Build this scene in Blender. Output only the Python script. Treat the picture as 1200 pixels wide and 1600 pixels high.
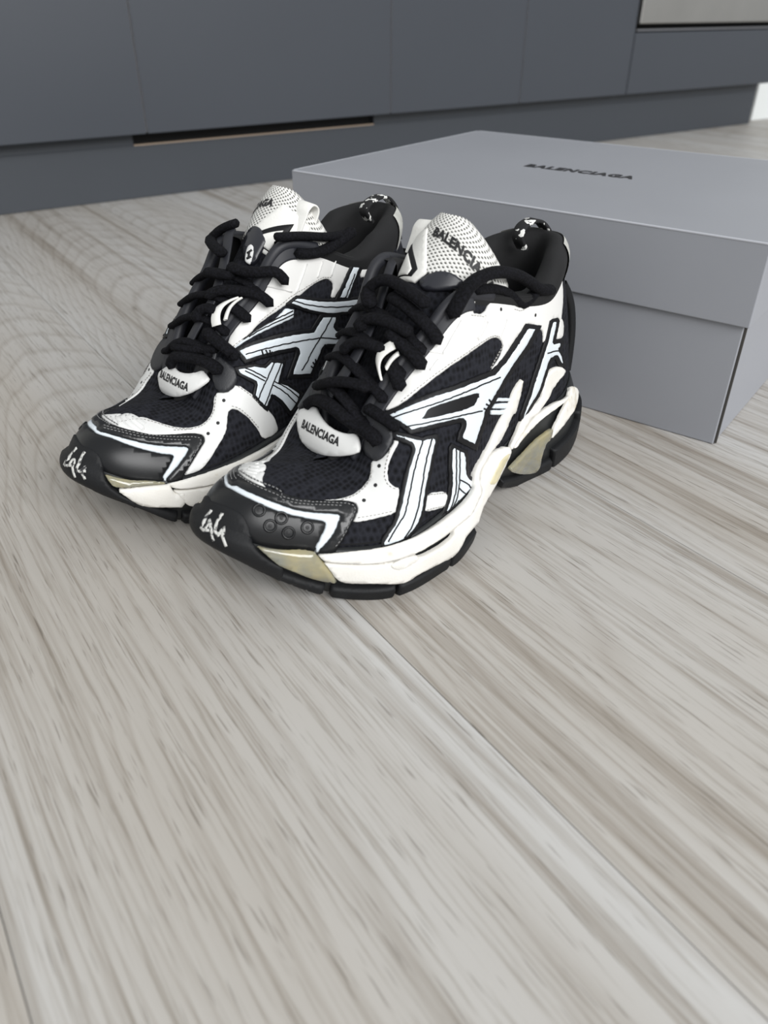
import bpy, bmesh, math, random
import numpy as np
from mathutils import Matrix, Vector
from mathutils.geometry import delaunay_2d_cdt
for o in list(bpy.data.objects): bpy.data.objects.remove(o)
sc=bpy.context.scene; COL=sc.collection
R=math.radians
# ---------------------------------------------------------------- camera
cam_d=bpy.data.cameras.new('camera'); cam=bpy.data.objects.new('camera',cam_d); COL.objects.link(cam); sc.camera=cam
cam_d.sensor_fit='HORIZONTAL'; cam_d.sensor_width=36; cam_d.lens=36*1205.25/1200
cam_d.clip_start=.01
cam.location=(0,0,.28)
cam.rotation_euler=(Matrix.Rotation(R(90-33.551),4,'X')@Matrix.Rotation(R(0.206),4,'Z')).to_euler()
cam_d.dof.use_dof=True; cam_d.dof.focus_distance=.50; cam_d.dof.aperture_fstop=11
# ---------------------------------------------------------------- light
wd=bpy.data.worlds.new('world'); sc.world=wd; wd.use_nodes=True
bg=wd.node_tree.nodes['Background']; bg.inputs[0].default_value=(.95,.98,1,1); bg.inputs[1].default_value=.64
def area(name,loc,target,sx,sy,power,color):
    d=bpy.data.lights.new(name,'AREA'); d.shape='RECTANGLE'; d.size=sx; d.size_y=sy; d.energy=power; d.color=color
    o=bpy.data.objects.new(name,d); COL.objects.link(o); o.location=loc
    o.rotation_euler=(Vector(target)-Vector(loc)).to_track_quat('-Z','Y').to_euler(); return o
area('window_daylight',(2.6,-3.4,3.0),(0,.7,0),4.2,2.8,350,(1,1,1))
sc.view_settings.view_transform='Standard'; sc.view_settings.look='None'; sc.view_settings.gamma=1
sc.view_settings.use_curve_mapping=False; sc.view_settings.exposure=0.0
# ---------------------------------------------------------------- helpers
def srgb(r,g,b):
    return tuple(((c/255)/12.92 if c/255<=.04045 else ((c/255+.055)/1.055)**2.4) for c in (r,g,b))+(1,)
class NT:
    def __init__(s,name):
        s.m=bpy.data.materials.new(name); s.m.use_nodes=True; s.t=s.m.node_tree; s.p=s.t.nodes['Principled BSDF']
    def n(s,typ,**kw):
        x=s.t.nodes.new('ShaderNode'+typ)
        for k,v in kw.items():
            if k in x.inputs.keys(): x.inputs[k].default_value=v
            else: setattr(x,k,v)
        return x
    def l(s,a,b): s.t.links.new(a,b)
    def coords(s,scale=(1,1,1),kind='Object'):
        c=s.n('TexCoord'); m=s.n('Mapping'); m.inputs['Scale'].default_value=scale; s.l(c.outputs[kind],m.inputs[0]); return m.outputs[0]
    def bump(s,h,strength=.3,dist=.001):
        b=s.n('Bump'); b.inputs['Strength'].default_value=strength; b.inputs['Distance'].default_value=dist
        s.l(h,b.inputs['Height']); s.l(b.outputs[0],s.p.inputs['Normal']); return b
    def ramp(s,fac,stops):
        r=s.n('ValToRGB'); e=r.color_ramp.elements
        while len(e)<len(stops): e.new(.5)
        for x,(p,c) in zip(e,stops): x.position=p; x.color=c
        s.l(fac,r.inputs[0]); return r.outputs[0]
    def math(s,op,a,b=None,c=None):
        x=s.n('Math',operation=op)
        for i,v in enumerate((a,b,c)):
            if v is None: continue
            if isinstance(v,(int,float)): x.inputs[i].default_value=v
            else: s.l(v,x.inputs[i])
        return x.outputs[0]
def plain(name,col,rough=.5,metal=0,noise=None,bump=None,spec=.5,coat=0):
    t=NT(name); t.p.inputs['Base Color'].default_value=col; t.p.inputs['Roughness'].default_value=rough; t.p.inputs['Metallic'].default_value=metal
    t.p.inputs['Specular IOR Level'].default_value=spec
    if coat: t.p.inputs['Coat Weight'].default_value=coat
    v=t.coords()
    if noise:
        sc_,amt=noise; n=t.n('TexNoise',Scale=sc_,Detail=4.0); t.l(v,n.inputs['Vector'])
        lo=tuple(c*(1-amt) for c in col[:3])+(1,); hi=tuple(min(1,c*(1+amt)) for c in col[:3])+(1,)
        t.l(t.ramp(n.outputs[0],[(.3,lo),(.7,hi)]),t.p.inputs['Base Color'])
    if bump:
        sc_,st,di=bump; n=t.n('TexNoise',Scale=sc_,Detail=3.0); t.l(v,n.inputs['Vector']); t.bump(n.outputs[0],st,di)
    return t.m
def link(name,me,mat,parent=None):
    o=bpy.data.objects.new(name,me); COL.objects.link(o)
    if mat is not None and len(me.materials)==0: me.materials.append(mat)
    if parent is not None: o.parent=parent
    return o
def mesh(name,verts,faces,smooth=True):
    me=bpy.data.meshes.new(name); me.from_pydata([tuple(map(float,v)) for v in verts],[],[tuple(map(int,f)) for f in faces]); me.update()
    if smooth: me.polygons.foreach_set('use_smooth',[True]*len(me.polygons))
    return me
def recalc(me):
    b=bmesh.new(); b.from_mesh(me); bmesh.ops.recalc_face_normals(b,faces=b.faces); b.to_mesh(me); b.free(); return me
def box_mesh(name,sx,sy,sz,bevel=0,seg=2,origin=(0,0,0)):
    b=bmesh.new(); bmesh.ops.create_cube(b,size=1); bmesh.ops.scale(b,vec=(sx,sy,sz),verts=b.verts)
    bmesh.ops.translate(b,vec=origin,verts=b.verts)
    if bevel: bmesh.ops.bevel(b,geom=b.edges[:],offset=bevel,segments=seg,affect='EDGES',profile=.5)
    me=bpy.data.meshes.new(name); b.to_mesh(me); b.free(); return me
def tag(o,label=None,cat=None,group=None,kind=None):
    if label: o['label']=label
    if cat: o['category']=cat
    if group: o['group']=group
    if kind: o['kind']=kind
    return o
def empty(name,loc,rz=0,parent=None):
    o=bpy.data.objects.new(name,None); COL.objects.link(o); o.location=loc; o.rotation_euler=(0,0,rz); o.empty_display_size=.02
    if parent: o.parent=parent
    return o
def text_mesh(s,size,offset=0,extrude=0,spacing=1.0):
    c=bpy.data.curves.new('lettering','FONT'); c.body=s; c.size=size; c.align_x='CENTER'; c.align_y='CENTER'; c.offset=offset; c.extrude=extrude
    c.space_character=spacing; c.resolution_u=3
    o=bpy.data.objects.new('lettering_tmp',c); COL.objects.link(o)
    dg=bpy.context.evaluated_depsgraph_get(); me=bpy.data.meshes.new_from_object(o.evaluated_get(dg)); bpy.data.objects.remove(o); return me
# ---------------------------------------------------------------- room: its axes follow the kitchen run (run = along the cabinets, dep = towards them)
ROT=R(90-55.152)                                  # room x axis = along the cabinets
room=Matrix.Rotation(ROT,4,'Z')
def rp(a,n,z=0): return room@Vector((a,n,z))
def place(o,a,n,z=0): o.location=rp(a,n,z); o.rotation_euler=(0,0,ROT); return o
floor=place(link('floor',box_mesh('floor',7,7,.05),plain('floor_joint',srgb(128,124,119),.8)),1.0,.2,-.0262); tag(floor,kind='structure')
def wood():
    t=NT('grey_wood_plank')
    oi=t.n('ObjectInfo'); c=t.n('TexCoord'); off=t.n('VectorMath',operation='ADD'); fc=t.n('TexCoord'); fc.object=floor
    comb=t.n('CombineXYZ')
    for i,f in enumerate((7.3,3.1,5.7)): t.l(t.math('MULTIPLY',oi.outputs['Random'],f),comb.inputs[i])
    t.l(c.outputs['Object'],off.inputs[0]); t.l(comb.outputs[0],off.inputs[1]); v=off.outputs[0]
    def mp(sx,sy):
        m=t.n('Mapping'); m.inputs['Scale'].default_value=(sx,sy,1); t.l(v,m.inputs[0]); return m.outputs[0]
    def noise(sx,sy,d,ro=.5):
        n=t.n('TexNoise',Scale=1.0,Detail=float(d),Roughness=ro); t.l(mp(sx,sy),n.inputs['Vector']); return n.outputs[0]
    # cathedral figure: growth rings cut at a slant, apex line per plank
    sx=t.n('SeparateXYZ'); t.l(c.outputs['Object'],sx.inputs[0]); sf=t.n('SeparateXYZ'); t.l(fc.outputs['Object'],sf.inputs[0]); sg=t.n('SeparateColor'); t.l(oi.outputs['Color'],sg.inputs[0])
    dx=t.math('ADD',t.math('SUBTRACT',sx.outputs[0],t.math('MULTIPLY_ADD',sg.outputs[0],.2,-.1)),t.math('MULTIPLY_ADD',noise(6,3.2,2),.05,-.025))
    yy=t.math('ADD',t.math('MULTIPLY',sf.outputs[1],.22),t.math('MAXIMUM',t.math('SUBTRACT',sf.outputs[1],.27),0.0))
    rings=t.math('MULTIPLY',t.math('ADD',yy,t.math('MULTIPLY',t.math('MULTIPLY',dx,dx),40.0)),15.0)
    ph=t.math('ADD',t.math('ADD',rings,t.math('MULTIPLY',noise(9,1.0,2),5.0)),t.math('MULTIPLY',noise(55,2.5,3),.5))
    ring=t.math('FRACT',ph)
    rw=t.ramp(ring,[(0,(0,0,0,1)),(.16,(.7,.7,.7,1)),(.8,(1,1,1,1)),(1,(0,0,0,1))])
    st=noise(80,.8,5,.6); fine=noise(430,11,4,.65); pore=noise(700,32,2,.5); big=noise(9,.8,2)
    base=t.ramp(big,[(.3,srgb(174,169,162)),(.7,srgb(190,189,187))])
    def mix(a,b,f,mode='MULTIPLY'):
        m=t.n('Mix',data_type='RGBA',blend_type=mode); m.inputs[0].default_value=f
        for s_,x in ((6,a),(7,b)): t.l(x,m.inputs[s_])
        return m.outputs[2]
    W1=(1,1,1,1)
    c1=mix(base,t.ramp(rw,[(0,srgb(218,213,207)),(1,W1)]),.5)
    c2=mix(c1,t.ramp(st,[(.34,srgb(199,191,181)),(.48,W1)]),.8)
    c3=mix(c2,t.ramp(fine,[(.36,srgb(214,210,204)),(.47,W1)]),.7)
    c4=mix(c3,t.ramp(pore,[(.30,srgb(176,171,165)),(.37,W1)]),.6)
    t.l(c4,t.p.inputs['Base Color']); t.p.inputs['Roughness'].default_value=.45; t.p.inputs['Specular IOR Level'].default_value=.35
    t.bump(t.math('ADD',fine,t.math('MULTIPLY',pore,.6)),.2,.0005)
    return t.m
M_WOOD=wood()
random.seed(4)
PW,PL,GAP=.2,1.6,.0004
plank_me=box_mesh('plank',PW-GAP,PL-GAP,.008,.0003,1,(0,0,-.004))
for i in range(-9,18):
    x0={0:.80,1:.62,2:.2}.get(i,random.random())
    for j in range(-1,3):
        y0={0:-.20,1:-.12,2:-.22,3:-.15}[i%4]+j*PL
        o=link('plank',plank_me,M_WOOD,floor); o.color=(x0,0,0,1)
        o.location=(-.027+.1+i*PW-1.0,y0+PL/2-.2,.0262)
# kitchen run
M_CAB=plain('matt_grey_lacquer',srgb(61,65,72),.42,noise=(3,.03),bump=(900,.04,.0003))
M_PLINTH=plain('plinth_grey',srgb(59,63,69),.45)
M_DARK=plain('dark_void',srgb(10,10,11),.8)
M_EDGE=plain('pale_door_edging',srgb(104,105,109),.5)
M_STEEL=plain('brushed_steel',srgb(176,174,170),.33,1.0,noise=(8,.06))
M_WHITE=plain('white_panel',srgb(232,232,230),.5)
ZD=.101; ND=1.335                                   # bottom edge and front plane of the doors
def door(a0,a1,z0,z1,label,mat=None):
    """a cabinet unit of the run: carcass plus its front"""
    w=a1-a0
    root=place(empty('kitchen_cabinet',(0,0,0)),(a0+a1)/2,ND,0); tag(root,label,'cabinet','grey base cabinets of the kitchen run')
    link('carcass',box_mesh('carcass',w-.001,.50,z1-z0-.004,origin=(0,.27,(z0+z1)/2+.002)),M_PLINTH,root)
    d=link('door',box_mesh('door',w-.003,.018,z1-z0,.0012,2,(0,.009,(z0+z1)/2)),M_CAB,root)
    for s in (-1,1): link('edge_band',box_mesh('edge_band',.0008,.016,z1-z0-.004,0,1,(s*(w/2-.0011),.0095,(z0+z1)/2)),M_EDGE,d)
    return root
TOP=.86
door(-.058,.466,ZD,TOP,'grey cabinet farthest from the oven, next to the one above the plinth slot')
door(.466,.942,ZD,TOP,'wide grey cabinet above the black ventilation slot in the plinth')
door(.942,1.272,ZD,TOP,'narrow grey cabinet between the slotted wide one and its narrow twin')
door(1.272,1.604,ZD,TOP,'narrow grey cabinet right beside the steel oven')
# oven unit with drawer front
ov=place(empty('built_in_oven',(0,0,0)),1.604+.284,ND,0); tag(ov,'stainless steel oven above a grey drawer front at the end of the run','oven')
OW=.568
link('drawer_front',box_mesh('drawer_front',OW-.003,.018,.222-ZD,.0012,2,(0,.009,(.222+ZD)/2)),M_CAB,ov)
link('oven_body',box_mesh('oven_body',OW-.004,.50,TOP-ZD-.01,origin=(0,.275,(TOP+ZD)/2)),M_DARK,ov)
link('trim_strip',box_mesh('trim_strip',OW-.02,.010,.0035,0,1,(0,.010,.2265)),M_EDGE,ov)
od=link('oven_door',box_mesh('oven_door',OW-.006,.022,.40,.002,2,(0,.004,.2385+.20)),M_STEEL,ov)
link('oven_glass',box_mesh('oven_glass',OW-.10,.003,.22,.001,1,(0,-.0075,.47)),plain('oven_glass',srgb(14,14,16),.08),od)
b=bmesh.new()
bmesh.ops.create_cone(b,cap_ends=True,segments=16,radius1=.009,radius2=.009,depth=OW-.12,matrix=Matrix.Rotation(R(90),4,'Y'))
hm=bpy.data.meshes.new('handle'); b.to_mesh(hm); b.free()
h=link('handle',hm,M_STEEL,od); h.location=(0,-.045,.61)
for s in (-1,1): link('handle_post',box_mesh('handle_post',.012,.045,.012,.002,1,(s*.2,-.024,.61)),M_STEEL,od)
wt=place(link('worktop',box_mesh('worktop',2.24,.60,.038,.003,2,(0,.285,TOP+.020)),plain('pale_stone_worktop',srgb(196,193,188),.35,noise=(40,.05))),1.06,ND); tag(wt,'pale stone worktop running over the grey cabinets','worktop')
# plinth with the slot
pr=place(empty('plinth_board',(0,0,0)),0,ND+.034,0); tag(pr,'grey plinth board with a black ventilation slot under the cabinets','plinth')
def pbox(name,a0,a1,z0,z1,n0,n1,mat,par=pr,bev=.0005):
    return link(name,box_mesh(name,a1-a0,n1-n0,z1-z0,bev,1,((a0+a1)/2,(n0+n1)/2,(z0+z1)/2)),mat,par)
SL0,SL1=.452,.926
pbox('board',-.058,2.172,0.0005,.0815,0,.016,M_PLINTH)
pbox('board_upper',-.058,SL0,.0815,.0995,0,.016,M_PLINTH); pbox('board_upper',SL1,2.172,.0815,.0995,0,.016,M_PLINTH)
pbox('slot_void',SL0,SL1,.0815,.0995,.010,.016,M_DARK)
pbox('slot_edge',SL0,SL1,.0800,.0820,-.001,.008,plain('raw_chipboard_edge',srgb(168,150,132),.8))
# end wall beyond the run
wl=place(link('wall_right',box_mesh('wall_right',.10,2.4,2.4),plain('white_wall',srgb(225,228,227),.6)),2.28,2.60,1.201); tag(wl,kind='structure')
wb=place(link("wall_back",box_mesh("wall_back",7,.10,2.4),plain('pale_wall',srgb(214,214,210),.7)),0.2,2.02,1.201); tag(wb,kind='structure')
# ---------------------------------------------------------------- shoe box
M_CARD=plain('grey_card',srgb(143,145,151),.48,noise=(6,.035),bump=(600,.06,.0003))
M_CARDE=plain('card_edge_highlight',srgb(176,178,184),.6)  # paler grey for the highlight painted on the lid edges
M_CARDIN=plain('card_inside',srgb(60,58,55),.8)
BXL,BXW,BXH=.415,.322,.150
bxr=R(-37.065)                                    # long edge runs from the near right corner to the far left
bx=empty('shoe_box',(0,0,0)); tag(bx,'large grey cardboard shoe box with lid, standing behind the sneakers','box')
bx.rotation_euler=(0,0,bxr)
Lx=Vector((-math.cos(bxr),-math.sin(bxr),0)); Ly=Vector((-math.sin(bxr),math.cos(bxr),0))
corner=Vector((.2492,.5148,0)); bx.location=corner+Lx*(BXL/2)+Ly*(BXW/2)
def walls(name,sx,sy,z0,z1,th,mat,parent,bev=.0008):
    out=[]
    for nm,dx,dy,px,py in ((name+'_front',sx,th,0,-sy/2+th/2),(name+'_back',sx,th,0,sy/2-th/2),(name+'_side',th,sy-2*th,-sx/2+th/2,0),(name+'_side',th,sy-2*th,sx/2-th/2,0)):
        out.append(link(nm,box_mesh(nm,dx,dy,z1-z0,bev,2,(px,py,(z0+z1)/2)),mat,parent))
    return out
base=link('base',box_mesh('base',BXL-.004,BXW-.004,.002,0,1,(0,0,.0012)),M_CARD,bx)
walls('wall',BXL-.002,BXW-.002,.0003,.132,.002,M_CARD,base)
# folded corner seam of the near right corner
link('corner_seam',box_mesh('corner_seam',.0022,.0022,.09,0,1,(BXL/2-.0004,-BXW/2+.0036,.046)),M_CARDIN,base)
lid=link('lid',box_mesh('lid',BXL+.006,BXW+.006,.002,.0009,2,(0,0,BXH-.001)),M_CARD,bx)
walls('lid_wall',BXL+.006,BXW+.006,.093,BXH-.0005,.002,M_CARD,lid)
# pale strips that paint the highlight along the lid's fold edges
for dx,dy,px,py in ((BXL+.002,.0016,0,-BXW/2-.0026),(BXL+.002,.0016,0,BXW/2+.0026),(.0016,BXW,-BXL/2-.0026,0),(.0016,BXW,BXL/2+.0026,0)):
    link('edge_highlight',box_mesh('edge_highlight',dx,dy,.0016,.0006,2,(px,py,BXH-.0006)),M_CARDE,lid)
tm=text_mesh('BALENCIAGA',.0135,.00075,.0001,1.16)
tw=max(v.co.x for v in tm.vertices)-min(v.co.x for v in tm.vertices)
t=link('printed_lettering',tm,plain('black_print',srgb(28,28,32),.5),lid); t.location=(.001,-.0085,BXH+.0002); t.scale=(.106/tw,1.35,1); t.rotation_euler=(0,0,R(1.0))
# ---------------------------------------------------------------- shoe surfaces (shoe frame: x heel to toe, +y outer side, z up, metres)
# index around the shoe: 0 heel back, 1..13 outer side, 14 toe tip, 15..27 inner side
F_OUT=[(.012,0,.055),(.018,.018,.055),(.045,.034,.052),(.080,.041,.050),(.115,.046,.049),(.145,.0515,.045),(.165,.055,.041),
 (.185,.0595,.039),(.205,.062,.037),(.225,.0625,.035),(.245,.057,.033),(.266,.0415,.033),(.287,.026,.037),(.304,.010,.045),(.3095,-.009,.049)]
F_IN=[(.3015,-.025,.045),(.286,-.0375,.037),(.266,-.0455,.033),(.245,-.0515,.033),(.225,-.0535,.035),(.205,-.0525,.037),(.185,-.050,.039),
 (.165,-.047,.041),(.145,-.045,.045),(.115,-.043,.049),(.080,-.040,.050),(.045,-.034,.052),(.018,-.018,.055)]
T_OUT=[(.035,0,.1395),(.042,.016,.1400),(.0605,.028,.1365),(.080,.034,.131),(.105,.035,.133),(.137,.034,.141),(.163,.031,.145),
 (.182,.026,.128),(.200,.022,.112),(.217,.017,.091),(.229,.008,.0665),(.246,.0015,.0645),(.258,-.002,.0668),(.266,-.0035,.0668),(.2705,-.005,.0662)]
B_OUT=[(-.006,0,.020),(.002,.022,.014),(.030,.0365,.004),(.060,.040,.0),(.095,.037,.0),(.128,.042,.012),(.158,.055,.004),
 (.187,.0645,0),(.205,.0655,0),(.231,.0645,0),(.249,.057,0),(.271,.0385,.0045),(.292,.024,.020),(.307,.009,.034),(.312,-.009,.038)]
B_IN=[(.306,-.0255,.033),(.290,-.0385,.021),(.271,-.0465,.005),(.249,-.0515,0),(.231,-.054,0),(.205,-.055,0),(.187,-.052,0),
 (.158,-.044,.004),(.128,-.037,.012),(.095,-.037,0),(.060,-.040,0),(.030,-.0365,.004),(.002,-.022,.014)]
CV_OUT=[.30,.30,.30,.35,.40,.45,.50,.55,.60,.65,.75,.85,.92,.95,.95]
FC=np.array(F_OUT+F_IN); BC=np.array(B_OUT+B_IN)
_t=np.array(T_OUT); _m=_t[13:0:-1].copy(); _m[:,1]=np.where(_m[:,0]>.245,_m[:,1],-_m[:,1]); _m[7,2]=.151; _m[8,2]=.1465; TC=np.vstack([_t,_m])   # inner top corner stands a little higher
CV=np.array(CV_OUT+CV_OUT[13:0:-1])
def cr(ctrl,u):
    ctrl=np.asarray(ctrl,float); n=len(ctrl); u=np.asarray(u,float); i=np.floor(u).astype(int); t=(u-i)
    if ctrl.ndim==2: t=t[...,None]
    a,b,c,d=(ctrl[(i+j)%n] for j in (-1,0,1,2))
    return b+.5*t*(c-a+t*(2*a-5*b+4*c-d+t*(3*(b-c)+d-a)))
def co(ctrl,t):                                  # open spline, t in 0..1
    c=np.asarray(ctrl,float); c=np.vstack([2*c[0]-c[1],c,2*c[-1]-c[-2]]); n=len(c)-3
    s=np.clip(np.asarray(t,float),0,1)*n; i=np.minimum(np.floor(s).astype(int),n-1); f=(s-i)[...,None]
    p0,p1,p2,p3=c[i],c[i+1],c[i+2],c[i+3]
    return p1+.5*f*(p2-p0+f*(2*p0-5*p1+4*p2-p3+f*(3*(p1-p2)+p3-p0)))
def outward(ctrl,u):
    d=cr(ctrl,u+.02)-cr(ctrl,u-.02); o=np.stack([-d[...,1],d[...,0],0*d[...,0]],-1)
    return -o/np.maximum(np.linalg.norm(o,axis=-1,keepdims=True),1e-9)*-1
def U(u,k):                                      # upper: k 0 at the sole line, 1 at the rim or the vamp ridge
    u=np.asarray(u,float);k=np.asarray(k,float)
    F=cr(FC,u);T=cr(TC,u);c=cr(CV,u);ph=k*np.pi/2
    pw=1-.3*np.clip((c-.5)/.45,0,1); h=(1-c)*k+c*(1-np.cos(ph)**pw); v=(1-c)*k+c*np.sin(ph)
    return np.stack([F[...,0]+(T-F)[...,0]*h,F[...,1]+(T-F)[...,1]*h,F[...,2]+(T-F)[...,2]*v],-1)
def W(u,m):                                      # sole wall: m 0 at the ground edge, 1 at the lip
    u=np.asarray(u,float);m=np.asarray(m,float)
    B=cr(BC,u);F=cr(FC,u)+outward(FC,u)*.0035+np.array([0,0,.003]);o=outward(BC,u)
    mm=m[...,None]
    return B+(F-B)*mm+o*(.0030*np.sin(np.pi*np.clip(mm,0,1)))
TGC=[(.222,0,.070),(.203,0,.096),(.182,0,.122),(.162,0,.145),(.147,0,.163),(.135,0,.178)]
TGW=[.014,.019,.024,.029,.033,.031]
def TG(a,b):                                     # tongue: a 0 at the throat, 1 at the top; b -1..1 across
    a=np.asarray(a,float);b=np.asarray(b,float)
    c=co(TGC,a); w=co(np.array(TGW)[:,None],a)[...,0]
    w=w*np.sqrt(np.clip(1-np.clip((a-.80)/.215,0,1)**2.6,0.0,1))
    p=c.copy(); p[...,1]+=w*np.sin(b*1.35)/np.sin(1.35); d=w*(1-np.cos(b*1.35))*.95
    p[...,0]-=d*.85; p[...,2]-=d*1.30
    return p
def normals(S,u,k,eu=.01,ek=.004):
    du=S(u+eu,k)-S(u-eu,k); dk=S(u,np.clip(k+ek,0,1))-S(u,np.clip(k-ek,0,1))
    n=-np.cross(du,dk); return n/np.maximum(np.linalg.norm(n,axis=-1,keepdims=True),1e-12)
def BP(u,s):                                     # sole wall and upper as one skin: s 0..1 wall, 1..2 upper
    u=np.asarray(u,float);s=np.asarray(s,float)
    a=W(u,np.clip(s,0,1)); b=U(u,np.clip(s-1,0,1))
    t=np.clip((s-.9)/.3,0,1); t=(t*t*(3-2*t))[...,None]
    return a*(1-t)+b*t
def nBP(S,u,k):
    return normals(S,u,k)
VP=np.array([(.219,.0835),(.2245,.0815),(.2295,.0775),(.2322,.0725),(.2330,.067),(.2322,.0612)])
def V(q,y):                                      # upright plate at the foot of the throat: q 0 top, 1 bottom
    q=np.asarray(q,float);y=np.asarray(y,float)
    c=co(VP,q); yy=y+.0035
    return np.stack([c[...,0]-6.5*yy**2,y,c[...,1]-3.0*yy**2],-1)
def TH(u,b):                                     # skin across the throat: u 5..10.4 along it, b -1..1 between the eyestay edges, beyond that down the sides
    u=np.asarray(u,float);b=np.asarray(b,float)
    A=cr(TC,u);B_=cr(TC,28-u); bb=np.clip(b,-1,1)[...,None]
    mid=(A+B_)/2+(A-B_)/2*bb+np.array([.35,0,.6])*(.011*(1-bb**2))
    k=1-np.clip(np.abs(b)-1,0,2)*.30
    side=np.where((b>0)[...,None],U(u,k),U(28-u,k))
    return np.where((np.abs(b)<=1)[...,None],mid,side)
def SURF(name): return {'U':U,'W':W,'BP':BP,'TG':TG,'V':V,'TH':TH}[name]
def nrm(name,u,k):
    if name=='V':
        e=.01; du=V(np.clip(u+e,0,1),k)-V(np.clip(u-e,0,1),k); dk=V(u,k+.001)-V(u,k-.001); n=np.cross(du,dk)
        return n/np.linalg.norm(n,axis=-1,keepdims=True)
    if name=='BP':
        e=.02; du=BP(u+.01,k)-BP(u-.01,k); dk=BP(u,np.clip(k+e,0,2))-BP(u,np.clip(k-e,0,2)); n=-np.cross(du,dk)
        return n/np.maximum(np.linalg.norm(n,axis=-1,keepdims=True),1e-12)
    if name=='TH':
        e=.06; du=TH(u+e,k)-TH(u-e,k); dk=TH(u,k+e)-TH(u,k-e); n=np.cross(du,dk)
        return n/np.maximum(np.linalg.norm(n,axis=-1,keepdims=True),1e-12)
    if name=='TG':
        e=.01; du=TG(np.clip(u+e,0,1),k)-TG(np.clip(u-e,0,1),k); dk=TG(u,k+e)-TG(u,k-e); n=-np.cross(du,dk)
        return n/np.maximum(np.linalg.norm(n,axis=-1,keepdims=True),1e-12)
    return normals(SURF(name),u,k)
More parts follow.
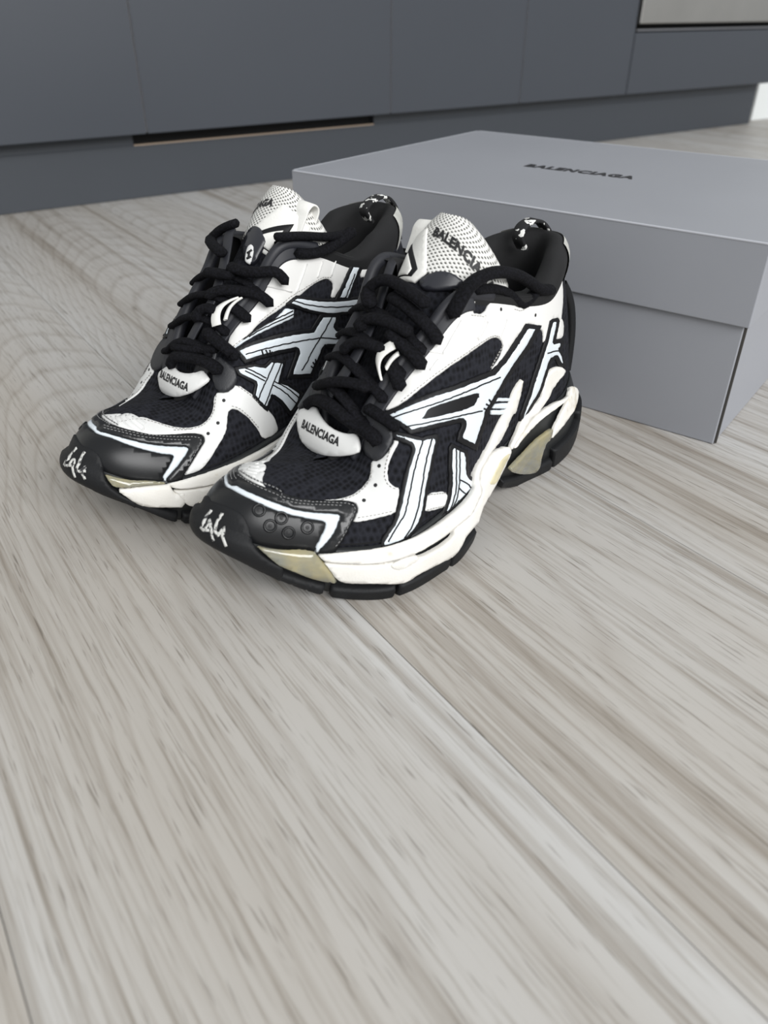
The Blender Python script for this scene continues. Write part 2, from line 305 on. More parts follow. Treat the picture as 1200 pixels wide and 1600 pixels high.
# ---------------------------------------------------------------- shoe panels in surface coordinates: part, material, surface, base height, thickness, outline, holes
PANELS=[
["toe_cap","BL","U",0,0.0016,[[13.96,0.6409],[13.82,0.6409],[13.68,0.6371],[13.56,0.6293],[13.46,0.6216],[13.36,0.6139],[13.28,0.6062],[13.2,0.5985],[13.12,0.5907],[13.04,0.583],[12.96,0.5753],[12.88,0.5637],[12.8,0.5521],[12.72,0.5405],[12.66,0.529],[12.58,0.5174],[12.52,0.5058],[12.46,0.4981],[12.4,0.4865],[12.34,0.4788],[12.28,0.4672],[12.22,0.4595],[12.18,0.4517],[12.12,0.444],[12.06,0.4363],[12.02,0.4324],[11.98,0.4286],[11.94,0.4247],[11.9,0.4208],[11.86,0.4131],[11.82,0.4093],[11.76,0.4054],[11.7,0.4015],[11.66,0.3977],[11.6,0.3938],[11.56,0.3861],[11.52,0.3822],[11.46,0.3784],[11.42,0.3745],[11.36,0.3707],[11.32,0.3668],[11.28,0.3629],[11.24,0.3591],[11.2,0.3552],[11.16,0.3475],[11.12,0.332],[11.12,0.3127],[11.14,0.2973],[11.14,0.2857],[11.16,0.2664],[11.18,0.2471],[11.2,0.2278],[11.24,0.2046],[11.26,0.1853],[11.28,0.1622],[11.3,0.1351],[11.34,0.112],[11.36,0.0927],[11.38,0.0695],[11.4,0.0],[11.532,0.0],[11.665,0.0],[11.797,0.0],[11.929,0.0],[12.062,0.0],[12.194,0.0],[12.326,0.0],[12.458,0.0],[12.591,0.0],[12.723,0.0],[12.855,0.0],[12.988,0.0],[13.12,0.0],[13.252,0.0],[13.385,0.0],[13.517,0.0],[13.649,0.0],[13.782,0.0],[13.914,0.0],[14.046,0.0],[14.178,0.0],[14.311,0.0],[14.443,0.0],[14.575,0.0],[14.708,0.0],[14.84,0.0],[14.972,0.0],[15.105,0.0],[15.237,0.0],[15.369,0.0],[15.502,0.0],[15.634,0.0],[15.766,0.0],[15.898,0.0],[16.031,0.0],[16.163,0.0],[16.295,0.0],[16.428,0.0],[16.56,0.0],[16.58,0.0849],[16.62,0.1081],[16.66,0.1274],[16.7,0.1506],[16.76,0.1737],[16.8,0.1969],[16.84,0.2201],[16.88,0.2394],[16.92,0.2587],[16.94,0.2741],[16.98,0.2973],[16.98,0.3089],[16.96,0.3205],[16.92,0.3282],[16.88,0.3359],[16.8,0.3398],[16.74,0.3475],[16.68,0.3514],[16.62,0.3591],[16.58,0.3668],[16.52,0.3707],[16.46,0.3822],[16.38,0.39],[16.32,0.3977],[16.26,0.4054],[16.2,0.4131],[16.12,0.4208],[16.06,0.4324],[15.98,0.4402],[15.92,0.4479],[15.86,0.4556],[15.78,0.4672],[15.7,0.4749],[15.64,0.4865],[15.56,0.4942],[15.48,0.5058],[15.4,0.5174],[15.32,0.529],[15.24,0.5405],[15.16,0.5483],[15.06,0.5637],[14.98,0.5714],[14.92,0.5753],[14.86,0.5792],[14.76,0.5869],[14.64,0.5946],[14.54,0.6023],[14.42,0.61],[14.3,0.6178],[14.16,0.6255]],[]],
["toe_stripe","WT","U",0,0.0013,[[13.82,0.7104],[13.68,0.7027],[13.54,0.695],[13.44,0.6873],[13.34,0.6795],[13.24,0.668],[13.14,0.6602],[13.04,0.6525],[12.96,0.6448],[12.86,0.6293],[12.78,0.6216],[12.7,0.61],[12.62,0.5985],[12.56,0.5869],[12.48,0.5753],[12.42,0.5676],[12.36,0.556],[12.3,0.5483],[12.22,0.5367],[12.16,0.529],[12.1,0.5174],[12.06,0.5097],[12.0,0.5019],[11.94,0.4942],[11.88,0.4865],[11.84,0.4788],[11.78,0.471],[11.72,0.4672],[11.66,0.4633],[11.62,0.4595],[11.58,0.4556],[11.54,0.4517],[11.48,0.4517],[11.44,0.4479],[11.38,0.444],[11.34,0.4402],[11.28,0.4402],[11.24,0.4363],[11.18,0.4363],[11.14,0.4324],[11.08,0.4286],[11.04,0.4286],[10.98,0.4247],[10.94,0.4208],[10.9,0.417],[10.86,0.4131],[10.82,0.4131],[10.78,0.3977],[10.78,0.3822],[10.8,0.3668],[10.8,0.3552],[10.84,0.3359],[10.86,0.3166],[10.88,0.2934],[10.9,0.2741],[10.94,0.251],[10.96,0.2317],[10.98,0.2162],[11.02,0.1969],[11.04,0.1776],[11.08,0.1583],[11.12,0.1351],[11.14,0.1197],[11.18,0.1042],[11.2,0.0888],[11.24,0.0656],[11.28,0.0463],[11.3,0.027],[11.34,0.0],[11.4,0.0],[11.38,0.0695],[11.36,0.0927],[11.34,0.112],[11.3,0.1351],[11.28,0.1622],[11.26,0.1853],[11.24,0.2046],[11.2,0.2278],[11.18,0.2471],[11.16,0.2664],[11.14,0.2857],[11.14,0.2973],[11.12,0.3127],[11.12,0.332],[11.16,0.3475],[11.2,0.3552],[11.24,0.3591],[11.28,0.3629],[11.32,0.3668],[11.36,0.3707],[11.42,0.3745],[11.46,0.3784],[11.52,0.3822],[11.56,0.3861],[11.6,0.3938],[11.66,0.3977],[11.7,0.4015],[11.76,0.4054],[11.82,0.4093],[11.86,0.4131],[11.9,0.4208],[11.94,0.4247],[11.98,0.4286],[12.02,0.4324],[12.06,0.4363],[12.12,0.444],[12.18,0.4517],[12.22,0.4595],[12.28,0.4672],[12.34,0.4788],[12.4,0.4865],[12.46,0.4981],[12.52,0.5058],[12.58,0.5174],[12.66,0.529],[12.72,0.5405],[12.8,0.5521],[12.88,0.5637],[12.96,0.5753],[13.04,0.583],[13.12,0.5907],[13.2,0.5985],[13.28,0.6062],[13.36,0.6139],[13.46,0.6216],[13.56,0.6293],[13.68,0.6371],[13.82,0.6409],[13.96,0.6409],[14.16,0.6255],[14.3,0.6178],[14.42,0.61],[14.54,0.6023],[14.64,0.5946],[14.76,0.5869],[14.86,0.5792],[14.92,0.5753],[14.98,0.5714],[15.06,0.5637],[15.16,0.5483],[15.24,0.5405],[15.32,0.529],[15.4,0.5174],[15.48,0.5058],[15.56,0.4942],[15.64,0.4865],[15.7,0.4749],[15.78,0.4672],[15.86,0.4556],[15.92,0.4479],[15.98,0.4402],[16.06,0.4324],[16.12,0.4208],[16.2,0.4131],[16.26,0.4054],[16.32,0.3977],[16.38,0.39],[16.46,0.3822],[16.52,0.3707],[16.58,0.3668],[16.62,0.3591],[16.68,0.3514],[16.74,0.3475],[16.8,0.3398],[16.88,0.3359],[16.92,0.3282],[16.96,0.3205],[16.98,0.3089],[16.98,0.2973],[16.94,0.2741],[16.92,0.2587],[16.88,0.2394],[16.84,0.2201],[16.8,0.1969],[16.76,0.1737],[16.7,0.1506],[16.66,0.1274],[16.62,0.1081],[16.58,0.0849],[16.56,0.0],[16.64,0.0],[16.68,0.0579],[16.72,0.0734],[16.76,0.0888],[16.8,0.1042],[16.84,0.1197],[16.88,0.1351],[16.92,0.1467],[16.96,0.1622],[17.02,0.1776],[17.06,0.1931],[17.1,0.2085],[17.14,0.2278],[17.2,0.2471],[17.24,0.2664],[17.3,0.2819],[17.34,0.3012],[17.38,0.3205],[17.44,0.3475],[17.44,0.3629],[17.4,0.3822],[17.36,0.3861],[17.34,0.3938],[17.28,0.3938],[17.24,0.3977],[17.18,0.4015],[17.14,0.4093],[17.08,0.4131],[17.02,0.417],[16.96,0.4208],[16.9,0.4286],[16.82,0.4324],[16.76,0.4402],[16.7,0.4479],[16.62,0.4517],[16.54,0.4595],[16.48,0.4633],[16.42,0.471],[16.34,0.4788],[16.28,0.4826],[16.22,0.4903],[16.14,0.4981],[16.08,0.5019],[16.0,0.5097],[15.94,0.5212],[15.86,0.529],[15.78,0.5367],[15.7,0.5444],[15.62,0.5521],[15.56,0.5598],[15.48,0.5676],[15.4,0.5753],[15.34,0.583],[15.26,0.5907],[15.16,0.5985],[15.08,0.6062],[14.98,0.6139],[14.88,0.6255],[14.78,0.6332],[14.66,0.6448],[14.6,0.6448],[14.5,0.6525],[14.46,0.6486],[14.34,0.6602],[14.2,0.6718],[14.06,0.6757]],[]],
["toe_band","BG","U",0,0.002,[[13.84,0.8263],[13.62,0.8147],[13.46,0.8069],[13.32,0.7954],[13.18,0.7799],[13.08,0.7722],[12.98,0.7645],[12.88,0.7529],[12.8,0.7452],[12.7,0.7336],[12.62,0.722],[12.54,0.7143],[12.46,0.7027],[12.38,0.6911],[12.3,0.6795],[12.24,0.668],[12.16,0.6602],[12.1,0.6486],[12.02,0.6409],[11.96,0.6332],[11.9,0.6255],[11.84,0.6178],[11.78,0.61],[11.74,0.6062],[11.68,0.6023],[11.64,0.5946],[11.58,0.5907],[11.52,0.5907],[11.46,0.5869],[11.4,0.583],[11.34,0.5792],[11.28,0.5753],[11.24,0.5753],[11.18,0.5714],[11.14,0.5676],[11.08,0.5676],[11.04,0.5637],[10.98,0.5598],[10.92,0.556],[10.86,0.556],[10.8,0.556],[10.74,0.5521],[10.68,0.5521],[10.64,0.5483],[10.6,0.5444],[10.56,0.5405],[10.52,0.5367],[10.48,0.5328],[10.44,0.5251],[10.4,0.5174],[10.38,0.5097],[10.36,0.4981],[10.34,0.4865],[10.34,0.4749],[10.34,0.4633],[10.34,0.4517],[10.38,0.4324],[10.4,0.4131],[10.42,0.3938],[10.44,0.3784],[10.48,0.3629],[10.5,0.3475],[10.54,0.3282],[10.56,0.3127],[10.58,0.2973],[10.6,0.2819],[10.64,0.2587],[10.66,0.2432],[10.68,0.2239],[10.72,0.2008],[10.74,0.1815],[10.78,0.1583],[10.8,0.139],[10.84,0.1158],[10.86,0.0965],[10.9,0.0772],[10.92,0.0579],[10.94,0.0347],[10.98,0.0],[11.34,0.0],[11.3,0.027],[11.28,0.0463],[11.24,0.0656],[11.2,0.0888],[11.18,0.1042],[11.14,0.1197],[11.12,0.1351],[11.08,0.1583],[11.04,0.1776],[11.02,0.1969],[10.98,0.2162],[10.96,0.2317],[10.94,0.251],[10.9,0.2741],[10.88,0.2934],[10.86,0.3166],[10.84,0.3359],[10.8,0.3552],[10.8,0.3668],[10.78,0.3822],[10.78,0.3977],[10.82,0.4131],[10.86,0.4131],[10.9,0.417],[10.94,0.4208],[10.98,0.4247],[11.04,0.4286],[11.08,0.4286],[11.14,0.4324],[11.18,0.4363],[11.24,0.4363],[11.28,0.4402],[11.34,0.4402],[11.38,0.444],[11.44,0.4479],[11.48,0.4517],[11.54,0.4517],[11.58,0.4556],[11.62,0.4595],[11.66,0.4633],[11.72,0.4672],[11.78,0.471],[11.84,0.4788],[11.88,0.4865],[11.94,0.4942],[12.0,0.5019],[12.06,0.5097],[12.1,0.5174],[12.16,0.529],[12.22,0.5367],[12.3,0.5483],[12.36,0.556],[12.42,0.5676],[12.48,0.5753],[12.56,0.5869],[12.62,0.5985],[12.7,0.61],[12.78,0.6216],[12.86,0.6293],[12.96,0.6448],[13.04,0.6525],[13.14,0.6602],[13.24,0.668],[13.34,0.6795],[13.44,0.6873],[13.54,0.695],[13.68,0.7027],[13.82,0.7104],[14.06,0.6757],[14.2,0.6718],[14.34,0.6602],[14.46,0.6486],[14.5,0.6525],[14.6,0.6448],[14.66,0.6448],[14.78,0.6332],[14.88,0.6255],[14.98,0.6139],[15.08,0.6062],[15.16,0.5985],[15.26,0.5907],[15.34,0.583],[15.4,0.5753],[15.48,0.5676],[15.56,0.5598],[15.62,0.5521],[15.7,0.5444],[15.78,0.5367],[15.86,0.529],[15.94,0.5212],[16.0,0.5097],[16.08,0.5019],[16.14,0.4981],[16.22,0.4903],[16.28,0.4826],[16.34,0.4788],[16.42,0.471],[16.48,0.4633],[16.54,0.4595],[16.62,0.4517],[16.7,0.4479],[16.76,0.4402],[16.82,0.4324],[16.9,0.4286],[16.96,0.4208],[17.02,0.417],[17.08,0.4131],[17.14,0.4093],[17.18,0.4015],[17.24,0.3977],[17.28,0.3938],[17.34,0.3938],[17.36,0.3861],[17.4,0.3822],[17.44,0.3629],[17.44,0.3475],[17.38,0.3205],[17.34,0.3012],[17.3,0.2819],[17.24,0.2664],[17.2,0.2471],[17.14,0.2278],[17.1,0.2085],[17.06,0.1931],[17.02,0.1776],[16.96,0.1622],[16.92,0.1467],[16.88,0.1351],[16.84,0.1197],[16.8,0.1042],[16.76,0.0888],[16.72,0.0734],[16.68,0.0579],[16.64,0.0],[17.1,0.0],[17.14,0.0695],[17.18,0.0888],[17.24,0.1042],[17.28,0.1197],[17.32,0.139],[17.36,0.1544],[17.4,0.1699],[17.44,0.1931],[17.5,0.2124],[17.54,0.2317],[17.58,0.251],[17.64,0.2703],[17.68,0.2857],[17.72,0.3012],[17.78,0.3205],[17.82,0.3359],[17.88,0.3514],[17.92,0.3629],[17.94,0.3784],[17.96,0.3938],[17.98,0.4054],[17.98,0.4286],[17.96,0.444],[17.94,0.4595],[17.9,0.471],[17.86,0.4826],[17.8,0.4981],[17.74,0.5097],[17.68,0.5174],[17.62,0.5251],[17.54,0.5328],[17.48,0.5367],[17.42,0.5405],[17.34,0.5405],[17.28,0.5444],[17.2,0.5444],[17.14,0.5483],[17.08,0.5521],[17.0,0.556],[16.94,0.5598],[16.86,0.5637],[16.8,0.5676],[16.72,0.5714],[16.66,0.5753],[16.58,0.5792],[16.5,0.583],[16.42,0.5907],[16.34,0.5946],[16.26,0.6062],[16.18,0.6139],[16.1,0.6216],[16.02,0.6332],[15.94,0.6409],[15.88,0.6486],[15.78,0.6602],[15.7,0.668],[15.62,0.6757],[15.52,0.6873],[15.42,0.6988],[15.32,0.7104],[15.2,0.722],[15.08,0.7375],[14.94,0.7529],[14.8,0.7645],[14.64,0.7799],[14.48,0.7954],[14.3,0.8069],[14.26,0.8147],[14.04,0.8263]],[]],
["vamp_overlay","WL","U",0,0.001,[[11.04,0.5637],[11.06,0.5676],[10.98,0.5676],[10.92,0.5637],[10.84,0.5676],[10.78,0.5637],[10.72,0.5676],[10.64,0.5714],[10.58,0.5753],[10.52,0.5792],[10.44,0.5869],[10.38,0.5907],[10.3,0.5985],[10.24,0.6062],[10.18,0.6139],[10.12,0.6178],[10.06,0.6216],[10.0,0.6293],[9.94,0.6332],[9.88,0.6371],[9.82,0.6409],[9.84,0.6409],[9.9,0.6371],[9.96,0.6332],[10.02,0.6255],[10.04,0.6216],[9.98,0.6255],[9.94,0.6293],[9.86,0.6332],[9.84,0.6409],[9.8,0.6448],[9.76,0.6564],[9.72,0.6641],[9.7,0.6757],[9.66,0.6834],[9.64,0.6911],[9.62,0.7066],[9.58,0.7181],[9.52,0.7181],[9.48,0.6988],[9.44,0.6834],[9.4,0.6757],[9.36,0.668],[9.28,0.6564],[9.22,0.6525],[9.16,0.6486],[9.1,0.6448],[9.06,0.6486],[9.02,0.6486],[8.98,0.6525],[8.94,0.6525],[8.9,0.6564],[8.88,0.6641],[8.84,0.6564],[8.78,0.6332],[8.8,0.6216],[8.84,0.6178],[8.88,0.6139],[8.92,0.6139],[8.96,0.61],[9.02,0.6062],[9.06,0.6023],[9.1,0.5985],[9.14,0.5946],[9.18,0.5907],[9.22,0.583],[9.26,0.5792],[9.28,0.5714],[9.3,0.5598],[9.34,0.5521],[9.36,0.5405],[9.36,0.529],[9.38,0.5135],[9.4,0.4981],[9.38,0.471],[9.36,0.4556],[9.34,0.4402],[9.3,0.417],[9.26,0.4015],[9.22,0.39],[9.22,0.3707],[9.24,0.3591],[9.26,0.3436],[9.3,0.332],[9.34,0.3205],[9.36,0.3089],[9.4,0.2934],[9.44,0.2819],[9.46,0.2703],[9.48,0.2587],[9.56,0.2664],[9.62,0.2664],[9.68,0.278],[9.76,0.2857],[9.82,0.2934],[9.9,0.305],[9.96,0.3089],[10.02,0.3127],[10.1,0.3166],[10.16,0.3205],[10.22,0.3205],[10.28,0.3205],[10.34,0.3205],[10.32,0.3205],[10.26,0.3243],[10.2,0.3243],[10.14,0.3205],[10.08,0.3205],[10.1,0.3205],[10.18,0.3243],[10.24,0.3243],[10.3,0.3243],[10.36,0.3205],[10.42,0.3205],[10.48,0.3243],[10.52,0.332],[10.48,0.3552],[10.44,0.3784],[10.42,0.3977],[10.38,0.4131],[10.36,0.4324],[10.34,0.4517],[10.34,0.4749],[10.34,0.5019],[10.4,0.5212],[10.46,0.529],[10.5,0.5405],[10.56,0.5444],[10.62,0.5483],[10.68,0.5521],[10.76,0.5521],[10.82,0.556],[10.9,0.556],[10.96,0.5598]],[]],
["side_overlay","WL","U",0,0.001,[[8.42,0.1853],[8.32,0.1776],[8.22,0.1737],[8.12,0.1622],[8.0,0.1467],[7.88,0.1351],[7.78,0.1236],[7.68,0.1042],[7.6,0.0849],[7.6,0.0695],[7.62,0.0541],[7.66,0.0425],[7.74,0.0425],[7.8,0.0386],[7.88,0.0386],[8.0,0.0502],[8.12,0.0579],[8.22,0.0656],[8.32,0.0772],[8.42,0.0849],[8.52,0.1004],[8.6,0.1158],[8.56,0.1236],[8.52,0.1351],[8.5,0.1467],[8.48,0.1583],[8.44,0.1699]],[]],
["quarter_overlay","WG","U",0,0.0011,[[8.8,1.0],[8.84,0.9961],[8.88,0.9846],[8.86,0.9653],[8.82,0.9421],[8.8,0.9189],[8.78,0.8996],[8.72,0.8803],[8.68,0.8649],[8.64,0.8456],[8.6,0.8378],[8.54,0.8263],[8.48,0.8147],[8.42,0.8031],[8.36,0.7954],[8.3,0.7876],[8.24,0.7799],[8.16,0.7683],[8.1,0.7645],[8.02,0.7568],[7.94,0.7529],[7.86,0.7452],[7.78,0.7413],[7.7,0.7375],[7.62,0.7297],[7.54,0.7259],[7.48,0.722],[7.4,0.7181],[7.32,0.7143],[7.24,0.7104],[7.16,0.7066],[7.08,0.6988],[7.0,0.695],[6.9,0.6873],[6.84,0.6834],[6.76,0.6757],[6.7,0.6718],[6.62,0.6641],[6.54,0.6564],[6.46,0.6486],[6.38,0.6409],[6.3,0.6371],[6.22,0.6332],[6.14,0.6293],[6.04,0.6255],[5.96,0.6293],[5.86,0.6293],[5.78,0.6332],[5.68,0.6371],[5.6,0.6448],[5.52,0.6486],[5.44,0.6564],[5.36,0.6641],[5.28,0.6718],[5.2,0.6795],[5.14,0.6834],[5.08,0.6873],[5.0,0.6873],[4.94,0.6873],[4.86,0.6795],[4.8,0.668],[4.76,0.6602],[4.74,0.6486],[4.72,0.6371],[4.72,0.6216],[4.72,0.6023],[4.76,0.5907],[4.78,0.5753],[4.82,0.5637],[4.86,0.5521],[4.9,0.5444],[4.96,0.5328],[5.02,0.5212],[5.08,0.5135],[5.12,0.5019],[5.18,0.4942],[5.22,0.4865],[5.14,0.4942],[5.06,0.5019],[5.0,0.5097],[4.92,0.5212],[4.86,0.5328],[4.78,0.5405],[4.72,0.5521],[4.66,0.5637],[4.6,0.5792],[4.54,0.5907],[4.5,0.6062],[4.46,0.6178],[4.4,0.6332],[4.36,0.6448],[4.32,0.6602],[4.26,0.6718],[4.22,0.6873],[4.16,0.7027],[4.1,0.7181],[4.04,0.7336],[4.0,0.7452],[3.94,0.7529],[3.9,0.7606],[3.8,0.7529],[3.68,0.7375],[3.58,0.7259],[3.52,0.7143],[3.46,0.7066],[3.36,0.6795],[3.28,0.6602],[3.24,0.6371],[3.24,0.6255],[3.22,0.61],[3.22,0.5907],[3.22,0.5753],[3.2,0.556],[3.18,0.5483],[3.14,0.5637],[3.08,0.5753],[3.06,0.5985],[3.02,0.6139],[3.0,0.6332],[2.96,0.6486],[2.94,0.6641],[2.92,0.6834],[2.86,0.695],[2.78,0.7027],[2.66,0.6873],[2.54,0.6757],[2.4,0.6448],[2.38,0.6255],[2.34,0.6062],[2.32,0.6216],[2.28,0.6332],[2.26,0.6525],[2.22,0.668],[2.2,0.6911],[2.16,0.7066],[2.12,0.7259],[2.1,0.7452],[2.08,0.7645],[2.04,0.7838],[2.02,0.8031],[2.0,0.8301],[1.98,0.8571],[1.98,0.888],[1.94,0.9112],[1.96,0.9382],[2.0,0.9653],[2.02,0.9923],[1.98,1.0],[1.9,1.0],[2.06,1.0],[2.22,1.0],[2.36,1.0],[2.52,1.0],[2.66,1.0],[2.8,1.0],[2.9,1.0],[2.96,0.9961],[2.98,0.973],[3.02,0.9575],[3.08,0.9807],[3.18,0.9923],[3.26,1.0],[3.38,1.0],[3.5,1.0],[3.62,1.0],[3.7,1.0],[3.78,1.0],[3.84,1.0],[3.88,0.9923],[3.94,0.9768],[3.98,0.9614],[4.06,0.9421],[4.12,0.9189],[4.18,0.9151],[4.22,0.9112],[4.28,0.9189],[4.34,0.9266],[4.4,0.9421],[4.42,0.9575],[4.48,0.9614],[4.54,0.9653],[4.62,0.9691],[4.7,0.9691],[4.76,0.973],[4.84,0.9768],[4.9,0.9768],[4.96,0.9807],[5.02,0.9807],[5.06,0.9653],[5.1,0.9498],[5.12,0.9305],[5.16,0.9112],[5.2,0.8919],[5.24,0.8764],[5.32,0.861],[5.4,0.8494],[5.48,0.8494],[5.54,0.8533],[5.62,0.8533],[5.64,0.8687],[5.64,0.8842],[5.6,0.8996],[5.56,0.9189],[5.52,0.9382],[5.48,0.9575],[5.46,0.973],[5.46,0.9884],[5.5,0.9884],[5.56,0.9884],[5.62,0.9807],[5.66,0.973],[5.72,0.9575],[5.78,0.9421],[5.84,0.9305],[5.9,0.9189],[5.96,0.9073],[6.02,0.9035],[6.06,0.8958],[6.1,0.888],[6.14,0.8919],[6.2,0.8958],[6.22,0.9035],[6.26,0.9151],[6.28,0.9305],[6.26,0.9459],[6.24,0.9575],[6.2,0.9653],[6.16,0.9768],[6.12,0.9884],[6.06,1.0],[6.06,1.0],[6.06,1.0],[6.1,1.0],[6.14,1.0],[6.18,1.0],[6.2,1.0],[6.24,1.0],[6.28,1.0],[6.32,1.0],[6.36,1.0],[6.42,1.0],[6.46,1.0],[6.52,1.0],[6.56,1.0],[6.62,1.0],[6.66,1.0],[6.72,1.0],[6.76,1.0],[6.82,1.0],[6.88,1.0],[6.94,1.0],[6.98,0.9961],[7.04,0.9923],[7.08,0.9846],[7.14,0.9807],[7.18,0.973],[7.24,0.9691],[7.28,0.9614],[7.34,0.9614],[7.4,0.9537],[7.46,0.9498],[7.52,0.9459],[7.58,0.9421],[7.64,0.9382],[7.7,0.9344],[7.76,0.9305],[7.84,0.9266],[7.9,0.9228],[7.96,0.9189],[8.02,0.9228],[8.08,0.9266],[8.12,0.9266],[8.18,0.9344],[8.24,0.9421],[8.3,0.9498],[8.36,0.9575],[8.42,0.9653],[8.5,0.9768],[8.56,0.9846],[8.6,0.9846],[8.66,0.9923],[8.7,0.9961],[8.76,1.0]],[]],
["outline_backing","BT","U",0.0009,0.0008,[[8.82,0.8842],[8.76,0.8726],[8.7,0.8571],[8.64,0.8456],[8.58,0.834],[8.52,0.8185],[8.46,0.8069],[8.38,0.7915],[8.32,0.7799],[8.24,0.7683],[8.18,0.7568],[8.1,0.7452],[8.04,0.7336],[7.96,0.722],[7.88,0.7104],[7.8,0.6988],[7.72,0.6873],[7.64,0.6795],[7.56,0.668],[7.48,0.6602],[7.38,0.6486],[7.3,0.6409],[7.2,0.6255],[7.12,0.6178],[7.02,0.6062],[6.94,0.5946],[6.84,0.583],[6.74,0.5676],[6.64,0.556],[6.54,0.5444],[6.42,0.5328],[6.32,0.5212],[6.2,0.5097],[6.1,0.5058],[5.98,0.4981],[5.86,0.4942],[5.74,0.4942],[5.62,0.4942],[5.5,0.4942],[5.38,0.4942],[5.28,0.4981],[5.16,0.4981],[5.08,0.5097],[5.0,0.5174],[4.92,0.529],[4.84,0.5367],[4.78,0.5483],[4.72,0.5598],[4.66,0.5714],[4.6,0.5869],[4.56,0.5985],[4.5,0.6139],[4.44,0.6255],[4.4,0.6409],[4.34,0.6564],[4.3,0.6718],[4.24,0.6873],[4.2,0.7027],[4.14,0.7181],[4.1,0.7375],[4.06,0.7529],[4.0,0.7683],[3.9,0.7606],[3.8,0.7529],[3.68,0.7452],[3.58,0.7336],[3.48,0.7259],[3.36,0.7143],[3.4,0.695],[3.46,0.6795],[3.52,0.6641],[3.56,0.6448],[3.62,0.6293],[3.66,0.6139],[3.7,0.5946],[3.76,0.5792],[3.8,0.5637],[3.86,0.5483],[3.94,0.5367],[4.0,0.5251],[4.06,0.5097],[4.12,0.4981],[4.18,0.4826],[4.24,0.4749],[4.3,0.4633],[4.34,0.4517],[4.4,0.4402],[4.44,0.4286],[4.5,0.417],[4.56,0.4054],[4.6,0.3938],[4.66,0.3822],[4.72,0.3707],[4.78,0.3629],[4.84,0.3514],[4.9,0.3398],[4.96,0.332],[5.02,0.3205],[5.08,0.3127],[5.16,0.305],[5.24,0.2973],[5.3,0.2896],[5.38,0.2819],[5.38,0.2664],[5.42,0.2548],[5.46,0.2432],[5.54,0.2355],[5.58,0.2239],[5.62,0.2124],[5.7,0.2046],[5.74,0.1931],[5.8,0.1853],[5.84,0.1737],[5.9,0.166],[5.96,0.1583],[6.0,0.1467],[6.18,0.1699],[6.34,0.1931],[6.46,0.2124],[6.6,0.2355],[6.74,0.2587],[6.86,0.2819],[6.96,0.3012],[6.92,0.3127],[6.88,0.3205],[6.84,0.332],[6.78,0.3359],[6.72,0.3398],[6.68,0.3436],[6.68,0.3552],[6.7,0.3591],[6.78,0.3707],[6.9,0.3861],[7.02,0.3977],[7.14,0.4093],[7.24,0.4208],[7.36,0.4363],[7.48,0.4479],[7.58,0.4595],[7.68,0.471],[7.78,0.4826],[7.86,0.4942],[7.96,0.5058],[8.04,0.5174],[8.12,0.529],[8.2,0.5405],[8.28,0.556],[8.36,0.5676],[8.44,0.583],[8.48,0.6062],[8.5,0.6255],[8.54,0.6448],[8.56,0.6641],[8.6,0.6834],[8.62,0.6988],[8.66,0.722],[8.7,0.7452],[8.74,0.7722],[8.76,0.7954],[8.78,0.8185],[8.8,0.8417],[8.8,0.861]],[]],
